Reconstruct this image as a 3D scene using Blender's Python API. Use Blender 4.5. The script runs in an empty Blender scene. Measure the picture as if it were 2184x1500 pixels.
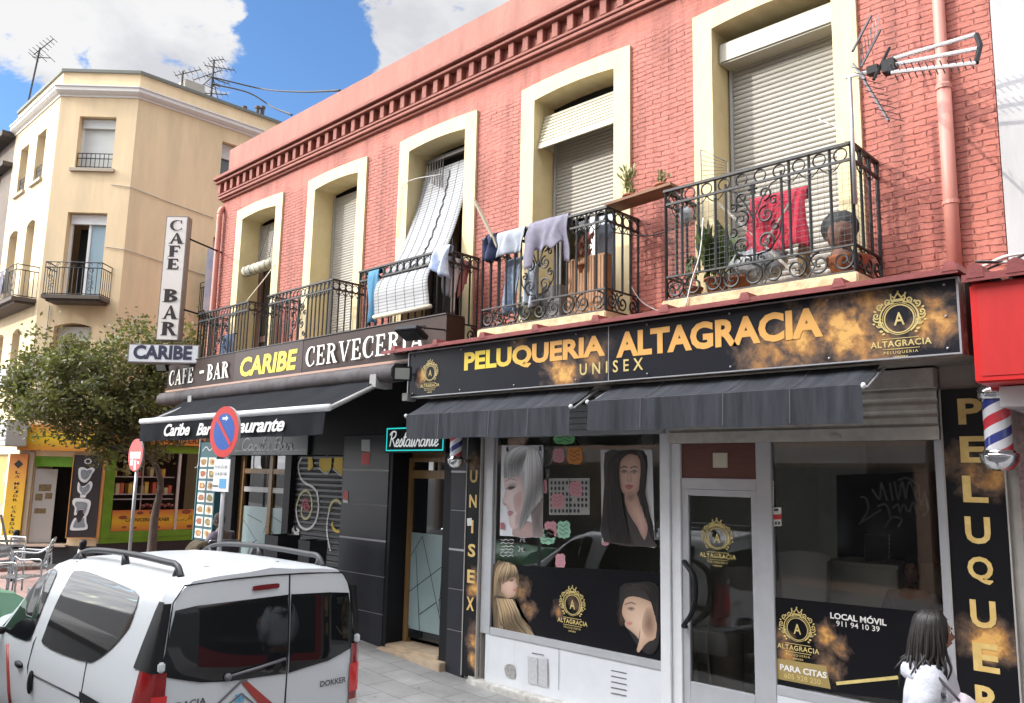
import bpy, bmesh, math, random
from mathutils import Vector, Matrix, noise as mnoise
R = math.radians
V = Vector
random.seed(7)
scene = bpy.context.scene
COL = scene.collection

# ---------------------------------------------------------------- camera
CAM_LOC = V((0, -7.5, 2.62))
FPX = 1740.0
_yaw, _pit, _rol = R(43.998), R(8.690), R(1.205)
c_f = V((-math.sin(_yaw)*math.cos(_pit), math.cos(_yaw)*math.cos(_pit), math.sin(_pit)))
_r0 = V((math.cos(_yaw), math.sin(_yaw), 0)); _u0 = _r0.cross(c_f)
c_r = math.cos(_rol)*_r0 + math.sin(_rol)*_u0
c_u = -math.sin(_rol)*_r0 + math.cos(_rol)*_u0
cd = bpy.data.cameras.new('camera'); cam = bpy.data.objects.new('camera', cd); COL.objects.link(cam)
mw = Matrix((c_r, c_u, -c_f)).transposed().to_4x4(); mw.translation = CAM_LOC
cam.matrix_world = mw
cd.sensor_fit = 'HORIZONTAL'; cd.sensor_width = 36; cd.lens = FPX/2184*36
cd.clip_start = .05; cd.clip_end = 3000
scene.camera = cam

# ---------------------------------------------------------------- light, sky, exposure
SUN_D = V((.78, 1.0, -.58)).normalized()          # the way the light travels
sd = bpy.data.lights.new('sun', 'SUN'); sd.energy = 1.55; sd.angle = R(.6); sd.color = (1, .93, .82)
so = bpy.data.objects.new('sun', sd); COL.objects.link(so)
so.rotation_euler = SUN_D.to_track_quat('-Z', 'Y').to_euler(); so.location = (-30, -40, 40)
world = bpy.data.worlds.new('World'); scene.world = world; world.use_nodes = True
scene.view_settings.view_transform = 'Standard'; scene.view_settings.look = 'None'
scene.view_settings.gamma = 1; scene.view_settings.exposure = 1.04

def sky_world():
    nt = world.node_tree; N = nt.nodes; L = nt.links; N.clear()
    out = N.new('ShaderNodeOutputWorld'); bg = N.new('ShaderNodeBackground')
    sky = N.new('ShaderNodeTexSky'); sky.sky_type = 'NISHITA'; sky.sun_disc = False
    sky.sun_elevation = math.asin(-SUN_D.z)
    sky.sun_rotation = math.atan2(-SUN_D.x, -SUN_D.y)
    sky.air_density = 1.0; sky.dust_density = .6; sky.ozone_density = 2.0
    tc = N.new('ShaderNodeTexCoord'); nrm = N.new('ShaderNodeVectorMath'); nrm.operation = 'NORMALIZE'
    L.new(tc.outputs['Generated'], nrm.inputs[0])
    # flatten the direction onto a cloud deck so that clouds shrink to the horizon
    sep = N.new('ShaderNodeSeparateXYZ'); L.new(nrm.outputs[0], sep.inputs[0])
    zz = N.new('ShaderNodeMath'); zz.operation = 'MAXIMUM'; L.new(sep.outputs[2], zz.inputs[0]); zz.inputs[1].default_value = 0
    za = N.new('ShaderNodeMath'); za.operation = 'ADD'; L.new(zz.outputs[0], za.inputs[0]); za.inputs[1].default_value = .22
    dv = N.new('ShaderNodeVectorMath'); dv.operation = 'DIVIDE'
    cz = N.new('ShaderNodeCombineXYZ')
    for i in range(3): L.new(za.outputs[0], cz.inputs[i])
    L.new(nrm.outputs[0], dv.inputs[0]); L.new(cz.outputs[0], dv.inputs[1])
    def noise(scale, detail, rough, off, dist=0):
        mp = N.new('ShaderNodeMapping'); mp.inputs['Location'].default_value = off
        L.new(dv.outputs[0], mp.inputs[0])
        n = N.new('ShaderNodeTexNoise'); n.inputs['Scale'].default_value = scale
        n.inputs['Detail'].default_value = detail; n.inputs['Roughness'].default_value = rough
        n.inputs['Distortion'].default_value = dist
        L.new(mp.outputs[0], n.inputs['Vector']); return n.outputs[0]
    def math_(op, a, b):
        m = N.new('ShaderNodeMath'); m.operation = op
        for i, q in enumerate((a, b)):
            if isinstance(q, (int, float)): m.inputs[i].default_value = q
            else: L.new(q, m.inputs[i])
        return m.outputs[0]
    big = noise(3.4, 9, .66, (3.1, 1.7, 0), .6)
    cover = math_('ADD', big, .15)
    # clear gaps in the deck (directions in the world)
    for (px, py, rad, amt) in ((690, 55, .055, .50), (740, 110, .04, .4), (598, 92, .040, .36), (700, 165, .040, .35), (620, 200, .045, .34), (520, 200, .04, .25), (5, 262, .06, .36), (190, 135, .022, .22), (575, 10, .025, .25)):
        d = (c_f + c_r*(px-1092)/FPX - c_u*(py-750)/FPX).normalized()
        ds = N.new('ShaderNodeVectorMath'); ds.operation = 'DISTANCE'
        L.new(nrm.outputs[0], ds.inputs[0]); ds.inputs[1].default_value = d
        mr = N.new('ShaderNodeMapRange'); mr.interpolation_type = 'SMOOTHSTEP'
        L.new(ds.outputs['Value'], mr.inputs[0])
        mr.inputs[1].default_value = 0; mr.inputs[2].default_value = rad*1.5; mr.inputs[3].default_value = amt; mr.inputs[4].default_value = 0
        cover = math_('SUBTRACT', cover, mr.outputs[0])
    fine = noise(8, 9, .68, (0, 4, 0), .4); cover = math_('ADD', cover, math_('MULTIPLY', math_('SUBTRACT', fine, .5), .72))
    cr = N.new('ShaderNodeMapRange'); cr.interpolation_type = 'SMOOTHSTEP'; L.new(cover, cr.inputs[0])
    cr.inputs[1].default_value = .44; cr.inputs[2].default_value = .575
    shade = N.new('ShaderNodeMapRange'); L.new(noise(5, 5, .55, (7, 2, 0)), shade.inputs[0])
    shade.inputs[1].default_value = .38; shade.inputs[2].default_value = .60
    cm = N.new('ShaderNodeMix'); cm.data_type = 'RGBA'
    L.new(shade.outputs[0], cm.inputs[0]); cm.inputs[6].default_value = (2.25, 2.28, 2.42, 1); cm.inputs[7].default_value = (3.0, 3.0, 3.03, 1)
    boost = N.new('ShaderNodeMix'); boost.data_type = 'RGBA'; boost.blend_type = 'MULTIPLY'; boost.inputs[0].default_value = 1
    L.new(sky.outputs[0], boost.inputs[6]); boost.inputs[7].default_value = (.50, .66, .82, 1)
    mx = N.new('ShaderNodeMix'); mx.data_type = 'RGBA'
    L.new(cr.outputs[0], mx.inputs[0]); L.new(boost.outputs[2], mx.inputs[6]); L.new(cm.outputs[2], mx.inputs[7])
    # extra brightness added to unseen sky near the sun and overhead, as street fill
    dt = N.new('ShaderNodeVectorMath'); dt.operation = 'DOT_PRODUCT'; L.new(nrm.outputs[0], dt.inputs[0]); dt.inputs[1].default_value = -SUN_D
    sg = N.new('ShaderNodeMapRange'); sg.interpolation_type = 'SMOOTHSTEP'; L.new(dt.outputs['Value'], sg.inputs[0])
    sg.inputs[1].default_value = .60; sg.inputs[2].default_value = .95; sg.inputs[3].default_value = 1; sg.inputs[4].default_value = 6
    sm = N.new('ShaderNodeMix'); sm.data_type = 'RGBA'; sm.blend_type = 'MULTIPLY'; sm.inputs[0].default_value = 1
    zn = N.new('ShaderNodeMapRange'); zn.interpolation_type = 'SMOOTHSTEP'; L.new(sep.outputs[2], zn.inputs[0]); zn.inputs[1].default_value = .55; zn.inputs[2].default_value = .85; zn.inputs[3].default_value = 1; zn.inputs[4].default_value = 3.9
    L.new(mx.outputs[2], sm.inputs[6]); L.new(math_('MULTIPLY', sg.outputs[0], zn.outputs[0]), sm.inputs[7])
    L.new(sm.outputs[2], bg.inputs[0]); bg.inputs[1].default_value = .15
    L.new(bg.outputs[0], out.inputs[0])
sky_world()

# ---------------------------------------------------------------- pixel of the photograph -> point on a plane that stands in the place
def ray(px, py): return c_f + c_r*((px-1092)/FPX) - c_u*((py-750)/FPX)
def at(px, py, Y=0.0):
    d = ray(px, py); return CAM_LOC + d*((Y-CAM_LOC.y)/d.y)
def atX(px, py, X):
    d = ray(px, py); return CAM_LOC + d*((X-CAM_LOC.x)/d.x)
def atZ(px, py, Z):
    d = ray(px, py); return CAM_LOC + d*((Z-CAM_LOC.z)/d.z)
def atP(px, py, pt, n):
    d = ray(px, py); return CAM_LOC + d*((V(pt)-CAM_LOC).dot(V(n))/d.dot(V(n)))
def atT(px, py, t): return CAM_LOC + ray(px, py)*t
def street_z(x): return .06 + .035*(-8-min(max(x, -60), 20))       # the street climbs gently to the left
def G(x): return .06 + .065*(-8-x) if -15.9 <= x <= -8 else street_z(x)   # the pavement before the bar a little more

# ---------------------------------------------------------------- materials
MATS = {}
def mat(name, col, rough=.6, metal=0., var=0., vscale=3., bump=0., bscale=40., col2=None, spec=None, coat=0., stretch=(1, 1, 1), alpha=None):
    if name in MATS: return MATS[name]
    m = bpy.data.materials.new(name); m.use_nodes = True
    nt = m.node_tree; N = nt.nodes; L = nt.links; b = N['Principled BSDF']
    b.inputs['Roughness'].default_value = rough; b.inputs['Metallic'].default_value = metal
    if spec is not None: b.inputs['Specular IOR Level'].default_value = spec
    if coat: b.inputs['Coat Weight'].default_value = coat; b.inputs['Coat Roughness'].default_value = .04
    c = (*col, 1)
    b.inputs['Base Color'].default_value = c
    if var or bump:
        tc = N.new('ShaderNodeTexCoord'); mp = N.new('ShaderNodeMapping'); mp.inputs['Scale'].default_value = stretch
        L.new(tc.outputs['Object'], mp.inputs[0])
    if var:
        n = N.new('ShaderNodeTexNoise'); n.inputs['Scale'].default_value = vscale; n.inputs['Detail'].default_value = 6; n.inputs['Roughness'].default_value = .65
        L.new(mp.outputs[0], n.inputs['Vector'])
        rg = N.new('ShaderNodeMapRange'); L.new(n.outputs[0], rg.inputs[0]); rg.inputs[1].default_value = .3; rg.inputs[2].default_value = .7
        mx = N.new('ShaderNodeMix'); mx.data_type = 'RGBA'; L.new(rg.outputs[0], mx.inputs[0])
        c2 = col2 or tuple(x*(1-var) for x in col)
        mx.inputs[6].default_value = (*c2, 1); mx.inputs[7].default_value = c
        L.new(mx.outputs[2], b.inputs['Base Color'])
    if bump:
        n2 = N.new('ShaderNodeTexNoise'); n2.inputs['Scale'].default_value = bscale; n2.inputs['Detail'].default_value = 4
        L.new(mp.outputs[0], n2.inputs['Vector'])
        bp = N.new('ShaderNodeBump'); bp.inputs['Strength'].default_value = bump; bp.inputs['Distance'].default_value = .02
        L.new(n2.outputs[0], bp.inputs['Height']); L.new(bp.outputs[0], b.inputs['Normal'])
    MATS[name] = m; return m
def glass(name, tint=(1, 1, 1), ior=1.5, gain=1.0, rough=.0):
    if name in MATS: return MATS[name]
    m = bpy.data.materials.new(name); m.use_nodes = True
    nt = m.node_tree; N = nt.nodes; L = nt.links; N.clear()
    o = N.new('ShaderNodeOutputMaterial'); t = N.new('ShaderNodeBsdfTransparent'); t.inputs[0].default_value = (*tint, 1)
    g = N.new('ShaderNodeBsdfGlossy'); g.inputs['Roughness'].default_value = rough
    fr = N.new('ShaderNodeFresnel'); fr.inputs[0].default_value = ior
    mu = N.new('ShaderNodeMath'); mu.operation = 'MULTIPLY'; mu.use_clamp = True; L.new(fr.outputs[0], mu.inputs[0]); mu.inputs[1].default_value = gain
    mx = N.new('ShaderNodeMixShader'); L.new(mu.outputs[0], mx.inputs[0]); L.new(t.outputs[0], mx.inputs[1]); L.new(g.outputs[0], mx.inputs[2])
    L.new(mx.outputs[0], o.inputs[0]); MATS[name] = m; return m
def emit(name, col, s):
    if name in MATS: return MATS[name]
    m = mat(name, (.02, .02, .02)); b = m.node_tree.nodes['Principled BSDF']
    b.inputs['Emission Color'].default_value = (*col, 1); b.inputs['Emission Strength'].default_value = s; return m

# ---------------------------------------------------------------- mesh builder
class Fr:                                           # a flat frame: origin, right, up; its normal points at the viewer
    def __init__(s, o, ux=(1, 0, 0), uy=(0, 0, 1)):
        s.o = V(o); s.x = V(ux).normalized(); s.y = V(uy).normalized(); s.n = s.x.cross(s.y).normalized()
    def p(s, a, b, d=0): return s.o + s.x*a + s.y*b + s.n*d
    def uv(s, P): q = V(P)-s.o; return (q.dot(s.x), q.dot(s.y))
def facade(Y, x=0, z=0): return Fr((x, Y, z))
_tc = {}
def text_geo(st, bold=0., shear=0., space=1.):
    k = (st, bold, shear, space)
    if k in _tc: return _tc[k]
    cu = bpy.data.curves.new('t', 'FONT'); cu.body = st; cu.size = 1; cu.offset = bold; cu.shear = shear; cu.space_character = space
    cu.resolution_u = 3; cu.fill_mode = 'FRONT'
    ob = bpy.data.objects.new('t', cu); COL.objects.link(ob); bpy.context.view_layer.update()
    me = bpy.data.meshes.new_from_object(ob)
    vs = [(v.co.x, v.co.y) for v in me.vertices]; fs = [tuple(p.vertices) for p in me.polygons]
    bpy.data.objects.remove(ob); bpy.data.curves.remove(cu); bpy.data.meshes.remove(me)
    xs = [v[0] for v in vs]; ys = [v[1] for v in vs]
    x0, x1, y0, y1 = min(xs), max(xs), min(ys), max(ys)
    vs = [((x-x0)/(x1-x0), (y-y0)/(y1-y0)) for x, y in vs]
    _tc[k] = (vs, fs, (x1-x0)/(y1-y0)); return _tc[k]
def smooth_path(pts, k=6, closed=False):
    P = [V(p) for p in pts]; n = len(P); out = []
    rng = range(n if closed else n-1)
    for i in rng:
        p0 = P[(i-1) % n] if (closed or i > 0) else P[0]*2-P[1]
        p1 = P[i]; p2 = P[(i+1) % n]; p3 = P[(i+2) % n] if (closed or i+2 < n) else P[-1]*2-P[-2]
        for j in range(k):
            t = j/k
            out.append(.5*((2*p1)+(p2-p0)*t+(2*p0-5*p1+4*p2-p3)*t*t+(3*p1-p0-3*p2+p3)*t**3))
    if not closed: out.append(P[-1])
    return out
class MB:
    def __init__(s): s.v = []; s.f = []; s.m = []; s.cur = 0; s.sm = []; s.smooth = False; s.vc = {}
    def face(s, idx): s.f.append(tuple(idx)); s.m.append(s.cur); s.sm.append(s.smooth)
    def poly(s, pts):
        b = len(s.v); s.v += [V(p) for p in pts]; s.face(range(b, b+len(pts))); return s
    def geo(s, vs, fs):
        b = len(s.v); s.v += [V(p) for p in vs]
        for f in fs: s.face([b+i for i in f])
        return s
    def box(s, x0, x1, y0, y1, z0, z1):
        return s.geo([(x0,y0,z0),(x1,y0,z0),(x1,y1,z0),(x0,y1,z0),(x0,y0,z1),(x1,y0,z1),(x1,y1,z1),(x0,y1,z1)],
                     [(0,3,2,1),(4,5,6,7),(0,1,5,4),(1,2,6,5),(2,3,7,6),(3,0,4,7)])
    def fbox(s, fr, a0, a1, b0, b1, d0, d1):        # box in a frame
        P = [fr.p(a, b, d) for d in (d0, d1) for (a, b) in ((a0,b0),(a1,b0),(a1,b1),(a0,b1))]
        return s.geo(P, [(0,3,2,1),(4,5,6,7),(0,1,5,4),(1,2,6,5),(2,3,7,6),(3,0,4,7)])
    def prism(s, pts, fr, d0, d1, back=True):       # polygon (counter-clockwise) in a frame, extruded d0..d1
        n = len(pts); P = [fr.p(a, b, d1) for a, b in pts]+[fr.p(a, b, d0) for a, b in pts]
        fs = [tuple(range(n))]+[(i, n+i, n+(i+1) % n, (i+1) % n) for i in range(n)]
        if back: fs.append(tuple(range(2*n-1, n-1, -1)))
        return s.geo(P, fs)
    def strip(s, A, B, closed=False):               # quads between two rows of points
        b = len(s.v); n = len(A); s.v += [V(p) for p in A]+[V(p) for p in B]
        for i in range(n if closed else n-1):
            j = (i+1) % n; s.face((b+i, b+j, b+n+j, b+n+i))
        return s
    def grid(s, rows, closed=False):
        b = len(s.v); n = len(rows[0])
        for r in rows: s.v += [V(p) for p in r]
        for i in range(len(rows)-1):
            for j in range(n if closed else n-1):
                k = (j+1) % n; s.face((b+i*n+j, b+i*n+k, b+(i+1)*n+k, b+(i+1)*n+j))
        return s
    def tube(s, pts, r, n=6, closed=False, caps=True):
        P = [V(p) for p in pts]; rows = []; up = V((.13, .21, .97))
        m = len(P)
        for i, p in enumerate(P):
            a = P[(i-1) % m] if (closed or i) else p; c = P[(i+1) % m] if (closed or i < m-1) else p
            t = (c-a); t = t.normalized() if t.length > 1e-9 else V((0, 0, 1))
            x = up.cross(t)
            if x.length < 1e-3: x = V((1, 0, 0)).cross(t)
            x.normalize(); y = t.cross(x); rr = r[i] if isinstance(r, (list, tuple)) else r
            up = y
            rows.append([p+(x*math.cos(k*2*math.pi/n)+y*math.sin(k*2*math.pi/n))*rr for k in range(n)])
        if closed: rows.append(rows[0])
        b = len(s.v); s.grid(rows, True)
        if caps and not closed:
            s.face(range(b+n-1, b-1, -1)); s.face(range(b+(m-1)*n, b+m*n))
        return s
    def cyl(s, p0, p1, r0, r1=None, n=16): return s.tube([p0, p1], [r0, r0 if r1 is None else r1], n)
    def lathe(s, prof, o=(0, 0, 0), n=20, ax=None):
        o = V(o); q = V((0, 0, 1)).rotation_difference(V(ax)) if ax else None
        rows = []
        for r, z in prof:
            row = [V((r*math.cos(k*2*math.pi/n), r*math.sin(k*2*math.pi/n), z)) for k in range(n)]
            if q: row = [q @ p for p in row]
            rows.append([o+p for p in row])
        return s.grid(rows, True)
    def ball(s, c, r, n=12, m=8, wob=0, seed=0):
        r = (r, r, r) if isinstance(r, (int, float)) else r; c = V(c); rows = []
        for i in range(m+1):
            th = math.pi*i/m; row = []
            for k in range(n):
                ph = 2*math.pi*k/n; d = V((math.sin(th)*math.cos(ph), math.sin(th)*math.sin(ph), math.cos(th)))
                w = 1+wob*mnoise.noise(d*2.3+V((seed, seed*1.7, 0))) if wob else 1
                row.append(c+V((d.x*r[0], d.y*r[1], d.z*r[2]))*w)
            rows.append(row)
        return s.grid(rows[::-1], True)
    def ribbon(s, pts, w, fr, d=.004, smooth=0, closed=False, taper=None):   # flat stroke lying in a frame
        P = [V((p[0], p[1], 0)) for p in pts]
        if smooth: P = smooth_path(P, smooth, closed)
        n = len(P); A = []; B = []
        for i, p in enumerate(P):
            a = P[(i-1) % n] if (closed or i) else p; c = P[(i+1) % n] if (closed or i < n-1) else p
            t1 = (p-a); t2 = (c-p)
            t1 = t1.normalized() if t1.length > 1e-9 else t2.normalized(); t2 = t2.normalized() if t2.length > 1e-9 else t1
            t = (t1+t2); t = t.normalized() if t.length > 1e-6 else t1
            q = V((-t.y, t.x, 0)); k = max(.5, q.dot(V((-t1.y, t1.x, 0))))
            ww = (w*(taper(i/max(1, n-1)) if taper else 1))/2/k
            A.append(fr.p(p.x+q.x*ww, p.y+q.y*ww, d)); B.append(fr.p(p.x-q.x*ww, p.y-q.y*ww, d))
        return s.strip(B, A, closed)
    def text(s, st, fr, x, y, w, h, d=.004, bold=0., shear=0., space=1., curve=None):
        vs, fs, asp = text_geo(st, bold, shear, space)
        if w is None: w = h*asp
        return s.geo([fr.p(x+a*w, y+b*h, d) for a, b in vs], fs)
    def disc(s, fr, cx, cy, rx, ry=None, d=.004, n=28):
        ry = ry or rx
        return s.poly([fr.p(cx+rx*math.cos(k*2*math.pi/n), cy+ry*math.sin(k*2*math.pi/n), d) for k in range(n)])
    def build(s, name, mats, parent=None, label=None, cat=None, group=None, kind=None, origin=None, bevel=0., sharp=None):
        root = parent
        while root is not None and root.parent: root = root.parent
        if root is not None: o = root.location.copy()
        elif origin is not None: o = V(origin)
        else:
            xs = [p.x for p in s.v]; ys = [p.y for p in s.v]; zs = [p.z for p in s.v]
            o = V(((min(xs)+max(xs))/2, (min(ys)+max(ys))/2, min(zs)))
        me = bpy.data.meshes.new(name); me.from_pydata([p-o for p in s.v], [], s.f)
        mats = mats if isinstance(mats, (list, tuple)) else [mats]
        for m in mats: me.materials.append(m)
        me.polygons.foreach_set('material_index', [min(k, len(mats)-1) for k in s.m])
        me.polygons.foreach_set('use_smooth', s.sm)
        me.update()
        if s.vc:
            ca = me.color_attributes.new('Col', 'FLOAT_COLOR', 'POINT')
            for i, c in s.vc.items(): ca.data[i].color = (*c, 1)
        if bevel:
            bm = bmesh.new(); bm.from_mesh(me); bmesh.ops.remove_doubles(bm, verts=bm.verts, dist=1e-5)
            es = [e for e in bm.edges if len(e.link_faces) == 2 and e.calc_face_angle(0) > .6]
            bmesh.ops.bevel(bm, geom=es, offset=bevel, segments=2, affect='EDGES', clamp_overlap=True); bm.to_mesh(me); bm.free()
        ob = bpy.data.objects.new(name, me); COL.objects.link(ob)
        if parent is None: ob.location = o
        else: ob.parent = parent
        tag(ob, label, cat, group, kind); return ob
def tag(o, label=None, cat=None, group=None, kind=None):
    if label: o['label'] = label
    if cat: o['category'] = cat
    if group: o['group'] = group
    if kind: o['kind'] = kind
    return o
def thing(name, label, cat, loc, group=None):
    o = bpy.data.objects.new(name, None); COL.objects.link(o); o.location = loc; o.empty_display_size = .2
    return tag(o, label, cat, group)
def copy_tree(o, parent=None):
    c = o.copy(); COL.objects.link(c)
    if parent: c.parent = parent
    for ch in o.children: copy_tree(ch, c)
    return c
def skin(name, verts, edges, radii, m, parent, levels=2, z0=None, warp=None):
    me = bpy.data.meshes.new(name); me.from_pydata([V(p) for p in verts], edges, []); me.update()
    ob = bpy.data.objects.new(name, me); COL.objects.link(ob)
    md = ob.modifiers.new('skin', 'SKIN'); md.use_smooth_shade = True
    lay = me.skin_vertices[0].data if me.skin_vertices else None
    if lay is None:
        bpy.context.view_layer.objects.active = ob; bpy.ops.mesh.customdata_skin_add(); lay = me.skin_vertices[0].data
    for i, r in enumerate(radii):
        lay[i].radius = (r, r) if isinstance(r, (int, float)) else r; lay[i].use_root = (i == 0)
    sb = ob.modifiers.new('sub', 'SUBSURF'); sb.levels = levels; sb.render_levels = levels
    bpy.context.view_layer.update()
    dg = bpy.context.evaluated_depsgraph_get(); nm = bpy.data.meshes.new_from_object(ob.evaluated_get(dg))
    bpy.data.objects.remove(ob); bpy.data.meshes.remove(me)
    nm.materials.clear(); nm.materials.append(m)
    for p in nm.polygons: p.use_smooth = True
    if warp:
        for v in nm.vertices: v.co = warp(v.co.copy())
    o = bpy.data.objects.new(name, nm); COL.objects.link(o); o.parent = parent
    nm.name = name
    return o
# ================================================================ shared materials
def brick_mat():
    m = bpy.data.materials.new('painted_brick'); m.use_nodes = True
    nt = m.node_tree; N = nt.nodes; L = nt.links; b = N['Principled BSDF']
    def mth(op, a, c, clamp=False):
        q = N.new('ShaderNodeMath'); q.operation = op; q.use_clamp = clamp
        for i, z in enumerate((a, c)):
            if isinstance(z, (int, float)): q.inputs[i].default_value = z
            else: L.new(z, q.inputs[i])
        return q.outputs[0]
    def nz(scale, detail, vec, off=0):
        n = N.new('ShaderNodeTexNoise'); n.inputs['Scale'].default_value = scale; n.inputs['Detail'].default_value = detail
        mp = N.new('ShaderNodeMapping'); mp.inputs['Location'].default_value = (off, off*.7, off*1.3); L.new(vec, mp.inputs[0]); L.new(mp.outputs[0], n.inputs['Vector']); return n
    tc = N.new('ShaderNodeTexCoord'); ge = N.new('ShaderNodeNewGeometry')
    sp = N.new('ShaderNodeSeparateXYZ'); L.new(ge.outputs['Position'], sp.inputs[0])
    pos = ge.outputs['Position']
    w1 = nz(7, 2, pos); w2 = nz(7, 2, pos, 31); w3 = nz(1.1, 1, pos, 11)
    x = mth('ADD', sp.outputs[0], sp.outputs[1])
    x = mth('ADD', x, mth('MULTIPLY', mth('SUBTRACT', w1.outputs[0], .5), .045))
    z = mth('ADD', sp.outputs[2], mth('MULTIPLY', mth('SUBTRACT', w2.outputs[0], .5), .034))
    z = mth('ADD', z, mth('MULTIPLY', mth('SUBTRACT', w3.outputs[0], .5), .10))
    cx = N.new('ShaderNodeCombineXYZ'); L.new(x, cx.inputs[0]); L.new(z, cx.inputs[1])
    bt = N.new('ShaderNodeTexBrick'); L.new(cx.outputs[0], bt.inputs[0]); bt.inputs['Scale'].default_value = 1
    bt.inputs['Brick Width'].default_value = .215; bt.inputs['Row Height'].default_value = .0575
    bt.inputs['Mortar Size'].default_value = .0072; bt.inputs['Mortar Smooth'].default_value = .55
    bt.inputs['Color1'].default_value = (0, 0, 0, 1); bt.inputs['Color2'].default_value = (1, 1, 1, 1); bt.inputs['Mortar'].default_value = (.5, .5, .5, 1)
    # where the joints are filled with paint and plaster: along the top and in patches
    patch = nz(.9, 3, pos, 5)
    top = N.new('ShaderNodeMapRange'); L.new(sp.outputs[2], top.inputs[0]); top.inputs[1].default_value = 7.55; top.inputs[2].default_value = 7.85; top.inputs[3].default_value = 0; top.inputs[4].default_value = .30
    pm = N.new('ShaderNodeMapRange'); L.new(mth('ADD', patch.outputs[0], top.outputs[0]), pm.inputs[0])
    pm.inputs[1].default_value = .60; pm.inputs[2].default_value = .72; pm.inputs[3].default_value = 1; pm.inputs[4].default_value = .06
    # vertical joints are mostly painted shut, the bed joints stay open
    jn = nz(13, 3, pos, 9)
    jo = N.new('ShaderNodeMapRange'); L.new(jn.outputs[0], jo.inputs[0]); jo.inputs[1].default_value = .35; jo.inputs[2].default_value = .62; jo.inputs[3].default_value = .35; jo.inputs[4].default_value = 1
    joint = mth('MULTIPLY', mth('MULTIPLY', bt.outputs['Fac'], pm.outputs[0]), jo.outputs[0])
    grain = nz(42, 4, pos, 3)
    dent = nz(9, 3, pos, 19)
    h = mth('SUBTRACT', mth('ADD', mth('MULTIPLY', grain.outputs[0], .16), mth('MULTIPLY', dent.outputs[0], .5)), joint)
    sepc = N.new('ShaderNodeSeparateColor'); L.new(bt.outputs['Color'], sepc.inputs[0])
    h = mth('ADD', h, mth('MULTIPLY', mth('MULTIPLY', sepc.outputs[0], pm.outputs[0]), .22))
    bp = N.new('ShaderNodeBump'); bp.inputs['Strength'].default_value = 1.0; bp.inputs['Distance'].default_value = .03
    L.new(h, bp.inputs['Height']); L.new(bp.outputs[0], b.inputs['Normal'])
    big = nz(.9, 7, pos, 2)
    mx = N.new('ShaderNodeMix'); mx.data_type = 'RGBA'; L.new(big.outputs[0], mx.inputs[0])
    mx.inputs[6].default_value = (.345, .105, .077, 1); mx.inputs[7].default_value = (.50, .178, .135, 1)
    mb = N.new('ShaderNodeMix'); mb.data_type = 'RGBA'; L.new(mth('MULTIPLY', sepc.outputs[0], .35), mb.inputs[0])
    L.new(mx.outputs[2], mb.inputs[6]); mb.inputs[7].default_value = (.43, .125, .088, 1)
    md = N.new('ShaderNodeMix'); md.data_type = 'RGBA'; L.new(mth('MULTIPLY', mth('POWER', joint, 1.5), .6, True), md.inputs[0])
    L.new(mb.outputs[2], md.inputs[6]); md.inputs[7].default_value = (.16, .045, .035, 1)
    # rain streaks and soot, and chips down to the bare brick
    mp = N.new('ShaderNodeMapping'); mp.inputs['Scale'].default_value = (3.2, 3.2, .42); L.new(pos, mp.inputs[0])
    st = N.new('ShaderNodeTexNoise'); st.inputs['Scale'].default_value = 1.0; st.inputs['Detail'].default_value = 7; st.inputs['Roughness'].default_value = .7; L.new(mp.outputs[0], st.inputs['Vector'])
    sr = N.new('ShaderNodeMapRange'); L.new(st.outputs[0], sr.inputs[0]); sr.inputs[1].default_value = .36; sr.inputs[2].default_value = .56; sr.inputs[3].default_value = .66; sr.inputs[4].default_value = 1.06
    m3 = N.new('ShaderNodeMix'); m3.data_type = 'RGBA'; m3.blend_type = 'MULTIPLY'; m3.inputs[0].default_value = 1; L.new(md.outputs[2], m3.inputs[6]); L.new(sr.outputs[0], m3.inputs[7])
    ck = nz(5.5, 8, pos, 41); cq = N.new('ShaderNodeMapRange'); L.new(ck.outputs[0], cq.inputs[0]); cq.inputs[1].default_value = .685; cq.inputs[2].default_value = .71
    m4 = N.new('ShaderNodeMix'); m4.data_type = 'RGBA'; L.new(cq.outputs[0], m4.inputs[0]); L.new(m3.outputs[2], m4.inputs[6]); m4.inputs[7].default_value = (.24, .085, .055, 1)
    L.new(m4.outputs[2], b.inputs['Base Color']); b.inputs['Roughness'].default_value = .75
    MATS['painted_brick'] = m; return m
BRICK = brick_mat()
SALMON = mat('salmon_paint', (.38, .135, .092), .7, var=.38, vscale=1.6, stretch=(2.2, 1, .7), bump=.25, bscale=22)
SALMON_DARK = mat('salmon_trim', (.32, .11, .078), .75, var=.4, vscale=4, bump=.5, bscale=30, col2=(.24, .08, .06))
CREAM = mat('cream_render', (.73, .62, .36), .75, var=.28, vscale=2.6, bump=.14, bscale=60, col2=(.60, .49, .28), stretch=(3, 1, .8))
CREAM_DIRTY = mat('cream_slab', (.72, .56, .34), .8, var=.45, vscale=6, bump=.4, bscale=30, col2=(.36, .25, .14))
IRON = mat('wrought_iron', (.014, .016, .018), .5, var=.3, vscale=14, bump=.2, bscale=80)
WHITE_SLAT = mat('shutter_plastic', (.37, .35, .305), .45, var=.10, vscale=3)
CREAM_SLAT = mat('cream_plastic_slats', (.54, .50, .37), .42, var=.12, vscale=4)
ALU = mat('aluminium', (.62, .63, .65), .38, .65, var=.15, vscale=6)
ALU_GREY = mat('grey_aluminium', (.42, .43, .45), .45, .3, var=.12, vscale=5)
WHITE_PAINT = mat('white_paint', (.76, .78, .80), .5, var=.08, vscale=3)
DARK = mat('dark_interior', (.015, .015, .017), .8)
BLACK = mat('black_paint', (.014, .0145, .017), .5, var=.2, vscale=6, spec=.2)
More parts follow.
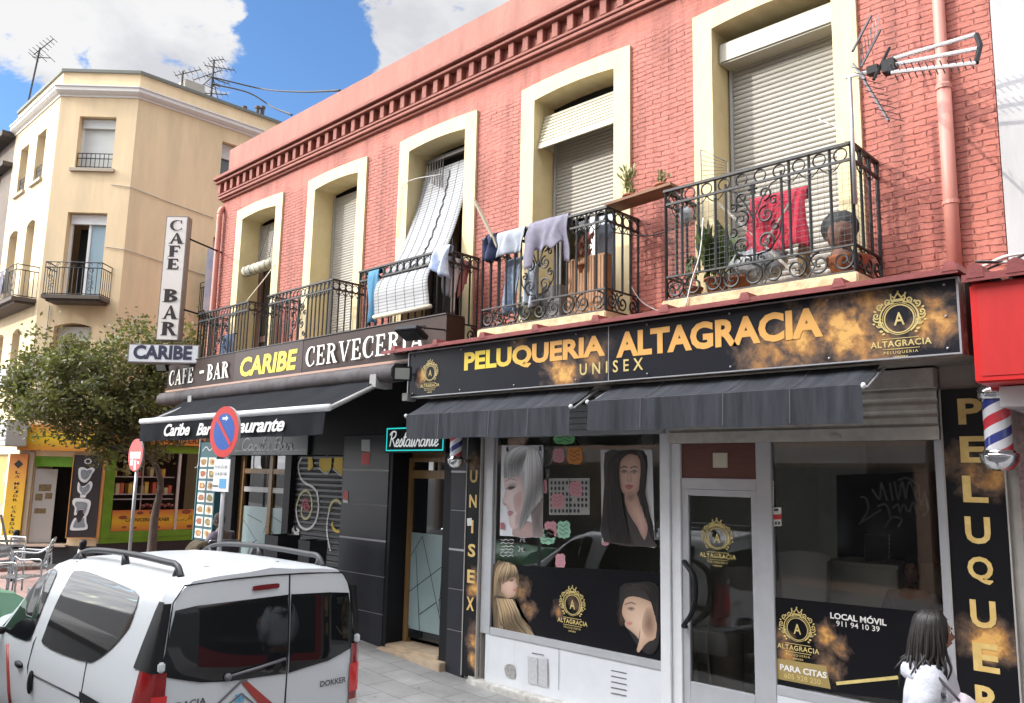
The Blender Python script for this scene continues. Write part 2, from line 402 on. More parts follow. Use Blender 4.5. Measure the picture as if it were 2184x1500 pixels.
TILE_BLACK = mat('charcoal_tiles', (.028, .029, .036), .36, var=.3, vscale=2.4, bump=.05, bscale=90, spec=.3)
JOINT_GREY = mat('grey_joint', (.36, .36, .37), .7)
GLASS_DARK = mat('dark_glass', (.012, .014, .016), .04, spec=.8)
GLASS = glass('clear_glass', (.97, .98, .97), 1.5, 3.2)
WOOD = mat('varnished_wood', (.33, .19, .075), .45, var=.45, vscale=3, stretch=(8, 8, .7), bump=.1)
WOOD_DARK = mat('dark_wood', (.10, .045, .02), .5, var=.4, vscale=4)
RUST_RED = mat('oxide_red_paint', (.27, .055, .05), .55, var=.35, vscale=5, bump=.15)
GOLD = mat('gold_print', (.62, .40, .12), .5, var=.25, vscale=9, col2=(.78, .58, .22))
CHROME = mat('chrome', (.75, .76, .78), .15, 1.0)
STEEL = mat('galvanised_steel', (.50, .51, .53), .42, .8, var=.2, vscale=9)

# ================================================================ ground
def paver_mat(name, c1, c2, mortar, bw, rh, rough=.75, bump=.3, stain=.35):
    m = mat(name, c1, rough); nt = m.node_tree; N = nt.nodes; L = nt.links; b = N['Principled BSDF']
    ge = N.new('ShaderNodeNewGeometry'); bt = N.new('ShaderNodeTexBrick'); L.new(ge.outputs['Position'], bt.inputs[0])
    bt.inputs['Scale'].default_value = 1; bt.inputs['Brick Width'].default_value = bw; bt.inputs['Row Height'].default_value = rh
    bt.inputs['Mortar Size'].default_value = .006; bt.inputs['Mortar Smooth'].default_value = .3
    bt.inputs['Color1'].default_value = (*c1, 1); bt.inputs['Color2'].default_value = (*c2, 1); bt.inputs['Mortar'].default_value = (*mortar, 1)
    n = N.new('ShaderNodeTexNoise'); n.inputs['Scale'].default_value = 1.3; n.inputs['Detail'].default_value = 7; n.inputs['Roughness'].default_value = .7; L.new(ge.outputs['Position'], n.inputs['Vector'])
    rg = N.new('ShaderNodeMapRange'); L.new(n.outputs[0], rg.inputs[0]); rg.inputs[1].default_value = .3; rg.inputs[2].default_value = .7; rg.inputs[3].default_value = 1-stain; rg.inputs[4].default_value = 1.12
    mx = N.new('ShaderNodeMix'); mx.data_type = 'RGBA'; mx.blend_type = 'MULTIPLY'; mx.inputs[0].default_value = 1
    L.new(bt.outputs[0], mx.inputs[6]); L.new(rg.outputs[0], mx.inputs[7]); L.new(mx.outputs[2], b.inputs['Base Color'])
    vo = N.new('ShaderNodeTexVoronoi'); vo.inputs['Scale'].default_value = 2.6; L.new(ge.outputs['Position'], vo.inputs['Vector'])
    vr = N.new('ShaderNodeMapRange'); L.new(vo.outputs['Distance'], vr.inputs[0]); vr.inputs[1].default_value = .06; vr.inputs[2].default_value = .075; vr.inputs[3].default_value = .62; vr.inputs[4].default_value = 1
    m2 = N.new('ShaderNodeMix'); m2.data_type = 'RGBA'; m2.blend_type = 'MULTIPLY'; m2.inputs[0].default_value = 1; L.new(mx.outputs[2], m2.inputs[6]); L.new(vr.outputs[0], m2.inputs[7]); L.new(m2.outputs[2], b.inputs['Base Color'])
    bp = N.new('ShaderNodeBump'); bp.inputs['Strength'].default_value = bump; bp.inputs['Distance'].default_value = .01; bp.invert = True
    L.new(bt.outputs['Fac'], bp.inputs['Height']); L.new(bp.outputs[0], b.inputs['Normal']); return m
PAVE = paver_mat('grey_paving_slabs', (.30, .295, .285), (.25, .247, .24), (.11, .11, .105), .6, .4)
REDPAVE = paver_mat('reddish_pavers', (.38, .235, .20), (.32, .215, .19), (.2, .14, .12), .2, .1, stain=.25)
ASPHALT = mat('asphalt', (.075, .075, .078), .85, var=.35, vscale=2.2, bump=.35, bscale=160)
KERB = mat('granite_kerb', (.33, .33, .33), .7, var=.25, vscale=6, bump=.2, bscale=60)
XS = [-400, -60, -50, -40, -30, -24, -20, -16, -12, -8, -4, 0, 4, 8, 12, 20, 60, 400]
def sheet(name, x0, x1, y0, y1, dz, m, thick=0, G=G):
    xs = [x0]+[x for x in XS if x0 < x < x1]+[x1]; b = MB()
    b.strip([(x, y0, G(x)+dz) for x in xs], [(x, y1, G(x)+dz) for x in xs])
    if thick:
        b.strip([(x, y0, G(x)+dz-thick) for x in xs], [(x, y0, G(x)+dz) for x in xs])
        b.strip([(x, y1, G(x)+dz) for x in xs], [(x, y1, G(x)+dz-thick) for x in xs])
        b.poly([(x0, y1, G(x0)+dz-thick), (x0, y0, G(x0)+dz-thick), (x0, y0, G(x0)+dz), (x0, y1, G(x0)+dz)])
        b.poly([(x1, y0, G(x1)+dz-thick), (x1, y1, G(x1)+dz-thick), (x1, y1, G(x1)+dz), (x1, y0, G(x1)+dz)])
    return b.build(name, m, kind='structure')
sheet('road', -400, 400, -400, 400, -.13, ASPHALT, 0, street_z)
sheet('pavement', -15.9, 30, -2.68, 0.3, 0, PAVE, .5)
sheet('kerb', -15.9, 30, -2.82, -2.68, -.004, KERB, .5)
sheet('side_street', -20.2, -15.9, -2.8, 40, -.105, REDPAVE, 0, street_z)
sheet('pavement', -60, -20.2, -2.8, -1.3, -.02, REDPAVE, .13)
sheet('pavement', -60, 30, -12.6, -9.6, 0, PAVE, .14, street_z)

# ================================================================ pink brick building
PB = thing('brick_building', 'salmon painted brick building with five cream framed balcony windows and a dentilled cornice', 'building', (-8.6, .5, 0))
WX0, WX1, WTOP = -15.62, -1.6, 8.1
WINS = [(-14.94, -13.20), (-12.35, -10.60), (-9.74, -8.00), (-7.13, -5.36), (-4.50, -2.71)]
IN = .235                                            # width of the painted surround
OUT_TOP, IN_TOP, RISE = 7.75, 7.535, .04
SILL = 4.44
b = MB()
xs = [WX0]+[x for a in WINS for x in (a[0]+.05, a[1]-.05)]+[WX1]
for i in range(0, len(xs), 2): b.box(xs[i], xs[i+1], 0, .5, 4.3, WTOP)
for a, c in WINS:
    b.box(a+.05, c-.05, .002, .5, IN_TOP+.16, WTOP); b.box(a+.05, c-.05, .002, .5, 4.3, SILL)
b.box(WX0, WX0+.5, .5, 9, 0, WTOP); b.box(WX1-.5, WX1, .5, 9, 0, WTOP); b.box(WX0+.5, WX1-.5, 8.5, 9, 0, WTOP)
b.build('wall', BRICK, PB)
# roof, parapet
b = MB(); b.box(WX0+.04, WX1, .02, .32, 8.64, 9.24); b.box(WX0+.04, WX0+.32, .32, 9, 8.64, 9.24); b.box(WX1-.3, WX1, .32, 9, 8.64, 9.24)
b.build('parapet', SALMON, PB, bevel=.015)
b = MB(); b.box(WX0+.32, WX1-.3, .32, 9, 8.5, 8.62); b.build('roof', mat('roof_felt', (.2, .19, .18), .9), PB)
# cornice: courses, little brick teeth, courses
b = MB()
def course(z0, z1, out): b.box(WX0-out, WX1, -out, .5, z0, z1); b.box(WX0-out, WX0+.01, .5, 9, z0, z1)
course(8.10, 8.145, .05); course(8.145, 8.195, .095); course(8.195, 8.215, .05); course(8.215, 8.255, .10)
course(8.255, 8.475, .02)
course(8.475, 8.515, .15); course(8.515, 8.55, .12); course(8.55, 8.60, .19); course(8.60, 8.64, .165)
x = WX0-.10
while x < WX1-.1:
    b.box(x, x+.105, -.10-random.uniform(0, .012), -.02, 8.257, 8.473); x += .262
x = .3
while x < 9: b.box(WX0-.10, WX0-.02, x, x+.105, 8.257, 8.473); x += .262
b.build('cornice', SALMON_DARK, PB, bevel=.006)
# drainpipes
b = MB(); b.smooth = True
b.tube([(-1.975, -.075, 10), (-1.975, -.075, 6.02), (-1.975, -.075, 6.0)], .05, 14); b.tube([(-1.975, -.075, 6.1), (-1.975, -.075, 4.32)], .058, 14)
b.smooth = False
for z in (7.4, 6.05, 5.0): b.tube([(-1.975, -.075, z), (-1.975, -.075, z+.035)], .066, 14)
b.build('drainpipe', mat('salmon_pipe', (.58, .25, .20), .5, var=.1), PB)
b = MB(); b.smooth = True
b.tube(smooth_path([(-15.66, .1, 8.0), (-15.60, -.03, 7.95), (-15.57, -.09, 7.82), (-15.57, -.09, 7.5), (-15.57, -.09, 4.3)], 5), .055, 12)
b.build('drainpipe', mat('salmon_pipe', (.55, .20, .15), .5), PB)
# surrounds
def arch(x0, x1, z, rise, n=14): return [(x0+(x1-x0)*i/n, z+rise*(1-(2*i/n-1)**2)) for i in range(n+1)]
for i, (a, c) in enumerate(WINS):
    b = MB(); fr = facade(0); D = .40
    oa = arch(a, c, OUT_TOP, .03); ia = arch(a+IN, c-IN, IN_TOP, RISE)
    P = .035
    # front face
    b.strip([(x, -P, z) for x, z in ia], [(x, -P, z) for x, z in oa])
    b.poly([(a, -P, SILL-.03), (a+IN, -P, SILL-.03), (a+IN, -P, IN_TOP), (a, -P, OUT_TOP)])
    b.poly([(c-IN, -P, SILL-.03), (c, -P, SILL-.03), (c, -P, OUT_TOP), (c-IN, -P, IN_TOP)])
    # outer edge
    b.strip([(x, -P, z) for x, z in oa], [(x, .1, z) for x, z in oa])
    b.poly([(a, .1, SILL-.03), (a, -P, SILL-.03), (a, -P, OUT_TOP), (a, .1, OUT_TOP)]); b.poly([(c, -P, SILL-.03), (c, .1, SILL-.03), (c, .1, OUT_TOP), (c, -P, OUT_TOP)])
    # reveals
    b.poly([(a+IN, -P, SILL-.03), (a+IN, D, SILL-.03), (a+IN, D, IN_TOP), (a+IN, -P, IN_TOP)])
    b.poly([(c-IN, D, SILL-.03), (c-IN, -P, SILL-.03), (c-IN, -P, IN_TOP), (c-IN, D, IN_TOP)])
    b.strip([(x, D, z) for x, z in ia], [(x, -P, z) for x, z in ia])
    b.build('window_surround', CREAM, PB)
    b = MB(); b.box(a+IN-.1, c-IN+.1, D+.09, D+.14, SILL, IN_TOP+.2); b.build('window_backing', DARK, PB)

def slats(b, x0, x1, z0, z1, y, pitch=.052, depth=.012):
    n = max(1, round((z1-z0)/pitch)); p = (z1-z0)/n
    for k in range(n):
        za = z0+k*p; zb = za+p
        rows = [[(x, y-depth*f, za+p*t) for x in (x0, x1)] for t, f in ((0, -.3), (.1, .55), (.35, 1), (.65, 1), (.9, .55), (1, -.3))]
        b.grid(rows)
def roller(parent, x0, x1, z0, z1, y, m, pitch=.052, box=None):
    b = MB(); slats(b, x0+.03, x1-.03, z0, z1, y, pitch); b.box(x0+.03, x1-.03, y-.014, y+.01, z0-.05, z0)
    o = b.build('roller_shutter', m, parent)
    b = MB(); b.box(x0, x0+.035, y-.035, y+.02, z0-.05, z1); b.box(x1-.035, x1, y-.035, y+.02, z0-.05, z1); b.build('guide_rail', ALU_GREY, o)
    return o
def iw(i): return WINS[i][0]+IN, WINS[i][1]-IN
# window 5: closed white shutter under a projecting box
x0, x1 = iw(4)
o = roller(PB, x0+.02, x1-.02, SILL+.06, 7.30, .34, WHITE_SLAT, .056)
b = MB(); b.box(x0+.005, x1-.005, .10, .36, 7.16, 7.40); b.build('shutter_box', mat('cream_box', (.43, .41, .34), .4), o, bevel=.02)
# window 4: shutter half down under a tilted slatted awning-shutter, window with net curtain below
x0, x1 = iw(3)
roller(PB, x0+.02, x1-.02, 5.98, 7.25, .385, WHITE_SLAT, .048)
b = MB(); b.cur = 0
n = 9
for k in range(n):
    t0, t1 = k/n, (k+1)/n
    za, ya = 7.37-.45*t0, .17-.12*t0; zb, yb = 7.37-.45*t1, .17-.12*t1
    b.poly([(x0-.0, ya-.012, za), (x0-.0, yb-.012, zb), (x1, yb-.012, zb), (x1, ya-.012, za)]) if 0 else None
    b.grid([[(x, ya+(yb-ya)*q-.014*f, za+(zb-za)*q) for x in (x0+.01, x1-.01)] for q, f in ((0, 0), (.2, .8), (.5, 1), (.8, .8), (1, 0))])
b.box(x0+.01, x1-.01, .03, .06, 6.875, 6.92)
for x in (x0+.01, x1-.02): b.prism([(.17, 7.37), (.05, 6.92), (.36, 6.92), (.38, 7.37)], Fr((x, 0, 0), (0, 1, 0)), 0, .012)
b.build('tilted_shutter', CREAM_SLAT, PB)
b = MB(); b.box(x0, x1, .36, .39, 7.36, 7.62); b.build('shutter_recess', DARK, PB)
w = MB(); 
for xa, xb in ((x0+.03, x0+.10), ((x0+x1)/2-.05, (x0+x1)/2+.05), (x1-.10, x1-.03)): w.box(xa, xb, .40, .45, SILL, 5.95)
w.box(x0+.03, x1-.03, .41, .44, SILL, SILL+.1)
wf = w.build('window_frame', WHITE_PAINT, PB)
b = MB(); b.box(x0+.1, x1-.1, .43, .435, SILL+.1, 5.95); b.build('pane', glass('window_glass', (.8, .85, .9), 1.5, 1.6), wf)
b = MB(); rows = [[(x0+.3+(x1-x0-.4)*i/60, .47+.012*math.sin(i*1.3), z) for i in range(61)] for z in (SILL, 5.2, 5.95)]; b.smooth = True; b.grid(rows); b.build('net_curtain', mat('net_curtain', (.55, .57, .62), .9), wf)
# window 3: dark doorway behind the hanging blind
x0, x1 = iw(2)
w = MB(); w.box(x0+.02, x0+.1, .40, .46, SILL, 7.5); w.box(x1-.1, x1-.02, .40, .46, SILL, 7.5); w.box(x0+.1, x1-.1, .40, .46, 7.2, 7.28); w.box((x0+x1)/2-.05, (x0+x1)/2+.05, .40, .46, SILL, 7.2)
wf = w.build('window_frame', WOOD_DARK, PB)
b = MB(); b.box(x0+.1, x1-.1, .44, .445, SILL+.1, 7.2); b.build('pane', GLASS_DARK, wf)
# window 2: closed slatted shutter, sun streak
x0, x1 = iw(1)
roller(PB, x0+.02, x1-.02, SILL+.06, 7.48, .39, mat('old_white_slats', (.46, .44, .39), .55, var=.15), .046)
# window 1: short length of shutter, door below
x0, x1 = iw(0)
roller(PB, x0+.02, x1-.02, 6.62, 7.48, .39, mat('old_grey_slats', (.42, .39, .35), .6, var=.15), .042)
w = MB(); w.box(x0+.02, x0+.16, .40, .45, SILL, 6.6); w.box(x1-.16, x1-.02, .40, .45, SILL, 6.6); w.box((x0+x1)/2-.1, (x0+x1)/2+.06, .40, .46, SILL, 6.6); w.box(x0+.16, x1-.16, .41, .44, 5.1, 5.22)
wf = w.build('window_frame', mat('brown_door_paint', (.14, .075, .06), .5, var=.3), PB)
b = MB(); b.box(x0+.1, x1-.1, .43, .435, SILL+.1, 6.6); b.build('pane', GLASS_DARK, wf)

# ---------------------------------------------------------------- balconies
def spiral(cx, cy, r0, turns, a0, sgn=1, n=26, r1=.16):
    return [(cx+(r0*(1-t)+r0*r1*t)*math.cos(a0+sgn*turns*2*math.pi*t), cy+(r0*(1-t)+r0*r1*t)*math.sin(a0+sgn*turns*2*math.pi*t)) for t in [i/n for i in range(n+1)]]
def railing(x0, x1, yf, z0, z1, step=.135, low=.24, ring=.125, centre=None, wall=0.0, mesh=False):
    b = MB(); rb = .0135
    def side(fr, L, main):
        def bar(a, c, r=rb, n=5): b.tube([fr.p(*a), fr.p(*c)], r, n, caps=False)
        H = z1-z0
        b.fbox(fr, -.02, L+.02, H-.025, H, -.022, .022)                   # hand rail
        b.fbox(fr, 0, L, H-ring-.045, H-ring-.022, -.012, .012)
        b.fbox(fr, 0, L, 0, .02, -.012, .012)
        if low: b.fbox(fr, 0, L, low, low+.018, -.012, .012)
        n = max(1, round(L/step)); s = L/n
        zr = H-.025-ring/2-.01
        for k in range(n):                                                # rings under the hand rail
            c = (k+.5)*s; q = min(ring, s)*.5-.004
            b.tube([fr.p(c+q*math.cos(t*math.pi/6), zr+q*math.sin(t*math.pi/6)) for t in range(12)], .008, 4, closed=True)
        c0, c1 = (centre[0]*L, centre[1]*L) if (centre and main) else (9, -9)
        for k in range(n+1):
            c = k*s
            if c0 < c < c1: continue
            bar((c, 0 if k in (0, n) else low), (c, H-.02), rb if k not in (0, n) else .016, 6)
            if k not in (0, n):
                b.ball(fr.p(c, H-ring-.09), (.019, .019, .024), 6, 4)
                for sg in (-1, 1):
                    b.tube([fr.p(c+sg*t*s*.5, H-ring-.045-.07*(1-t*t)) for t in (0, .35, .7, 1)], .006, 4, caps=False)
        if low:                                                           # scrolls along the foot
            m = max(1, round(L/(low*.92))); ss = L/m
            for k in range(m):
                c = (k+.5)*ss; r = min(low*.46, ss*.5)
                b.tube([fr.p(x, y) for x, y in spiral(c, low*.52, r, 1.6, math.pi*.5, 1 if k % 2 else -1)], .011, 4, caps=False)
                b.tube([fr.p(c+(-.5 if k % 2 else .5)*ss, low*.95), fr.p(c+(-.2 if k % 2 else .2)*ss, low*.45), fr.p(c+(-.5 if k % 2 else .5)*ss, .02)], .007, 4, caps=False)
        if centre and main:                                               # big scrolled panel in the middle
            cc = (c0+c1)/2; hw = (c1-c0)/2; zb, zt = low, H-ring-.04
            bar((c0, low), (c0, H-.1)); bar((c1, low), (c1, H-.1)); bar((cc, low), (cc, zt))
            for sg in (-1, 1):
                for (dx, dz, r, t, a) in ((.42, .25, .34, 1.5, -.5), (.45, .58, .30, 1.4, .5), (.40, .85, .26, 1.2, -.5), (.75, .42, .16, 1.2, .5), (.72, .74, .15, 1.2, .3), (.25, .05, .16, 1.2, .5)):
                    P = spiral(0, 0, r*hw, t, a*math.pi, 1)
                    b.tube([fr.p(cc+sg*(dx*hw+x), zb+(zt-zb)*dz+y) for x, y in P], .011, 4, caps=False)
                b.tube([fr.p(cc+sg*x*hw, zb+(zt-zb)*y) for x, y in ((0, .55), (.3, .78), (.65, .95), (.95, 1))], .008, 4, caps=False)
                b.tube([fr.p(cc+sg*x*hw, zb+(zt-zb)*y) for x, y in ((0, .1), (.55, .12), (.9, .3), (.98, .5))], .008, 4, caps=False)
            for k in range(6):
                an = k*math.pi/3; b.tube([fr.p(cc, zt-.05), fr.p(cc+.045*math.cos(an), zt-.05+.045*math.sin(an))], .012, 4)
        if mesh:
            k = 0
            while k*.055 < L: bar((k*.055, low), (k*.055, H-.15), .0018, 3); k += 1
            k = 0
            while low+k*.055 < H-.15: bar((0, low+k*.055), (L, low+k*.055), .0018, 3); k += 1
    side(Fr((x0, yf, z0)), x1-x0, True)
    side(Fr((x1, yf, z0), (0, 1, 0)), wall-yf, False)
    side(Fr((x0, wall, z0), (0, -1, 0)), wall-yf, False)
    return b
BALC = [(-15.02, -13.12), (-12.43, -10.53), (-9.82, -7.92), (-7.20, -5.27), (-4.50, -2.60)]
BY = -.60
def balcony(i, slab_z, low, centre, step, mesh=False, slab_m=CREAM_DIRTY, rag=.10):
    x0, x1 = BALC[i]
    b = MB(); b.box(x0-.03, x1+.03, BY-.05, .0, slab_z-rag, slab_z); b.box(x0+.06, x1-.06, BY+.05, 0, slab_z-rag-.06, slab_z-rag-.001)
    s = b.build('balcony_slab', slab_m, PB, bevel=.012)
    railing(x0, x1, BY, slab_z+.004, 5.575, step, low, centre=centre, mesh=mesh).build('railing', IRON, s)
    return s
for i in (0, 1): balcony(i, 4.34, 0, (.36, .64), .115)
balcony(2, 4.36, .24, None, .15, slab_m=mat('grey_slab', (.33, .29, .26), .8, var=.4, vscale=5))
balcony(3, 4.40, .24, (.34, .62), .14)
balcony(4, 4.40, .235, (.36, .66), .19, mesh=True)
# ================================================================ street level of the pink building
F0 = facade(0)
def zz(ox, oy, s): return lambda x, y: (ox+x*s, oy+y*s)
Z4, Z5, Z7, ZD, ZE, ZC, Z1, Z3, Z2B = zz(320, 660, .293), zz(980, 900, .4), zz(1400, 900, .4), zz(700, 860, .3867), zz(480, 920, .18667), zz(260, 800, .2667), zz(780, 200, .36), zz(1400, 0, .359), zz(1380, 280, .3681)
def uvs(pts, zf=None, Y=0.0):
    out = []
    for p in pts:
        q = zf(*p) if zf else p
        P = at(q[0], q[1], Y); out.append((P.x, P.z))
    return out
def ccw(pts):
    a = sum(p[0]*q[1]-q[0]*p[1] for p, q in zip(pts, pts[1:]+pts[:1]))
    return pts if a > 0 else pts[::-1]
class Flat(MB):                                     # coloured shapes printed on a vertical sheet at depth Y
    def __init__(s, Y): super().__init__(); s.Y = Y; s.fr = facade(Y); s.k = 0; s.mats = []; s.idx = {}
    def mat_(s, m):
        if m.name not in s.idx: s.idx[m.name] = len(s.mats); s.mats.append(m)
        s.cur = s.idx[m.name]
    def shape(s, m, pts, zf=None, raw=False, smooth=0):
        s.mat_(m); q = pts if raw else uvs(pts, zf, s.Y)
        if smooth: q = [(p.x, p.y) for p in smooth_path([(a, c, 0) for a, c in q], smooth, True)]
        s.k += 1; s.poly([s.fr.p(a, c, .0008*s.k) for a, c in ccw(list(q))]); return s
    def line(s, m, pts, w, zf=None, raw=False, smooth=5, closed=False):
        s.mat_(m); q = pts if raw else uvs(pts, zf, s.Y); s.k += 1
        return s.ribbon(q, w, s.fr, .0008*s.k, smooth, closed)
    def words(s, m, st, x, z, w, h, **k): s.mat_(m); s.k += 1; return s.text(st, s.fr, x, z, w, h, .0008*s.k, **k)

b = MB()
b.box(WX0, -14.36, 0, .5, -.2, 4.295); b.box(-14.36, -8.0, 0, .5, 3.2, 4.295); b.box(-14.36, -10.86, 0.002, .5, 2.90, 3.2); b.box(-12.60, -12.40, 0, .5, -.2, 2.9)
b.build('bar_wall', BLACK, PB)
for (xa, xb) in ((-10.86, -9.70), (-8.32, -8.0)):
    b = MB(); zs = [-.2, .62, 1.14, 1.645, 2.155, 2.665, 3.198]
    for za, zb in zip(zs, zs[1:]): b.box(xa, xb, -.012, .5, za+.006, zb-.006)
    tw = b.build('tile_cladding', TILE_BLACK, PB)
    b = MB(); b.box(xa+.004, xb-.004, -.004, .4, -.2, 3.19)
    for z in (1.645, 2.665): b.box(xa, xb, -.016, 0, z-.013, z+.013)
    b.build('tile_joint', JOINT_GREY, tw)
b = MB(); b.box(-8.0, WX1, .25, .5, 3.62, 4.295); b.box(-2.17, WX1, .0, .5, -.4, 3.62); b.box(-8.0, -7.70, .02, .5, -.4, 3.62); b.box(-7.70, -2.17, .0, .3, 3.62, 4.28)
b.build('shop_wall', mat('stained_plaster', (.50, .47, .42), .8, var=.35, vscale=3), PB)

# ---------------------------------------------------------------- restaurant door in its recess
rd = thing('restaurant_door', 'wooden restaurant door with frosted lower pane, set back beside the dark tiled wall', 'door', (-9.0, .35, G(-9)))
b = MB(); b.box(-9.70, -8.32, .36, .42, 2.86, 3.2); b.box(-9.62, -9.54, .30, .40, .2, 2.86); b.box(-8.58, -8.50, .30, .40, .2, 2.86); b.box(-9.54, -8.58, .30, .40, 2.56, 2.68); b.box(-9.54, -8.58, .31, .39, 2.80, 2.86); b.box(-9.08, -9.05, .31, .39, 2.68, 2.80)
b.build('door_frame', WOOD, rd, bevel=.006)
b = MB(); b.box(-9.72, -9.62, 0, .5, 0, 3.2); b.box(-8.50, -8.32, .02, .5, 0, 3.2); b.build('jamb', BLACK, rd)
b = MB(); b.box(-9.54, -8.58, .345, .35, .30, 2.56); b.box(-9.54, -8.58, .345, .35, 2.68, 2.80); b.build('pane', GLASS_DARK, rd)
FROST = mat('frosted_glass', (.30, .40, .41), .35, var=.18, vscale=1.6, spec=.5)
f = Flat(.338); f.mat_(FROST); f.fbox(f.fr, -9.54, -8.60, .42, 1.775, -.004, 0)
LN = mat('black_line', (.01, .012, .012), .5)
for L_ in (((440, 870), (520, 735)), ((520, 735), (640, 1305)), ((645, 730), (610, 1150)), ((440, 1045), (632, 900)), ((485, 815), (505, 1270)), ((505, 1165), (595, 1100)), ((610, 1090), (698, 935)), ((620, 1095), (690, 1210)), ((430, 1200), (465, 1265))):
    f.line(LN, L_, .012, ZD, smooth=0)
f.build('frosted_film', f.mats, rd)
b = MB(); b.smooth = True; b.tube(smooth_path([(-8.66, .33, 1.86), (-8.66, .27, 1.88), (-8.70, .25, 1.89), (-8.80, .25, 1.86)], 4), .014, 8); b.build('handle', CHROME, rd)
b = MB(); b.box(-9.66, -8.50, .0, .45, -.1, .235); b.box(-9.70, -8.34, -.10, .2, -.1, .19); b.build('threshold', mat('worn_marble', (.55, .43, .30), .55, var=.4, vscale=5, col2=(.33, .25, .17)), rd, bevel=.012)
b = MB(); b.box(-9.66, -8.4, .5, .52, 0, 3.2); b.build('backing', DARK, rd)

# ---------------------------------------------------------------- glazed bar front with wooden frame
gd = thing('bar_door', 'wide wooden framed glazed bar door with frosted lower panes under the awning', 'door', (-13.4, .2, G(-13.4)))
b = MB()
for xa, xb in ((-14.36, -14.22), (-13.32, -13.20), (-12.70, -12.60)): b.box(xa, xb, .12, .22, .2, 2.9)
b.box(-14.22, -12.70, .13, .21, 2.57, 2.66)
b.build('door_frame', WOOD, gd, bevel=.006)
b = MB(); b.box(-14.22, -12.70, .165, .17, .2, 2.57); b.box(-14.22, -12.70, .165, .17, 2.66, 2.9); b.build('pane', glass('bar_glass', (.5, .5, .48), 1.5, 1.6), gd)
b = MB(); b.box(-14.22, -13.32, .14, .16, 2.24, 2.33); b.box(-13.20, -12.70, .14, .16, 2.24, 2.33); b.build('rail', mat('grey_rail', (.45, .45, .45), .5), gd)
f = Flat(.155); f.mat_(FROST)
for xa, xb in ((-14.22, -13.32), (-13.20, -12.70)): f.fbox(f.fr, xa, xb, .3, 1.98, -.004, 0)
for L_ in (((255, 950), (420, 1040)), ((210, 1010), (350, 1240)), ((510, 950), (640, 1045)), ((440, 1160), (525, 900)), ((465, 1045), (560, 1190)), ((435, 1300), (560, 1190)), ((270, 1310), (370, 1240))): f.line(LN, L_, .012, ZE, smooth=0)
f.build('frosted_film', f.mats, gd)
b = MB(); b.box(-14.3, -12.65, 1.2, 1.25, .2, 2.9); b.box(-14.1, -13.75, .9, 1.2, .2, 2.5); b.build('backing', mat('brown_panelling', (.12, .07, .04), .6, var=.5, vscale=2), gd)

# ---------------------------------------------------------------- roller shutter with graffiti
rs = thing('roller_shutter', 'black roller shutter painted with white and yellow swirl graffiti', 'shutter', (-11.6, .1, G(-11.6)))
b = MB(); b.smooth = False
def corr(b, x0, x1, z0, z1, y, p=.088, d=.02):
    n = round((z1-z0)/p); p = (z1-z0)/n
    for k in range(n):
        za = z0+k*p
        b.grid([[(x, y-d*f, za+p*t) for x in (x0, x1)] for t, f in ((0, 0), (.12, .25), (.3, 1), (.72, 1), (.9, .25), (1, 0))])
corr(b, -12.40, -10.86, .25, 2.9, .10)
b.build('curtain', mat('dark_shutter_steel', (.065, .066, .07), .45, .3, var=.35, vscale=4), rs)
f = Flat(.076)
WP, YP, RP = mat('white_spray', (.70, .70, .68), .7), mat('yellow_spray', (.68, .48, .08), .7), mat('pink_spray', (.45, .10, .12), .7)
f.line(WP, ((880, 300), (845, 360), (840, 440), (870, 545), (930, 600), (990, 630), (1045, 690), (1065, 790), (1065, 900), (1045, 1000), (1010, 1070), (960, 1115), (900, 1115), (850, 1070), (820, 980), (812, 890)), .04, ZE)
f.line(mat('pale_yellow_spray', (.58, .55, .30), .7), ((812, 890), (830, 800), (870, 710), (925, 680), (970, 720), (990, 800), (990, 890), (965, 960), (930, 1000), (890, 985), (872, 930), (880, 860)), .04, ZE)
f.line(RP, ((880, 860), (900, 790), (935, 785), (950, 840), (960, 880), (930, 905), (905, 860), (925, 820), (940, 870)), .035, ZE)
f.line(WP, ((1205, 1370), (1180, 1260), (1165, 1140), (1170, 1020), (1190, 920)), .035, ZE)
f.line(mat('pale_yellow_spray', (.58, .55, .30), .7), ((1190, 920), (1205, 850), (1240, 800), (1285, 790), (1325, 830)), .05, ZE)
f.line(YP, ((1225, 1040), (1235, 1100), (1270, 1140), (1310, 1140)), .05, ZE)
f.shape(YP, ((950, 300), (1000, 295), (1012, 400), (985, 440), (950, 450)), ZE)
f.shape(YP, ((1085, 310), (1225, 305), (1215, 420), (1160, 480), (1095, 440), (1075, 390)), ZE)
f.shape(YP, ((1255, 300), (1350, 300), (1345, 510), (1290, 460), (1240, 420)), ZE)
f.shape(mat('ochre_spray', (.50, .30, .08), .7), ((1120, 95), (1160, 95), (1235, 190), (1230, 235), (1165, 285), (1145, 180)), ZE)
f.shape(mat('violet_spray', (.16, .13, .22), .7), ((1180, 120), (1265, 115), (1255, 235), (1240, 240)), ZE)
for L_ in (((730, 1110), (760, 1170), (790, 1100), (800, 1180), (850, 1120)), ((730, 1190), (770, 1175), (780, 1215), (850, 1170)), ((740, 1240), (800, 1225), (770, 1280), (830, 1270), (820, 1310)), ((770, 1110), (850, 1200)), ((820, 1110), (850, 1140), (810, 1160))): f.line(WP, L_, .03, ZE, smooth=3)
for L_ in (((1080, 420), (1130, 470), (1180, 480), (1210, 430)), ((1240, 430), (1300, 480), (1340, 515))): f.line(WP, L_, .02, ZE)
f.build('graffiti', f.mats, rs)
b = MB(); b.box(-12.43, -12.36, .06, .12, .2, 2.9); b.box(-10.90, -10.862, .06, .12, .2, 2.9); b.build('guide_rail', BLACK, rs)

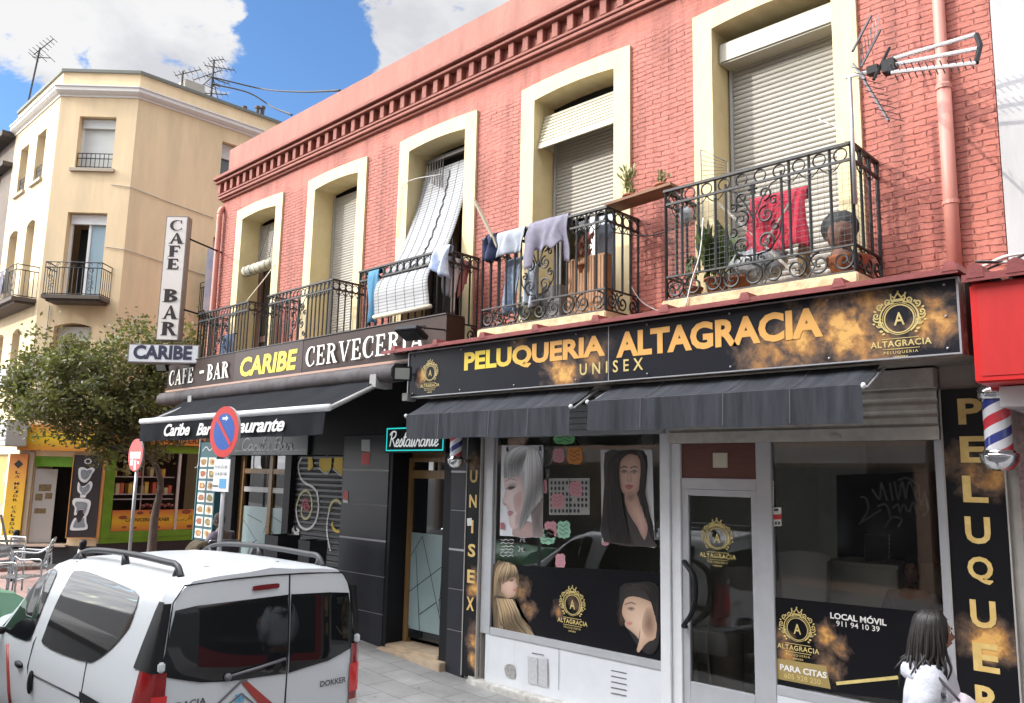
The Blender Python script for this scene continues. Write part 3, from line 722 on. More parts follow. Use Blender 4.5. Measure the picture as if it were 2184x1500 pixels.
# ---------------------------------------------------------------- header sign over the bar door (script lettering)
SCR = {
 'C': [[(.62,.86),(.50,1.0),(.30,.98),(.10,.75),(.0,.42),(.10,.12),(.32,.02),(.55,.12),(.70,.3)]],
 'B': [[(.22,.95),(.12,.0),(.05,.05)],[(.0,.78),(.22,1.0),(.55,1.0),(.62,.78),(.42,.58),(.22,.55)],[(.35,.57),(.62,.45),(.6,.15),(.35,.0),(.12,.08)]],
 'R': [[(.22,.95),(.12,.0)],[(.0,.78),(.22,1.0),(.58,1.0),(.62,.75),(.40,.55),(.22,.52)],[(.32,.53),(.5,.25),(.66,.02),(.8,.1)]],
 'a': [[(.42,.40),(.25,.48),(.06,.32),(.04,.12),(.16,.0),(.32,.1),(.42,.38)],[(.44,.45),(.40,.12),(.48,.0),(.62,.12)]],
 'r': [[(.0,.15),(.14,.48),(.18,.36),(.34,.40),(.32,.12),(.38,.0),(.5,.12)]],
 'i': [[(.0,.15),(.12,.45),(.08,.1),(.16,.0),(.30,.14)],[(.17,.63),(.19,.66)]],
 'b': [[(.0,.15),(.22,.7),(.24,.98),(.12,.9),(.08,.3),(.14,.02),(.32,.05),(.38,.3),(.28,.42),(.42,.36)]],
 'e': [[(.0,.14),(.22,.25),(.32,.40),(.20,.48),(.06,.30),(.08,.06),(.22,.0),(.42,.14)]],
 's': [[(.0,.12),(.22,.5),(.30,.2),(.22,.0),(.04,.04),(.26,.06),(.42,.16)]],
 't': [[(.0,.14),(.2,.9),(.1,.2),(.16,.0),(.32,.14)],[(.02,.6),(.32,.64)]],
 'u': [[(.0,.15),(.1,.46),(.08,.1),(.18,.0),(.34,.42),(.34,.1),(.42,.0),(.54,.14)]],
 'n': [[(.0,.15),(.1,.46),(.09,.0)],[(.09,.2),(.26,.46),(.34,.38),(.32,.08),(.4,.0),(.54,.14)]]}
SCW = {'C': .62, 'B': .66, 'R': .72, 'a': .56, 'r': .46, 'i': .27, 'b': .40, 'e': .38, 's': .38, 't': .30, 'u': .50, 'n': .50, ' ': .34}
def script(b, st, fr, x, z, w, h, lw, d=.004, slant=.25):
    tot = sum(SCW[c] for c in st); sx = w/tot; cx = 0; k = 0
    for c in st:
        for st_ in SCR.get(c, []):
            b.ribbon([(x+(cx+p[0]+p[1]*slant*.5)*sx, z+p[1]*h) for p in st_], lw, fr, d+.0006*k, 4); k += 1
        cx += SCW[c]
hs = thing('bar_name_board', 'black board with silver handwriting style bar name, over the glazed bar door', 'sign', (-13.2, -.03, 2.95))
b = MB(); b.box(-14.55, -11.85, -.05, -.004, 2.90, 3.62); b.build('board', mat('black_sign_panel', (.02, .025, .028), .35), hs)
b = MB(); fr = facade(-.05); script(b, 'Caribe Bar', fr, -14.05, 2.99, 1.75, .21, .026)
b.fbox(fr, -14.5, -11.9, 2.975, 2.982, 0, .004); b.fbox(fr, -11.907, -11.9, 2.982, 3.5, 0, .004)
b.text('696 34 41 21 · 917 81 31 08', fr, -13.6, 2.92, .9, .035); b.build('lettering', mat('silver_print', (.55, .56, .56), .4), hs)

# ---------------------------------------------------------------- menu board
mb_ = thing('menu_board', 'tall teal menu board with two columns of food photos on the corner of the bar', 'sign', (-15.2, -.1, 1.3))
b = MB(); b.box(-15.60, -14.86, -.10, -.003, 1.30, 3.15); b.build('board', mat('teal_board', (.012, .085, .105), .4), mb_)
f = Flat(-.104); fr = f.fr
dish = [mat('dish_%s' % n, c, .6, var=.5, vscale=30, col2=c2) for n, c, c2 in (('stew', (.45, .22, .08), (.2, .08, .03)), ('greens', (.35, .30, .10), (.15, .12, .04)), ('meat', (.40, .14, .07), (.18, .05, .03)), ('rice', (.62, .45, .2), (.35, .2, .08)))]
CARD = mat('white_card', (.70, .70, .66), .6)
f.line(mat('silver_print', (.55, .56, .56), .4), [(-15.5, 2.98), (-15.35, 3.06), (-15.2, 2.99), (-15.05, 3.05), (-14.95, 3.0)], .02, raw=True)
for r_ in range(7):
    for c_ in range(2):
        x = -15.55+c_*.355; z = 2.68-r_*.225
        f.mat_(CARD); f.fbox(fr, x, x+.29, z, z+.175, 0, .003); f.k = 6
        f.mat_(dish[(r_*2+c_*3) % 4]); pts = [(x+.145+.115*math.cos(t)*(1+.15*math.sin(3*t+r_)), z+.087+.068*math.sin(t)*(1+.15*math.cos(2*t+c_))) for t in [k*.35 for k in range(18)]]
        f.poly([fr.p(a, c, .0045) for a, c in pts]); f.mat_(dish[(r_+c_+1) % 4]); f.disc(fr, x+.17, z+.09, .05, .035, .0055, 12)
f.build('photo', f.mats, mb_)
b = MB(); b.box(-15.62, -15.60, -.12, -.003, 1.28, 3.17); b.box(-14.86, -14.84, -.12, -.003, 1.28, 3.17); b.build('frame', mat('teal_frame', (.10, .28, .33), .4), mb_)

# ---------------------------------------------------------------- brown bar fascia
BF = thing('bar_fascia', 'long brown fascia board with white and yellow capitals, above the bar awning', 'sign', (-11.9, -.72, 4.06))
BX0, BX1, BYF = -15.92, -7.72, -.72
BROWN = mat('brown_panel', (.042, .023, .018), .45, var=.3, vscale=2.5, spec=.2); BROWN2 = mat('grey_brown_panel', (.066, .046, .042), .45, var=.2, vscale=2.5, spec=.2)
xa = at(*Z4(617, 400), BYF).x; xb = at(*Z4(1112, 320), BYF).x
b = MB(); b.box(BX0, xa-.004, BYF, -.4, 4.135, 4.655); b.box(xb+.004, BX1, BYF, -.4, 4.135, 4.645)
b.cur = 1; b.box(xa+.002, xb-.002, BYF-.004, -.4, 4.135, 4.652); b.build('panel', [BROWN, BROWN2], BF)
b = MB(); b.box(BX0-.02, BX1, BYF-.02, -.38, 4.10, 4.135); b.cur = 1; b.box(BX0-.02, BX1, BYF-.026, -.4, 4.075, 4.10); b.box(BX0-.02, BX1, BYF-.016, -.4, 4.655, 4.668); b.build('trim', [mat('copper_trim', (.46, .27, .19), .4), mat('dark_trim', (.05, .04, .04), .5)], BF)
b = MB(); b.box(BX0, BX1, -.4, 0, 4.14, 4.17); b.build('fascia_soffit', BLACK, BF)
def serif(b, st, fr, x, z, w, h, d=.005, th=.20, tn=.075, gap=.14):
    W = {'A': .92, 'B': .78, 'C': .84, 'E': .76, 'F': .70, 'I': .38, 'R': .86, 'V': .92, '-': .5, ' ': .3}
    tot = sum(W[c] for c in st)+gap*(len(st)-1); sx = w/tot; cx = 0; n = [0]
    def pg(pts):
        n[0] += 1; q = [(x+(cx+a)*sx, z+c*h) for a, c in pts]; b.poly([fr.p(a, c, d+.0005*n[0]) for a, c in ccw(q)])
    def rc(a0, a1, c0, c1): pg([(a0, c0), (a1, c0), (a1, c1), (a0, c1)])
    def bowl(cy, ry, x0, x1, t):
        k = [(-90+180*i/12)*math.pi/180 for i in range(13)]; o = [(x0+(x1-x0)*math.cos(a), cy+ry*math.sin(a)) for a in k]
        i_ = [(x0+(x1-x0-t)*math.cos(a), cy+(ry-tn)*math.sin(a)) for a in k]
        for j in range(12): pg([o[j], o[j+1], i_[j+1], i_[j]])
    s = .07
    for c in st:
        if c in 'BEFIR': rc(.08, .08+th, 0, 1); rc(0, .36, 0, s*.8); rc(0, .36, 1-s*.8, 1)
        if c in 'EF':
            rc(.28, .64, 1-tn, 1); rc(.58, .66, .74, 1-tn); rc(.28, .50, .5-tn/2, .5+tn/2); rc(.47, .53, .38, .62)
        if c == 'E': rc(.28, .68, 0, tn); rc(.63, .72, tn, .28)
        if c in 'BR': bowl(.76, .24, .28, .70, th*.95)
        if c == 'B': bowl(.27, .27, .28, .77, th)
        if c == 'R': pg([(.36, .54), (.56, .54), (.86, 0), (.62, 0)]); rc(.60, .9, 0, s*.8)
        if c == 'A': pg([(.08, 0), (.08+tn*1.1, 0), (.47, .93), (.43, 1)]); pg([(.40, 1), (.52, 1), (.86, 0), (.86-th*1.15, 0)]); rc(.22, .66, .28, .28+tn); rc(0, .26, 0, s*.7); rc(.56, .96, 0, s*.7)
        if c == 'V': pg([(.08, 1), (.08+th*1.15, 1), (.52, 0), (.42, 0)]); pg([(.45, .02), (.50, 0), (.86, 1), (.86-tn*1.1, 1)]); rc(0, .38, 1-s*.7, 1); rc(.68, .96, 1-s*.7, 1)
        if c == 'C':
            k = [(42+276*i/22)*math.pi/180 for i in range(23)]
            o = [(.44+.44*math.cos(a), .5+.52*math.sin(a)) for a in k]; i_ = [(.50+.30*math.cos(a), .5+.455*math.sin(a)) for a in k]
            for j in range(22): pg([o[j], o[j+1], i_[j+1], i_[j]])
            rc(.70, .77, .66, .98); rc(.74, .80, .08, .26)
        if c == '-': rc(.05, .5, .36, .50)
        cx += W[c]+gap
def span(p0, p1, Y): a = at(*p0, Y); c = at(*p1, Y); return a.x, a.z, c.x, c.z
WLET = mat('white_letter', (.80, .78, .73), .45); YLET = mat('yellow_letter', (.80, .60, .03), .45)
fr = facade(BYF-.004)
b = MB()
x0, z0, x1, z1 = span(Z4(140, 558), Z4(330, 420), BYF); serif(b, 'CAFE', fr, x0, z0, x1-x0, z1-z0)
a0 = at(*Z4(362, 490), BYF); a1 = at(*Z4(395, 455), BYF); b.fbox(fr, a0.x, a1.x, z0+.15, z0+.20, 0, .006)
x0, _, x1, _ = span(Z4(415, 525), Z4(588, 375), BYF); serif(b, 'BAR', fr, x0, z0, x1-x0, z1-z0)
x0, z0, x1, z1 = span(Z4(1135, 420), Z4(2025, 128), BYF); hh = at(*Z4(1250, 262), BYF).z-z0
serif(b, 'CERVECERIA', fr, x0, z0, x1-x0, hh, th=.17)
xi = x0+(x1-x0)*.845; b.poly([fr.p(xi, z0+hh*1.05, .006), fr.p(xi+.05, z0+hh*1.05, .006), fr.p(xi+.13, z0+hh*1.2, .006), fr.p(xi+.05, z0+hh*1.2, .006)])
b.build('lettering', WLET, BF)
x0, z0, x1, z1 = span(Z4(655, 495), Z4(1078, 285), BYF)
b = MB(); b.text('CARIBE', fr, x0, z0, x1-x0, z1-z0, .006, bold=.035, shear=.12); b.build('lettering', YLET, BF)

# ---------------------------------------------------------------- bar awning
BA = thing('bar_awning', 'black retractable awning with white front bar and white slanted lettering', 'awning', (-11.8, -1.2, 3.0))
CAS = mat('brown_grey_casing', (.060, .047, .047), .55, var=.5, vscale=5, spec=.2, col2=(.11, .10, .10))
b = MB(); b.smooth = True
prof = [(-.68, 4.07), (-.86, 4.07), (-.93, 4.0), (-.93, 3.90), (-.88, 3.84), (-.70, 3.84)]
b.grid([[(x, y, z) for y, z in prof] for x in (BX0+.05, -8.55)]); b.smooth = False
b.poly([(BX0+.05, y, z) for y, z in prof]); b.poly([(-8.55, y, z) for y, z in prof[::-1]]); b.build('cassette', CAS, BA)
FAB = mat('black_canvas', (.020, .021, .025), .9, var=.4, vscale=1.6, bump=.2, bscale=200, spec=.12)
ax0, ax1 = -14.72, -8.95; yf, zf_ = -1.62, 3.44
b = MB(); b.smooth = True
rows = []
for j in range(9):
    t = j/8
    rows.append([(ax0+(ax1-ax0)*i/40, -.80+(yf+.80)*t, 3.93+(zf_-3.93)*t-.05*math.sin(math.pi*t)+.012*math.sin(i*.9+t*3)*t*(1-t)*4) for i in range(41)])
b.grid(rows); b.build('canopy', FAB, BA)
b = MB(); b.smooth = True
b.grid([[(ax0+(ax1-ax0)*i/60, yf-.02-.018*math.sin(i*.55)*t-.012*math.sin(i*1.3)*t, zf_-.05-(.30+.006*math.sin(i*.4))*t) for i in range(61)] for t in (0, .33, .66, 1)]); va = b.build('valance', FAB, BA)
f = Flat(yf-.048); m_ = WLET
for st, pa, pb in (('Caribe', (350, 930), (407, 905)), ('Bar', (420, 928), (454, 903)), ('Restaurante', (459, 925), (609, 897))):
    x0, z0, x1, z1 = span(pa, pb, yf-.04); f.words(m_, st, x0, z0-.01, x1-x0, .205 if st != 'Bar' else .19, bold=.028, shear=.32, space=.94)
f.build('lettering', f.mats, va)
b = MB(); b.smooth = True; b.tube([(ax0-.03, yf, zf_), (ax1+.05, yf, zf_)], .048, 12); b.build('front_bar', WHITE_PAINT, BA)
for x in (ax1+.02, ax0+.3):
    b = MB(); b.smooth = True; b.tube([(x, -.86, 3.80), (x-.02, yf+.05, zf_+.0)], .032, 10); b.smooth = False
    b.box(x-.07, x+.07, -.94, -.66, 3.76, 3.94); b.build('folding_arm', mat('arm_grey', (.33, .32, .31), .4), BA)
b = MB(); b.tube([(-15.0, -.4, 3.3), (-15.0, -.4, 2.72), (-15.0, -.42, 2.66), (-15.0, -.46, 2.66)], .012, 6); b.build('crank', WHITE_PAINT, BA)

ff_ = Flat(-.016)
for m_, P_ in ((mat('grey_sticker', (.45, .45, .44), .5), ((771, 938), (789, 938), (789, 964), (771, 962))), (mat('red_print', (.55, .04, .04), .5), ((771, 965), (789, 966), (788, 992), (770, 990)))): ff_.shape(m_, P_)
tag(ff_.build('sticker', ff_.mats), 'grey and red sticker high on the dark tiled wall left of the restaurant door', 'sticker')
ff_ = Flat(-.018); ff_.shape(mat('red_print', (.55, .04, .04), .5), ((732, 1047), (742, 1047), (742, 1066), (732, 1065))); ff_.shape(CARD, ((732, 1066), (742, 1067), (742, 1073), (732, 1072)))
tag(ff_.build('sticker', ff_.mats), 'small red and white sticker at the left edge of the dark tiled wall', 'sticker')
# ================================================================ salon: sign, canopy, awnings
def gold_cloud(name, base, blobs, rough=.35):
    m = bpy.data.materials.new(name); m.use_nodes = True; nt = m.node_tree; N = nt.nodes; L = nt.links; bs = N['Principled BSDF']
    bs.inputs['Roughness'].default_value = rough; bs.inputs['Specular IOR Level'].default_value = .25
    ge = N.new('ShaderNodeNewGeometry'); tot = None
    def mth(op, a, c):
        q = N.new('ShaderNodeMath'); q.operation = op
        for i, z in enumerate((a, c)):
            if isinstance(z, (int, float)): q.inputs[i].default_value = z
            else: L.new(z, q.inputs[i])
        return q.outputs[0]
    n = N.new('ShaderNodeTexNoise'); n.inputs['Scale'].default_value = 5.5; n.inputs['Detail'].default_value = 8; n.inputs['Roughness'].default_value = .68; n.inputs['Distortion'].default_value = .15
    L.new(ge.outputs['Position'], n.inputs['Vector'])
    n2 = N.new('ShaderNodeTexNoise'); n2.inputs['Scale'].default_value = 4.5; n2.inputs['Detail'].default_value = 5; n2.inputs['Roughness'].default_value = .6; n2.inputs['Distortion'].default_value = .6; L.new(ge.outputs['Position'], n2.inputs['Vector'])
    for (x, y, z, r, a) in blobs:
        d = N.new('ShaderNodeVectorMath'); d.operation = 'DISTANCE'; L.new(ge.outputs['Position'], d.inputs[0]); d.inputs[1].default_value = (x, y, z)
        dd = mth('ADD', d.outputs['Value'], mth('MULTIPLY', mth('SUBTRACT', n2.outputs[0], .5), r*1.5))
        mr = N.new('ShaderNodeMapRange'); mr.interpolation_type = 'SMOOTHSTEP'; L.new(dd, mr.inputs[0]); mr.inputs[1].default_value = -.1*r; mr.inputs[2].default_value = r; mr.inputs[3].default_value = a; mr.inputs[4].default_value = 0
        tot = mr.outputs[0] if tot is None else mth('MAXIMUM', tot, mr.outputs[0])
    v = mth('MULTIPLY', tot, mth('SUBTRACT', mth('MULTIPLY', n.outputs[0], 2.6), .55))
    cr = N.new('ShaderNodeValToRGB'); L.new(v, cr.inputs[0]); e = cr.color_ramp.elements
    e[0].position = .08; e[0].color = (*base, 1); e[1].position = .95; e[1].color = (.75, .42, .13, 1)
    q = cr.color_ramp.elements.new(.35); q.color = (.13, .085, .06, 1); q = cr.color_ramp.elements.new(.6); q.color = (.38, .19, .07, 1)
    L.new(cr.outputs[0], bs.inputs['Base Color']); MATS[name] = m; return m
def letter_gold():
    m = mat('gold_gradient', (.8, .45, .12), .45); nt = m.node_tree; N = nt.nodes; L = nt.links; bs = N['Principled BSDF']
    ge = N.new('ShaderNodeNewGeometry'); n = N.new('ShaderNodeTexNoise'); n.inputs['Scale'].default_value = .9; n.inputs['Detail'].default_value = 2; L.new(ge.outputs['Position'], n.inputs['Vector'])
    sp = N.new('ShaderNodeSeparateXYZ'); L.new(ge.outputs['Position'], sp.inputs[0])
    mr = N.new('ShaderNodeMapRange'); L.new(sp.outputs[0], mr.inputs[0]); mr.inputs[1].default_value = -6.9; mr.inputs[2].default_value = -5.8
    ad = N.new('ShaderNodeMath'); ad.operation = 'ADD'; L.new(mr.outputs[0], ad.inputs[0]); L.new(n.outputs[0], ad.inputs[1])
    r2 = N.new('ShaderNodeMapRange'); L.new(ad.outputs[0], r2.inputs[0]); r2.inputs[1].default_value = .4; r2.inputs[2].default_value = 1.3
    mx = N.new('ShaderNodeMix'); mx.data_type = 'RGBA'; L.new(r2.outputs[0], mx.inputs[0]); mx.inputs[6].default_value = (.85, .66, .06, 1); mx.inputs[7].default_value = (.78, .40, .10, 1)
    L.new(mx.outputs[2], bs.inputs['Base Color']); return m
GOLDL = letter_gold()
PALEGOLD = mat('pale_gold_print', (.74, .58, .22), .45, var=.25, vscale=12)
def emblem(b, fr, cx, cy, r, words=True, d=.004, thin=1.0):
    w = r*.085*thin; k = [0]
    def rb(pts, ww=w, sm=4, closed=False, taper=None):
        k[0] += 1; b.ribbon([(cx+x*r, cy+y*r) for x, y in pts], ww, fr, d+.00025*k[0], sm, closed, taper)
    circ = lambda q: [(q*math.cos(t*math.pi/14), q*math.sin(t*math.pi/14)) for t in range(28)]
    rb(circ(1.0), w*.9, 0, True); rb(circ(1.13), w*.5, 0, True)
    b.text('A', fr, cx-r*.36, cy-r*.46, r*.72, r*.92, d, bold=.01)
    for s in (-1, 1):
        for (x, y, rr, t, a, g) in ((.72, 1.28, .22, 1.15, -.35, 1), (1.28, .98, .24, 1.2, -.6, 1), (1.55, .35, .24, 1.2, -.75, 1), (1.30, -.30, .18, 1.0, .9, -1)):
            rb([(s*(x+px), y+py) for px, py in spiral(0, 0, rr, t, a*math.pi, g, 16)], w, 0)
        rb([(s*x, y) for x, y in ((.30, 1.18), (.75, 1.08), (1.08, .75), (1.28, .30), (1.28, -.15), (1.08, -.60), (.75, -.92))], w*1.1)
        rb([(s*x, y) for x, y in ((1.22, .1), (1.45, -.1), (1.70, .0), (1.78, .2))], w*.9)
        rb([(s*x, y) for x, y in ((1.15, -.45), (1.4, -.5), (1.58, -.35))], w*.9)
        for (x, y, a, l) in ((1.02, 1.05, .9, .24), (1.52, .62, .5, .24), (1.62, -.25, .2, .24), (1.10, -.82, .1, .3), (.98, -.98, -.3, .26), (.5, 1.35, 1.6, .2)):
            k[0] += 1; ca, sa = math.cos(a), math.sin(a)
            pts = [(l*u, l*.3*math.sin(math.pi*u)*q) for q, us in ((1, (0, .25, .5, .75, 1)), (-1, (.75, .5, .25))) for u in us]
            pts = [(s*(x+ca*u-sa*v), y+sa*u+ca*v) for u, v in pts]
            b.poly([fr.p(cx+px*r, cy+py*r, d+.00025*k[0]) for px, py in ccw(pts)])
    rb([(-.42, 1.28), (-.5, 1.72), (-.24, 1.50), (0, 1.86), (.24, 1.50), (.5, 1.72), (.42, 1.28)], w*1.1, 0, True); rb([(-.36, 1.38), (.36, 1.38)], w, 0)
    for x, y in ((-.5, 1.8), (0, 1.96), (.5, 1.8)): b.disc(fr, cx+x*r, cy+y*r, r*.075, None, d, 8)
    if words:
        b.fbox(fr, cx-r*1.25, cx+r*1.25, cy-r*1.42, cy-r*1.38, 0, d)
        b.text('ALTAGRACIA', fr, cx-r*2.05, cy-r*1.98, r*4.1, r*.46, d, bold=.02, space=1.12)
        b.fbox(fr, cx-r*1.25, cx+r*1.25, cy-r*2.16, cy-r*2.12, 0, d)
        b.text('PELUQUERIA', fr, cx-r*1.15, cy-r*2.52, r*2.3, r*.24, d, space=1.3)
        b.text('UNISEX', fr, cx-r*.5, cy-r*2.80, r*1.0, r*.16, d, bold=.02, space=1.3)
    return b
SY = -.80
SS = thing('salon_fascia', 'long black fascia sign with gold capitals and two crowned emblems over the salon', 'sign', (-5.1, SY, 3.58))
sx0, sx1 = at(871, 800, SY).x, at(2049, 680, SY).x
sz0, sz1 = 3.60, 4.195
blobs = [(*at(px, py, SY), r, a) for px, py, r, a in ((1195, 800, .42, 1.15), (1265, 765, .4, .6), (1790, 690, .45, 1.35), (1700, 745, .55, .95), (1620, 770, .4, .7), (1860, 740, .45, .8), (1830, 640, .4, .8), (1985, 680, .32, 1.05), (900, 805, .16, 1.0), (1110, 730, .3, .5))]
FASC = gold_cloud('salon_fascia_print', (.010, .011, .016), blobs, .42)
b = MB(); b.box(sx0+.015, sx1-.015, SY, SY+.03, sz0+.012, sz1-.012); b.build('panel', FASC, SS)
b = MB(); 
for a_ in ((sx0, sx1, sz0, sz0+.012), (sx0, sx1, sz1-.012, sz1)): b.box(a_[0], a_[1], SY-.012, SY+.04, a_[2], a_[3])
b.box(sx0, sx0+.015, SY-.012, SY+.04, sz0+.012, sz1-.012); b.box(sx1-.015, sx1, SY-.012, SY+.04, sz0+.012, sz1-.012)
b.box(at(1298, 750, SY).x-.004, at(1298, 750, SY).x+.004, SY-.003, SY+.02, sz0+.012, sz1-.012); b.build('frame', mat('thin_sign_frame', (.40, .40, .41), .4, .5), SS)
b = MB(); b.box(sx0, sx1, SY+.04, SY+.16, sz0, sz1); b.build('case', mat('peeling_case', (.42, .36, .28), .8, var=.7, vscale=14, col2=(.07, .05, .04)), SS)
fr = facade(SY-.001)
x0, z0, x1, z1 = span((990, 799), (1754, 660), SY); z0b = at(1740, 719, SY).z; z1b = at(1000, 754, SY).z
b = MB(); b.text('PELUQUERIA', fr, x0, (z0+z0b)/2, at(1291, 760, SY).x-x0, .265, .004, bold=.042); xs_ = at(1315, 740, SY).x
b.text('ALTAGRACIA', fr, xs_, (z0+z0b)/2, x1-xs_, .265, .004, bold=.042); b.build('lettering', GOLDL, SS)
x0, z0, x1, z1 = span((1237, 802), (1372, 769), SY); b = MB(); b.text('UNISEX', fr, x0, z0+.004, x1-x0, .125, .004, bold=.012, space=1.7); b.build('lettering', PALEGOLD, SS)
for (px, py, r_) in ((1918, 680, .112), (918, 796, .090)):
    P = at(px, py, SY); b = MB(); emblem(b, fr, P.x, P.z, r_, thin=1.15); b.build('emblem', PALEGOLD, SS)
b = MB(); b.smooth = True
for k in range(8):
    for z in (sz0+.05, sz1-.05): b.ball((sx0+.1+(sx1-sx0-.2)*k/7, SY-.004, z), .011, 8, 5)
b.ball((sx1-.1, SY-.004, (sz0+sz1)/2), .011, 8, 5); b.build('screw', STEEL, SS)
# canopy under and over the sign
CP = thing('canopy', 'dark red sheet metal canopy roof with raised ribs behind the salon sign', 'canopy', (-5.1, -.4, 3.6))
b = MB()
b.poly([(sx0-.45, -.90, 4.215), (sx1+.03, -.90, 4.215), (sx1+.03, -.01, 4.32), (sx0-.45, -.01, 4.32)]); b.box(sx0-.45, sx1+.03, -.915, -.90, 4.200, 4.245)
x = sx0-.2
while x < sx1+.05:
    b.prism([(-.06, 0), (.06, 0), (.03, .075), (-.03, .075)], Fr((x, -.92, 4.22), (1, 0, 0), (0, 0, 1)), -.86, 0); x += .845
b.build('sheet', RUST_RED, CP)
b = MB(); b.box(sx0+.02, sx1-.02, -.62, 0, 3.62, 3.66); b.build('soffit', mat('grey_soffit', (.30, .27, .23), .8, var=.5), CP)
for xe in (sx0, sx1-.02): b = MB(); b.box(xe, xe+.02, -.64, -.0, 3.62, 4.2); b.build('end_plate', mat('dark_panel', (.10, .075, .06), .7, var=.5), CP)

CANV = mat('charcoal_canvas', (.058, .061, .070), .85, var=.45, vscale=2.2, bump=.3, bscale=200, stretch=(7, 1, .6), col2=(.026, .028, .033), spec=.2)
STITCH = mat('stitch_line', (.12, .12, .13), .8)
def small_awning(label, x0, x1, zfr):
    o = thing('canvas_awning', label, 'awning', ((x0+x1)/2, -.9, zfr-.3), 'small canvas awnings over the salon')
    yb, yf, zb = -.66, -1.06, 3.585
    b = MB(); b.smooth = True
    n = 44
    b.grid([[(x0+(x1-x0)*i/n, yb+(yf-yb)*t, zb+(zfr-zb)*t-.024*math.sin(math.pi*t)-.010*math.sin(i*.7+x0)*math.sin(math.pi*t)-.008*math.sin(i*1.9)*t*(1-t)*2) for i in range(n+1)] for t in [j/6 for j in range(7)]])
    b.build('canopy', CANV, o)
    b = MB(); b.smooth = True
    b.grid([[(x0+(x1-x0)*i/n, yf-.012-(.014*math.sin(i*.62+x0)+.007*math.sin(i*1.53+x0))*t, zfr-.004-.30*t+.006*math.sin(i*.35+1)*t) for i in range(n+1)] for t in (0, .25, .5, .75, 1)]); v = b.build('valance', CANV, o)
    b = MB()
    for k in (1/4.2, 2.35/4.2, 3.3/4.2):
        x = x0+(x1-x0)*k; b.tube([(x, yb, zb+.002), (x, (yb+yf)/2, (zb+zfr)/2-.019), (x, yf, zfr+.003)], .004, 4); b.tube([(x, yf-.025, zfr-.01), (x, yf-.038, zfr-.29)], .0035, 4)
    b.build('seam', STITCH, o)
    b = MB(); b.smooth = True; b.tube([(x0, yf, zfr-.012), (x1, yf, zfr-.012)], .011, 8); b.build('front_bar', mat('dull_bar', (.10, .10, .105), .6), o)
    b = MB(); b.smooth = True
    for x in (x0-.012, x1+.012): b.ball((x, yf-.005, zfr-.012), (.02, .026, .026), 10, 6)
    b.build('end_cap', WHITE_PAINT, o)
    for x in (x0-.02, x1+.02):
        b = MB(); b.tube([(x, -.62, 3.56), (x, -1.03, zfr-.03)], .012, 6); b.build('arm', STEEL, o)
small_awning('charcoal canvas awning over the poster window beside the neon restaurant box', -8.02, -5.37, 3.35)
small_awning('longer charcoal canvas awning hanging over the salon door', -5.13, -2.42, 3.385)
b = MB()
for k, z in enumerate((3.10, 3.17, 3.24, 3.31)): b.box(-7.6, -4.9, -.10, -.03, z+.004, z+.066)
b.box(-7.6, -4.9, -.16, -.03, 3.385, 3.45); b.box(-5.5, -4.95, -.5, -.1, 3.48, 3.52)
tag(b.build('shutter_housing', ALU_GREY), 'grey slatted shutter housing seen in the gap between the two salon awnings', 'shutter')

# ---------------------------------------------------------------- salon shopfront
SF = thing('salon_shopfront', 'aluminium salon shopfront with display window, glass door and black and gold window prints', 'shopfront', (-5, 0, -.2))
FW = mat('satin_aluminium', (.55, .56, .58), .42, .45, var=.14, vscale=4); FWH = mat('white_frame', (.70, .71, .72), .45, var=.12, vscale=4)
b = MB()
b.box(-7.70, -7.52, -.01, .09, .66, 3.62); b.box(-7.52, -7.49, .02, .09, .75, 3.62); b.box(-7.52, -4.98, -.012, .09, .66, .75)
b.box(-4.74, -3.88, .01, .09, 2.53, 2.64); b.box(-3.88, -3.72, -.005, .09, .3, 3.0); b.box(-3.72, -2.24, -.005, .09, .66, .75)
b.box(-2.24, -2.17, -.01, .09, .66, 3.0)
b.build('window_frame', FW, SF, bevel=.006)
b = MB(); b.box(-4.98, -4.855, -.03, .09, -.3, 3.62); b.box(-4.855, -4.74, .0, .09, -.3, 3.0); b.build('post', FWH, SF, bevel=.006)
# shutter above the door, its bottom beam
b = MB(); corr(b, -4.86, -2.185, 3.11, 3.44, -.02, .105, .028); b.box(-4.855, -2.18, -.06, .0, 3.0, 3.11); b.box(-4.855, -2.18, -.14, .02, 3.44, 3.60)
for x in (-4.05, -3.1): b.box(x, x+.09, -.075, -.06, 3.02, 3.05)
b.build('roller_shutter', mat('beige_shutter', (.66, .63, .57), .5, .1, var=.35, vscale=6, col2=(.44, .41, .37)), SF)
# panes
b = MB(); b.poly([(-7.49, .03, .75), (-4.98, .03, .75), (-4.98, .03, 3.62), (-7.49, .03, 3.62)]); b.build('window_pane', GLASS, SF)
b = MB(); b.poly([(-3.72, .03, .75), (-2.24, .03, .75), (-2.24, .03, 3.0), (-3.72, .03, 3.0)]); b.build('window_pane', GLASS, SF)
# door
dr = MB(); dr.box(-4.74, -4.66, .02, .07, .3, 2.53); dr.box(-3.95, -3.885, .02, .07, .3, 2.53); dr.box(-4.66, -3.95, .02, .07, .3, .61); dr.box(-4.66, -3.95, .02, .07, 2.46, 2.53)
door = dr.build('door', FW, SF, bevel=.005)
b = MB(); b.poly([(-4.66, .045, .61), (-3.95, .045, .61), (-3.95, .045, 2.46), (-4.66, .045, 2.46)]); b.build('pane', GLASS, door)
b = MB(); b.smooth = True
for s_ in (1, .62): b.tube(smooth_path([(-4.70, .02, 1.78), (-4.66, -.07*s_, 1.78), (-4.52-.03*(1-s_), -.13*s_, 1.66), (-4.50-.05*(1-s_), -.14*s_, 1.45), (-4.56-.04*(1-s_), -.13*s_, 1.28), (-4.68, -.07*s_, 1.16), (-4.70, .02, 1.14)], 5), .021, 10)
b.build('handle', BLACK, door)
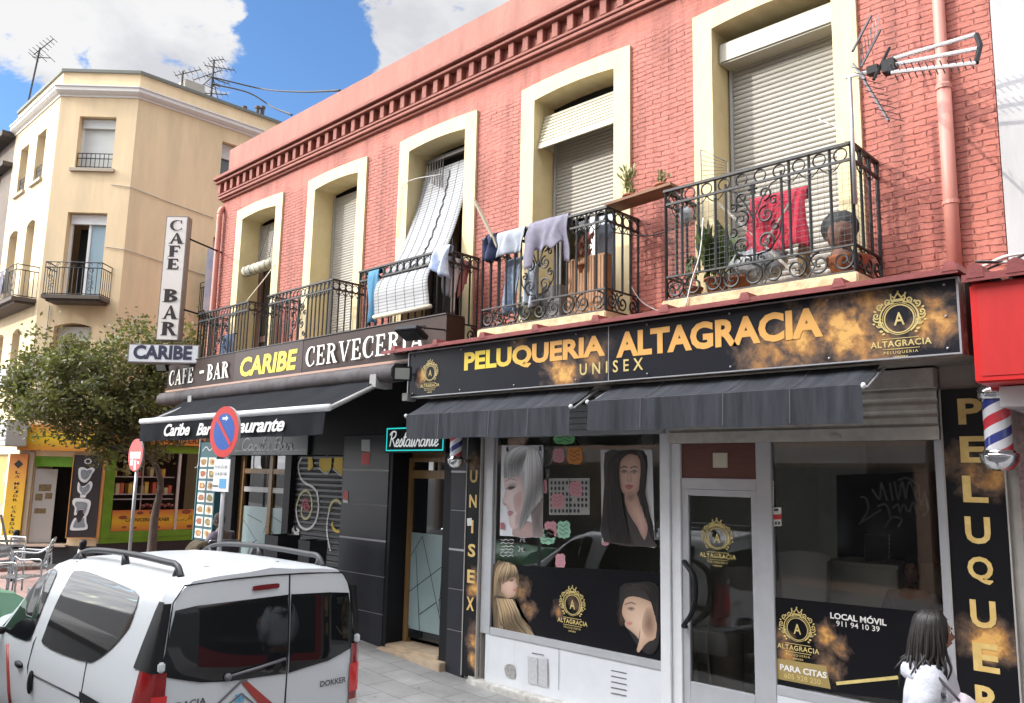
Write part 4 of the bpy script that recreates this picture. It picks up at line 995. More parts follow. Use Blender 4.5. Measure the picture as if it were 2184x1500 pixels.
b = MB(); b.box(-4.74, -3.88, .03, .06, 2.64, 3.0); tp = b.build('transom_panel', mat('red_brown_boards', (.17, .06, .045), .5, var=.4, vscale=3, stretch=(1, 1, 22)), SF)
b = MB(); b.box(-4.36, -4.20, .015, .03, 2.75, 2.90); b.build('vent', mat('old_plastic', (.60, .55, .42), .6), tp)
# white base panels, vents, ledge
b = MB(); b.box(-7.60, -4.98, .0, .09, .10, .66); b.box(-3.72, -2.2, .0, .09, -.3, .66); bp_ = b.build('base_panel', mat('white_enamel_panel', (.66, .68, .70), .4, var=.10, vscale=2.5), SF)
f = Flat(-.002); GR = mat('grime', (.16, .15, .14), .8, var=.6, vscale=40, col2=(.45, .44, .42)); LNE = mat('slot_grey', (.13, .13, .14), .7); PG = mat('vent_grille', (.55, .56, .57), .6, var=.5, vscale=90, col2=(.35, .35, .36), stretch=(1, 1, .3))
for r_ in range(5): f.line(LNE, [(808, 1325+r_*30), (892, 1342+r_*30)], .012, Z5, smooth=0)
f.line(LNE, [(387, 1232), (450, 1243)], .010, Z5, smooth=0); f.line(LNE, [(532, 1205), (530, 1430)], .006, Z5, smooth=0); f.line(mat('faint_seam', (.5, .5, .52), .6), [(295, 1160), (297, 1370)], .004, Z5, smooth=0)
f.shape(PG, [(365, 1250), (418, 1258), (418, 1405), (368, 1392)], Z5); f.shape(PG, [(422, 1259), (470, 1262), (472, 1415), (424, 1407)], Z5)
f.shape(GR, [(245, 1300), (290, 1298), (298, 1365), (252, 1355)], Z5, smooth=3); f.line(LNE, [(474, 1262), (475, 1415)], .008, Z5, smooth=0)
f.build('vent_grille', f.mats, bp_)
b = MB(); b.box(-7.80, -4.90, -.14, .05, .0, .10); b.box(-7.86, -7.70, -.05, .05, .08, .12); b.build('ledge', mat('worn_white_stone', (.62, .61, .57), .7, var=.5, vscale=7, col2=(.30, .28, .25), bump=.2), SF, bevel=.01)

# window prints and posters
def print_mat():
    m = mat('photo_print', (.5, .5, .5), .4); nt = m.node_tree; at_ = nt.nodes.new('ShaderNodeAttribute'); at_.attribute_name = 'Col'; nt.links.new(at_.outputs[0], nt.nodes['Principled BSDF'].inputs['Base Color']); return m
PRINT = print_mat()
class Photo(Flat):                                  # a printed photograph: shapes with soft tonal gradients and hair strands
    def soft(s, pts, ci, co, c=None, zf=Z5, smooth=3, rings=6, pw=1.4):
        s.mat_(PRINT); q = uvs(pts, zf, s.Y)
        if smooth: q = [(p.x, p.y) for p in smooth_path([(a, b_, 0) for a, b_ in q], smooth, True)]
        q = ccw(q); s.k += 1; d = .0005*s.k
        cc = uvs([c], zf, s.Y)[0] if c else (sum(p[0] for p in q)/len(q), sum(p[1] for p in q)/len(q)); n = len(q)
        b0 = len(s.v)
        for i in range(rings+1):
            t = 1-i/rings*.999; w = t**pw
            for x, y in q: s.vc[len(s.v)] = tuple(a_+(b_-a_)*w for a_, b_ in zip(ci, co)); s.v.append(s.fr.p(cc[0]+(x-cc[0])*t, cc[1]+(y-cc[1])*t, d))
        for i in range(rings):
            for j in range(n): k = (j+1) % n; s.face((b0+i*n+j, b0+i*n+k, b0+(i+1)*n+k, b0+(i+1)*n+j))
        return s
    def hair(s, A, B, n, w, tones, jit=.05, seed=1, zf=Z5, part=(0, 1)):
        g = random.Random(seed); s.mat_(PRINT)
        for i in range(n):
            t = part[0]+(part[1]-part[0])*(i+g.uniform(-.5, .5))/n; r0, r1 = sorted((g.uniform(0, .12), g.uniform(.82, 1)))
            P = [(a[0]+(b_[0]-a[0])*(t+g.gauss(0, jit)*(k/len(A))), a[1]+(b_[1]-a[1])*(t+g.gauss(0, jit)*(k/len(A)))) for k, (a, b_) in enumerate(zip(A, B))]
            q = uvs(P, zf, s.Y); b0 = len(s.v); s.k += .12
            c = g.choice(tones); f_ = g.uniform(.75, 1.2)
            s.ribbon(q, w*g.uniform(.6, 1.3), s.fr, .0005*s.k, 4, False, lambda u: .35+.65*math.sin(math.pi*min(1, u*1.02+.05))**.5)
            m = len(s.v)-b0
            for j in range(m):
                u = (j % (m//2))/(m//2); sh = f_*(.72+.42*math.sin(u*5.2+t*2)); s.vc[b0+j] = tuple(x*sh for x in c)
        return s
    def build(s, *a, **k):
        for i in range(len(s.v)): s.vc.setdefault(i, (.5, .5, .5))
        return super().build(*a, **k)
INK = mat('printed_ink', (.02, .018, .02), .5); SH = mat('printed_shadow', (.30, .19, .18), .5); LIP = mat('printed_lips', (.36, .14, .15), .5)
D_ = (.03, .025, .025)
f = Photo(.022)
f.soft([(225, 125), (448, 125), (445, 618), (215, 607)], (.82, .83, .86), (.70, .72, .76), smooth=0)
f.soft([(290, 560), (335, 530), (390, 540), (405, 612), (290, 610)], (.52, .36, .33), (.42, .30, .29)); f.soft([(380, 470), (445, 400), (446, 617), (392, 613)], (.15, .12, .12), (.30, .25, .24), smooth=0)
f.soft([(240, 270), (330, 280), (352, 400), (345, 500), (318, 555), (288, 573), (270, 556), (264, 534), (268, 520), (262, 510), (268, 500), (258, 490), (263, 478), (256, 466), (246, 446), (229, 430), (238, 395), (243, 360), (238, 325)], (.84, .71, .69), (.64, .48, .47), (285, 420), pw=2)
f.soft([(288, 400), (335, 370), (330, 470), (300, 480)], (.60, .40, .38), (.66, .50, .48)); f.soft([(300, 500), (335, 470), (325, 540), (300, 560)], (.50, .35, .34), (.60, .46, .45))
f.soft([(248, 340), (282, 322), (310, 332), (300, 352), (268, 362)], (.42, .32, .32), (.70, .56, .55)); f.soft([(254, 352), (280, 342), (300, 348), (276, 360)], (.03, .02, .02), (.16, .11, .11))
f.line(INK, [(246, 352), (268, 362), (298, 350)], .007, Z5); f.line(mat('printed_brow', (.30, .24, .23), .5), [(247, 318), (275, 303), (306, 312)], .010, Z5)
f.soft([(256, 482), (272, 474), (290, 482), (272, 486)], (.50, .20, .22), (.44, .20, .21)); f.soft([(258, 488), (272, 487), (288, 484), (276, 500), (264, 500)], (.56, .26, .27), (.46, .22, .23))
f.soft([(231, 428), (246, 434), (252, 446), (240, 446)], (.48, .32, .31), (.58, .42, .41))
W_ = [(.86, .87, .89), (.74, .74, .76), (.92, .93, .95), (.60, .60, .62), (.82, .82, .84)]
f.soft([(236, 300), (236, 215), (262, 150), (310, 128), (370, 132), (425, 165), (446, 240), (447, 330), (438, 410), (398, 425), (372, 500), (340, 555), (316, 575), (330, 500), (348, 420), (340, 330), (330, 285), (280, 296)], (.84, .85, .87), (.52, .52, .54), (390, 230), smooth=2)
f.hair([(330, 128), (280, 150), (246, 205), (240, 300)], [(400, 140), (370, 170), (345, 220), (338, 292)], 60, .012, W_, .02, 1)
f.hair([(370, 130), (355, 220), (352, 380), (318, 572)], [(425, 160), (447, 240), (447, 330), (440, 412)], 80, .013, W_, .02, 2)
f.soft([(222, 537), (243, 537), (243, 572), (222, 572)], (.45, .12, .14), (.45, .12, .14), smooth=0)
for q in ((262, 135), (437, 130)): f.shape(INK, [(q[0]-5, q[1]), (q[0]+7, q[1]), (q[0]+7, q[1]+24), (q[0]-5, q[1]+24)], Z5)
f.build('blond_poster', f.mats, SF, label='poster of a woman with a platinum bob')
f = Photo(.022); K_ = [(.022, .017, .016), (.010, .009, .009), (.045, .034, .030), (.015, .013, .013), (.07, .054, .047)]
f.soft([(752, 150), (1028, 150), (1042, 672), (760, 640)], (.66, .66, .66), (.50, .50, .51), smooth=0)
f.soft([(775, 165), (860, 152), (980, 153), (1003, 230), (990, 380), (1008, 470), (1034, 560), (1040, 640), (1037, 668), (770, 640), (762, 500), (772, 330)], D_, (.05, .04, .04), smooth=2)
f.hair([(860, 160), (800, 210), (775, 360), (765, 500), (770, 635)], [(900, 160), (850, 230), (850, 380), (880, 500), (930, 655)], 70, .014, K_, .05, 3)
f.soft([(842, 205), (880, 175), (950, 180), (974, 250), (968, 330), (945, 385), (905, 398), (868, 372), (848, 310)], (.62, .41, .32), (.36, .22, .17), (915, 290), smooth=2, pw=2.2)
f.soft([(882, 385), (944, 378), (965, 440), (1002, 490), (1008, 560), (988, 632), (950, 560), (900, 480)], (.58, .38, .30), (.34, .21, .17), (960, 500), smooth=2)
f.soft([(885, 388), (945, 378), (930, 420), (895, 425)], (.26, .16, .13), (.42, .27, .21))
for x_ in (880, 934):
    f.soft([(x_-22, 268), (x_, 254), (x_+22, 266), (x_, 280)], (.24, .14, .12), (.52, .34, .27)); f.soft([(x_-13, 268), (x_, 261), (x_+13, 267), (x_, 273)], (.02, .015, .015), (.45, .40, .37)); f.line(INK, [(x_-16, 268), (x_, 259), (x_+16, 266)], .006, Z5); f.line(INK, [(x_-20, 248), (x_, 238), (x_+20, 244)], .009, Z5)
f.soft([(900, 268), (914, 268), (924, 312), (908, 322), (894, 314)], (.58, .38, .30), (.44, .28, .22)); f.soft([(884, 343), (905, 334), (932, 342), (908, 348)], (.42, .14, .13), (.34, .12, .11)); f.soft([(886, 347), (908, 349), (930, 345), (908, 362)], (.48, .18, .16), (.36, .13, .12))
f.hair([(905, 156), (855, 190), (838, 270), (850, 400), (880, 560)], [(930, 156), (870, 195), (852, 260), (866, 400), (900, 600)], 30, .010, K_, .05, 4)
f.hair([(910, 156), (960, 180), (972, 260), (965, 380), (985, 470)], [(975, 156), (1003, 230), (992, 370), (1010, 470), (1036, 640)], 50, .012, K_, .05, 5)
f.build('brunette_poster', f.mats, SF, label='poster of a woman with long black hair')
VINYL = gold_cloud('window_vinyl', (.008, .008, .010), [(*at(*Z5(x_, y_), .02), r_, a_) for x_, y_, r_, a_ in ((335, 900, .22, .9), (370, 1000, .20, .8), (530, 1010, .16, .95), (620, 960, .22, .5), (900, 1000, .3, .3))]+[(*at(*Z7(x_, y_), .02), r_, a_) for x_, y_, r_, a_ in ((905, 1140, .19, 1.3), (960, 1200, .18, .8), (670, 1160, .18, .7), (920, 1300, .2, .9), (700, 1245, .15, .8))], .25)
f = Photo(.018); f.shape(VINYL, [(182, 760), (1078, 800), (1078, 1283), (165, 1098)], Z5)
B_ = [(.52, .38, .22), (.36, .24, .12), (.66, .54, .36), (.22, .14, .07), (.44, .31, .17)]
f.soft([(184, 770), (235, 745), (290, 758), (314, 800), (318, 900), (300, 955), (330, 1040), (400, 1140), (185, 1098)], (.34, .23, .12), (.10, .065, .035), smooth=2)
f.soft([(222, 822), (285, 812), (300, 838), (302, 856), (311, 876), (302, 886), (304, 896), (299, 904), (301, 914), (290, 930), (262, 940), (238, 920), (208, 880)], (.66, .44, .34), (.40, .25, .18), (265, 865), smooth=2, pw=2)
f.soft([(262, 846), (286, 836), (294, 842), (280, 854)], (.10, .06, .05), (.46, .30, .23)); f.line(INK, [(262, 828), (280, 822), (294, 828)], .006, Z5); f.soft([(286, 893), (303, 891), (302, 905), (290, 903)], (.50, .16, .14), (.42, .18, .15))
f.hair([(235, 748), (200, 780), (188, 860), (186, 960), (184, 1090)], [(270, 752), (250, 790), (225, 860), (222, 960), (235, 1105)], 46, .011, B_, .04, 6)
f.hair([(240, 750), (215, 790), (205, 830), (200, 880)], [(298, 765), (314, 800), (306, 822), (290, 832)], 40, .009, B_, .03, 7)
f.soft([(190, 925), (232, 930), (268, 948), (298, 934), (290, 956), (230, 968), (190, 955)], (.03, .02, .015), (.10, .07, .04))
f.hair([(196, 940), (210, 1000), (215, 1060), (235, 1100)], [(285, 945), (322, 1010), (345, 1070), (400, 1140)], 60, .011, B_, .05, 8)
f.soft([(860, 880), (950, 855), (1050, 862), (1072, 960), (1066, 1180), (1010, 1240), (930, 1160), (870, 1020)], (.05, .04, .035), (.012, .011, .012), smooth=3)
f.soft([(886, 945), (930, 930), (990, 945), (1040, 975), (1056, 1050), (1050, 1150), (1018, 1168), (990, 1190), (962, 1228), (948, 1215), (962, 1165), (930, 1125), (896, 1098), (884, 1078), (888, 1062), (878, 1040), (870, 1010)], (.64, .46, .34), (.44, .29, .20), (972, 1085), smooth=2, pw=1.6)
f.soft([(1000, 990), (1044, 1010), (1050, 1130), (1005, 1150), (975, 1090)], (.20, .12, .08), (.46, .30, .21)); f.soft([(890, 992), (922, 982), (944, 996), (920, 1010)], (.10, .06, .05), (.52, .36, .26)); f.line(INK, [(888, 972), (920, 962), (946, 972)], .007, Z5); f.soft([(890, 1072), (912, 1064), (928, 1074), (908, 1086)], (.50, .18, .15), (.46, .25, .19))
f.hair([(878, 915), (895, 890), (940, 885), (990, 900), (1030, 960)], [(930, 862), (985, 860), (1045, 880), (1066, 960), (1062, 1100)], 50, .011, K_, .02, 9)
f.build('window_print', f.mats, SF)
f = Flat(.018); f.shape(VINYL, [(628, 935), (1505, 1022), (1590, 1030), (1590, 1520), (636, 1408)], Z7); 
CITAS = mat('olive_gold_panel', (.36, .26, .09), .5, var=.15)
f.shape(CITAS, [(630, 1258), (905, 1302), (930, 1425), (634, 1368)], Z7)
for st, pa, pb in (('LOCAL MÓVIL', (928, 1045), (1225, 1035)), ('911 94 10 39', (960, 1085), (1190, 1080)), ('PARA CITAS', (660, 1320), (908, 1318)), ('605 928 250', (683, 1362), (876, 1360))):
    a = at(*Z7(*pa), .018); c = at(*Z7(*pb), .018); f.words(WLET if '5' not in st else PALEGOLD if st[0] == '6' else WLET, st, a.x, a.z-.004, c.x-a.x, .066 if st[0] == 'L' else .056 if st[0] == 'P' else .046, bold=.03 if st[0] in 'LP' else .005)
f.line(PALEGOLD, [(960, 1395), (1290, 1362)], .028, Z7, smooth=0)
f.build('window_print', f.mats, SF)
for (zf, x_, y_, r_, dd, nm) in ((Z5, 603, 975, .108, .010, 0), (Z7, 325, 620, .100, .040, 0), (Z7, 752, 1105, .098, .010, 0)):
    P = at(*zf(x_, y_), dd); b = MB(); emblem(b, facade(dd), P.x, P.z, r_, thin=.9); b.build('emblem', PALEGOLD, SF)
NOTE = {n: mat('note_'+n, c, .7) for n, c in (('pink', (.58, .27, .31)), ('orange', (.62, .23, .05)), ('green', (.18, .50, .20)), ('mint', (.28, .55, .38)))}
f = Flat(.024); n_ = 0
for c_, x_, y_, w_, h_ in (('green', 558, 82, 60, 40), ('pink', 528, 180, 34, 40), ('orange', 615, 180, 44, 50), ('pink', 456, 345, 12, 40), ('pink', 620, 358, 38, 44), ('pink', 524, 422, 38, 42), ('mint', 470, 612, 42, 44), ('pink', 486, 575, 36, 48), ('mint', 556, 575, 38, 50), ('pink', 538, 742, 28, 42), ('pink', 778, 635, 22, 26)):
    f = Flat(.024); n_ += 1; N_ = 26; f.shape(NOTE[c_], [(x_+w_*(.92+.09*(-1)**k)*abs(math.cos(t))**.5*math.copysign(1, math.cos(t)), y_+h_*(.92+.09*(-1)**k)*abs(math.sin(t))**.5*math.copysign(1, math.sin(t))) for k, t in [(k, k*2*math.pi/N_+.1) for k in range(N_)]], Z5)
    for k in range(3): f.line(INK if c_ != 'pink' else SH, [(x_-w_*.6+w_*.3*j, y_+(k-1)*h_*.45+((j*7+k*3+n_) % 3-1)*h_*.14) for j in range(5)], .007, Z5, smooth=2)
    f.build('price_note', f.mats, SF)
f = Flat(.028); f.shape(mat('chart_card', (.36, .37, .36), .6), [(478, 302), (694, 300), (694, 495), (478, 497)], Z5); f.shape(INK, [(585, 300), (588, 300), (588, 496), (585, 496)], Z5)
for r_ in range(6):
    for c_ in range(10):
        if (r_, c_) in ((1, 4), (1, 5), (2, 7), (3, 1), (4, 3), (5, 8), (5, 9), (3, 6)): continue
        x_ = 492+c_*20.5; y_ = 325+r_*30; f.mat_(INK); P = at(*Z5(x_, y_), .028); f.disc(f.fr, P.x, P.z, .019, .024, .004, 8)
f.build('colour_chart', f.mats, SF)
f = Flat(.024)
for (x_, y_) in ((232, 640), (232, 690)):
    for k in range(3): f.line(mat('white_marker', (.55, .55, .53), .6), [(x_-12+j*14, y_-14+k*17+((j+k) % 2)*7) for j in range(6)], .008, Z5, smooth=2)
for x_, y_, st in ((322, 640, '7€'), (315, 690, '2€')): a = at(*Z5(x_, y_), .024); f.words(mat('white_marker', (.55, .55, .53), .6), st, a.x, a.z, .10, .06)
f.build('handwriting', f.mats, SF)
f = Flat(.024); f.shape(CARD, [(610, 315), (626, 315), (626, 450), (612, 450)], Z7); f.shape(CARD, [(610, 458), (666, 455), (668, 555), (612, 557)], Z7); f.shape(mat('red_print', (.55, .04, .04), .5), [(611, 495), (667, 492), (667, 520), (612, 522)], Z7); f.shape(INK, [(628, 465), (650, 463), (650, 475), (628, 476)], Z7)
for k in range(8): f.shape(INK, [(612, 322+k*16), (623, 322+k*16), (623, 330+k*16), (612, 330+k*16)], Z7)
for k in range(3): f.shape(INK, [(618+k*17, 532), (628+k*17, 532), (628+k*17, 548), (618+k*17, 548)], Z7)
f.build('sticker', f.mats, SF)

# vertical banner panels either side
def pillar(name, label, x0, x1, z0, z1, word, lets, blobs, h, lw):
    o = thing(name, label, 'sign', ((x0+x1)/2, -.05, z0))
    m = gold_cloud(name+'_print_'+word.lower(), (.010, .010, .012), blobs, .3)
    b = MB(); b.box(x0, x1, -.04, -.005 if x0 > -3 else .02, z0, z1); b.build('panel', m, o)
    b = MB(); b.box(x0-.012, x0, -.05, .0, z0, z1); b.box(x1, x1+.012, -.05, .0, z0, z1); b.build('edge', mat('banner_edge', (.40, .38, .35), .5), o)
    b = MB(); fr = facade(-.041)
    for c, z in zip(word, lets): b.text(c, fr, (x0+x1)/2-lw/2+(lw*.36 if c == 'I' else 0), z, lw*(.28 if c == 'I' else 1), h, .003, bold=.03)
    b.build('lettering', GOLD, o)
lz = [at(1012, y, -.04).z for y in (1030, 1083, 1138, 1189, 1245, 1304)]
pillar('salon_banner', 'narrow black vertical banner reading unisex in gold letters beside the salon window', -7.975, -7.725, .10, 3.6, 'UNISEX', [z for z in lz], [(*at(1012, y, -.04), .22, a) for y, a in ((985, .75), (1255, 1.1), (1235, .7), (1370, 1.0), (1405, 1.25), (1340, .6))], .165, .14)
lz = [at(2080, y, -.04).z for y in (905, 987, 1072, 1160, 1245, 1338, 1430, 1520)]
pillar('salon_banner', 'wide black vertical banner reading peluqueria in gold letters beside the larger barber pole', -2.155, -1.72, -.3, 3.42, 'PELUQUER', lz, [(*at(x, y, -.04), .26, a) for x, y, a in ((2070, 1010, .9), (2120, 1020, .75), (2040, 990, .6), (2110, 1365, 1.25), (2150, 1380, .8), (2060, 1360, .6))], .215, .185)
f = Flat(-.046); f.shape(CARD, [(996, 1106), (1006, 1105), (1007, 1121), (997, 1122)]); tag(f.build('sticker', f.mats), 'small white paper sticker on the black unisex banner', 'sticker')

# ---------------------------------------------------------------- interior of the salon
RM = thing('salon_room', 'dim grey green salon room behind the shop window', 'room', (-5, 2, 0))
GRN = mat('grey_green_plaster', (.74, .79, .72), .8, var=.25, vscale=1.5)
b = MB(); b.box(-7.68, -1.7, 2.9, 3.05, .1, 3.6); b.box(-7.72, -7.68, .3, 3, .1, 3.6); b.box(-1.72, -1.68, .3, 3, .1, 3.6); b.box(-4.35, -3.75, 2.5, 3.0, .1, 3.6); b.build('wall', GRN, RM)
b = MB(); b.box(-7.68, -1.72, .1, 3, .05, .12); b.build('floor', mat('grey_floor_tile', (.42, .42, .40), .3), RM)
b = MB(); b.box(-7.68, -1.72, .1, 3, 3.60, 3.62); b.build('ceiling', mat('white_ceiling', (.75, .75, .72), .8), RM)
f = Flat(2.48); f.shape(mat('black_mirror', (.014, .015, .017), .12), [(960, 285), (1500, 262), (1520, 760), (965, 720)], Z7)
WN = mat('white_neon_tube', (.45, .46, .44), .5)
for L_ in (((1150, 360), (1190, 410), (1200, 330), (1230, 420)), ((1245, 325), (1260, 420)), ((1270, 320), (1290, 410), (1310, 320), (1330, 410)), ((1330, 410), (1350, 320), (1390, 420)), ((1290, 310), (1340, 300), (1400, 340)), ((1400, 340), (1410, 440), (1430, 380)), ((1180, 450), (1220, 440), (1240, 470), (1250, 520)), ((1260, 460), (1290, 440), (1300, 480), (1320, 440), (1340, 480)), ((1350, 480), (1370, 430), (1390, 490)), ((1090, 400), (1120, 410), (1130, 470), (1090, 540)), ((1080, 545), (1150, 500), (1200, 470)), ((1220, 560), (1260, 510), (1310, 520), (1290, 560)), ((1430, 370), (1450, 470), (1420, 500))): f.line(WN, L_, .022, Z7, smooth=4)
f.build('mirror', f.mats, RM)
dk = thing('reception_desk', 'white reception desk inside the salon, seen through the right pane', 'desk', (*at(*Z7(1095, 900), 1.9).xy, .12))
a, c = at(*Z7(918, 735), 1.6), at(*Z7(1280, 760), 1.6)
b = MB(); b.box(a.x, c.x, 1.6, 2.2, .12, a.z-.04); b.build('counter', mat('desk_white', (.75, .77, .70), .5, var=.1), dk, bevel=.01); b = MB(); b.box(a.x-.03, c.x+.03, 1.56, 2.24, a.z-.04, a.z); b.build('counter_top', mat('desk_top', (.66, .66, .60), .4), dk)
f = Flat(1.75); f.shape(mat('chart_white', (.5, .5, .46), .6), [(1110, 600), (1245, 602), (1243, 740), (1108, 738)], Z7)
for r_ in range(6):
    for c_ in range(6): P = at(*Z7(1122+c_*21, 614+r_*23), 1.75); f.mat_(INK); f.disc(f.fr, P.x, P.z, .03, .03, .006, 8)
tag(f.build('colour_chart', f.mats), 'white card of dark hair swatches standing on the white salon desk', 'chart')
def salon_chair(px, py, y, label, s=1.0):
    P = at(*Z7(px, py), y); o = thing('salon_chair', label, 'chair', (P.x, P.y, .12), 'white salon chairs')
    W_ = mat('white_leatherette', (.62, .64, .64), .4)
    b = MB(); b.smooth = True; zb = P.z
    pts = [[(P.x+.30*s*math.cos(t)*(1+.1*h), P.y+.28*s*math.sin(t), zb-.42*s+.62*s*h+.06*math.sin(t)) for t in [math.pi*(-.05+1.1*k/14) for k in range(15)]] for h in (0, .35, .7, 1)]
    b.grid(pts); b.build('backrest', W_, o); b = MB(); b.ball((P.x, P.y, zb-.40*s), (.30*s, .29*s, .09), 14, 6); b.build('seat', W_, o)
    b = MB(); b.cyl((P.x, P.y, .14), (P.x, P.y, zb-.45*s), .04, n=10); b.cyl((P.x, P.y, .125), (P.x, P.y, .15), .26, n=18); b.build('pedestal', CHROME, o)
salon_chair(760, 830, 1.1, 'white tub chair in front of the salon desk, seen through the right pane')
salon_chair(430, 900, 1.7, 'white styling chair seen through the salon door glass')
P = at(*Z7(203, 1100), .6); o = thing('stool', 'pale wooden stool just inside the salon door', 'stool', (P.x, .6, .12))
b = MB(); b.lathe([(0, P.z-.02), (.15, P.z-.02), (.16, P.z), (.15, P.z+.02), (0, P.z+.02)], (P.x, .6, 0)); b.build('seat', mat('pale_wood', (.55, .47, .36), .5), o)
for k in range(4):
    an = k*math.pi/2+.6; b = MB(); b.cyl((P.x+.11*math.cos(an), .6+.11*math.sin(an), P.z), (P.x+.19*math.cos(an), .6+.19*math.sin(an), .12), .016, n=8); b.build('leg', mat('pale_wood', (.55, .47, .36), .5), o)
P = at(*Z7(370, 1140), 1.0); b = MB(); b.smooth = True; b.lathe([(0, .12), (.17, .12), (.20, P.z+.05), (.21, P.z+.06), (.18, P.z+.05), (.16, .2), (0, .2)], (P.x, 1.0, 0)); tag(b.build('waste_bin', mat('beige_bin', (.35, .31, .26), .6)), 'round beige waste bin on the salon floor behind the door', 'bin')
for (x_, y_, r_, lb) in ((345, 75, .10, 'hair extension loop hanging in the salon window, leftmost of the row'), (450, 80, .10, 'hair extension loop hanging left of the green note'), (462, 190, .115, 'hair extension loop hanging beside the platinum bob poster'), (642, 185, .10, 'hair extension loop hanging behind the orange note'), (648, 80, .11, 'hair extension loop hanging right of the green note'), (1000, 90, .10, 'hair extension loop hanging above the black hair poster')):
    P = at(*Z5(x_, y_), .10); b = MB(); b.tube([(P.x+r_*math.cos(t*math.pi/10), P.y, P.z+r_*math.sin(t*math.pi/10)) for t in range(20)], .007, 6, closed=True); b.disc(facade(P.y+.004), P.x, P.z, r_*.8, r_*.8, 0, 16); tag(b.build('hair_loop', [mat('ring_silver', (.35, .33, .33), .4)]), lb, 'hair piece', 'hair pieces hung in the salon window')
# ================================================================ small signs and fittings on the pink building
o = thing('neon_sign', 'small black box sign with cyan lit outline and white script lettering over the restaurant door', 'sign', (-9.0, -.1, 2.93))
b = MB(); b.box(-9.70, -8.36, -.10, -.012, 2.92, 3.30); b.build('box', BLACK, o)
fr = facade(-.104); b = MB()
for a_ in ((-9.66, -8.40, 2.945, 2.962), (-9.66, -8.40, 3.262, 3.279), (-9.66, -9.645, 2.962, 3.262), (-8.415, -8.40, 2.962, 3.262)): b.fbox(fr, a_[0], a_[1], a_[2], a_[3], 0, .006)
b.build('tube', emit('cyan_tube', (.02, .75, .72), .45), o)
b = MB(); script(b, 'Restaurante', fr, -9.60, 3.01, 1.10, .21, .021); b.build('lettering', emit('white_tube', (.9, .95, .95), .32), o)

# hanging light box sign turned towards the street corner
BN = V((.69, -.724, 0)).normalized(); BXD = V((.724, .69, 0)).normalized(); BP = at(403, 505, -.95)
def bp2(px, py): return atP(px, py, BP, BN)
LB = mat('light_box_face', (.72, .69, .66), .4, var=.06); LBT = mat('grey_box_side', (.20, .18, .17), .5); NAVY = mat('dark_letter', (.022, .014, .018), .5); NAVY2 = mat('navy_letter', (.03, .035, .07), .5)
fr = Fr(BP, BXD, (0, 0, 1))
def bu(px, py): return fr.uv(bp2(px, py))
o = thing('hanging_sign', 'tall white light box sign reading cafe bar downwards at the corner of the building', 'sign', tuple(bp2(370, 725)))
a, c = bu(355, 461), bu(383, 726); L0 = a[0]; L1 = bu(402, 461)[0]; zt, zb = a[1], c[1]
b = MB(); b.fbox(fr, L0, L1, zb, zt, -.20, -.004); b.build('case', LBT, o)
b = MB(); b.fbox(fr, L0+.02, L1-.02, zb+.01, zt-.02, -.02, 0); b.build('face', LB, o)
b = MB()
cx = (L0+L1)/2
for ch_, y0, y1 in (('C', 492, 470), ('A', 520, 497), ('F', 548, 524), ('E', 575, 552), ('B', 645, 617), ('A', 681, 652), ('R', 716, 687)):
    u0 = bu(372, y0)[1]; u1 = bu(372, y1)[1]; w_ = {'C': .25, 'A': .30, 'F': .24, 'E': .25, 'B': .29, 'R': .30}[ch_]
    serif(b, ch_, fr, cx-w_/2+(.02 if ch_ in 'RA' else 0), u0, w_, u1-u0, d=.003, th=.26, tn=.12)
b.build('lettering', NAVY, o)
for zz_ in (bu(403, 505)[1], bu(390, 657)[1]): b = MB(); b.smooth = True; b.cyl(fr.p(L1-.02, zz_, -.12), V((-15.58, .0, BP.z+zz_)), .018, n=8); b.build('bracket', BLACK, o)
o = thing('hanging_sign', 'wide white light box sign with dark blue capitals, under the tall cafe bar sign', 'sign', tuple(bp2(350, 771)))
a, c, e_ = bu(275, 733), bu(272, 773), bu(423, 770)
b = MB(); b.fbox(fr, a[0], e_[0], c[1], a[1], -.22, -.004); b.build('case', LBT, o)
b = MB(); b.fbox(fr, a[0]+.02, e_[0]-.02, c[1]+.02, a[1]-.02, -.02, 0); b.build('face', mat('cool_light_box_face', (.66, .68, .72), .4), o)
b = MB(); x0, z0 = bu(283, 766); x1, z1 = bu(411, 738); b.text('CARIBE', fr, x0, z0, x1-x0, z1-z0, .004, bold=.045); b.build('lettering', NAVY2, o)

def floodlight(P, aim, s, label, m_face, bracket=None):
    o = thing('floodlight', label, 'floodlight', tuple(P)); n = V(aim).normalized(); x = V((0, 0, 1)).cross(n).normalized(); y = n.cross(x); f_ = Fr(P, x, y)
    b = MB(); b.fbox(f_, -s, s, -s*.8, s*.8, -.06, 0); b.build('housing', BLACK, o, bevel=.008)
    b = MB(); b.fbox(f_, -s*.78, s*.78, -s*.6, s*.6, 0, .006); b.build('lens', m_face, o)
    b = MB(); b.tube([f_.p(-s-.01, 0, -.03), f_.p(-s-.01, 0, -.12), f_.p(s+.01, 0, -.12), f_.p(s+.01, 0, -.03)], .008, 5)
    if bracket: b.tube([f_.p(0, 0, -.12), V(bracket)], .012, 5)
    b.build('bracket', BLACK, o)
LENS = mat('floodlight_lens', (.26, .27, .25), .2); LENSD = mat('dark_lens', (.03, .03, .03), .1)
Q = at(343, 783, -.95); floodlight(Q, (.45, -.75, -.5), .13, 'square floodlight with pale lens at the left end of the brown fascia', LENS, (Q.x+.1, -.72, Q.z+.1))
Q = at(876, 715, -1.25); floodlight(Q, (.1, -.4, -1), .17, 'black floodlight on a stalk in front of the brown fascia lettering', LENSD, (Q.x+.02, -.72, 4.45))
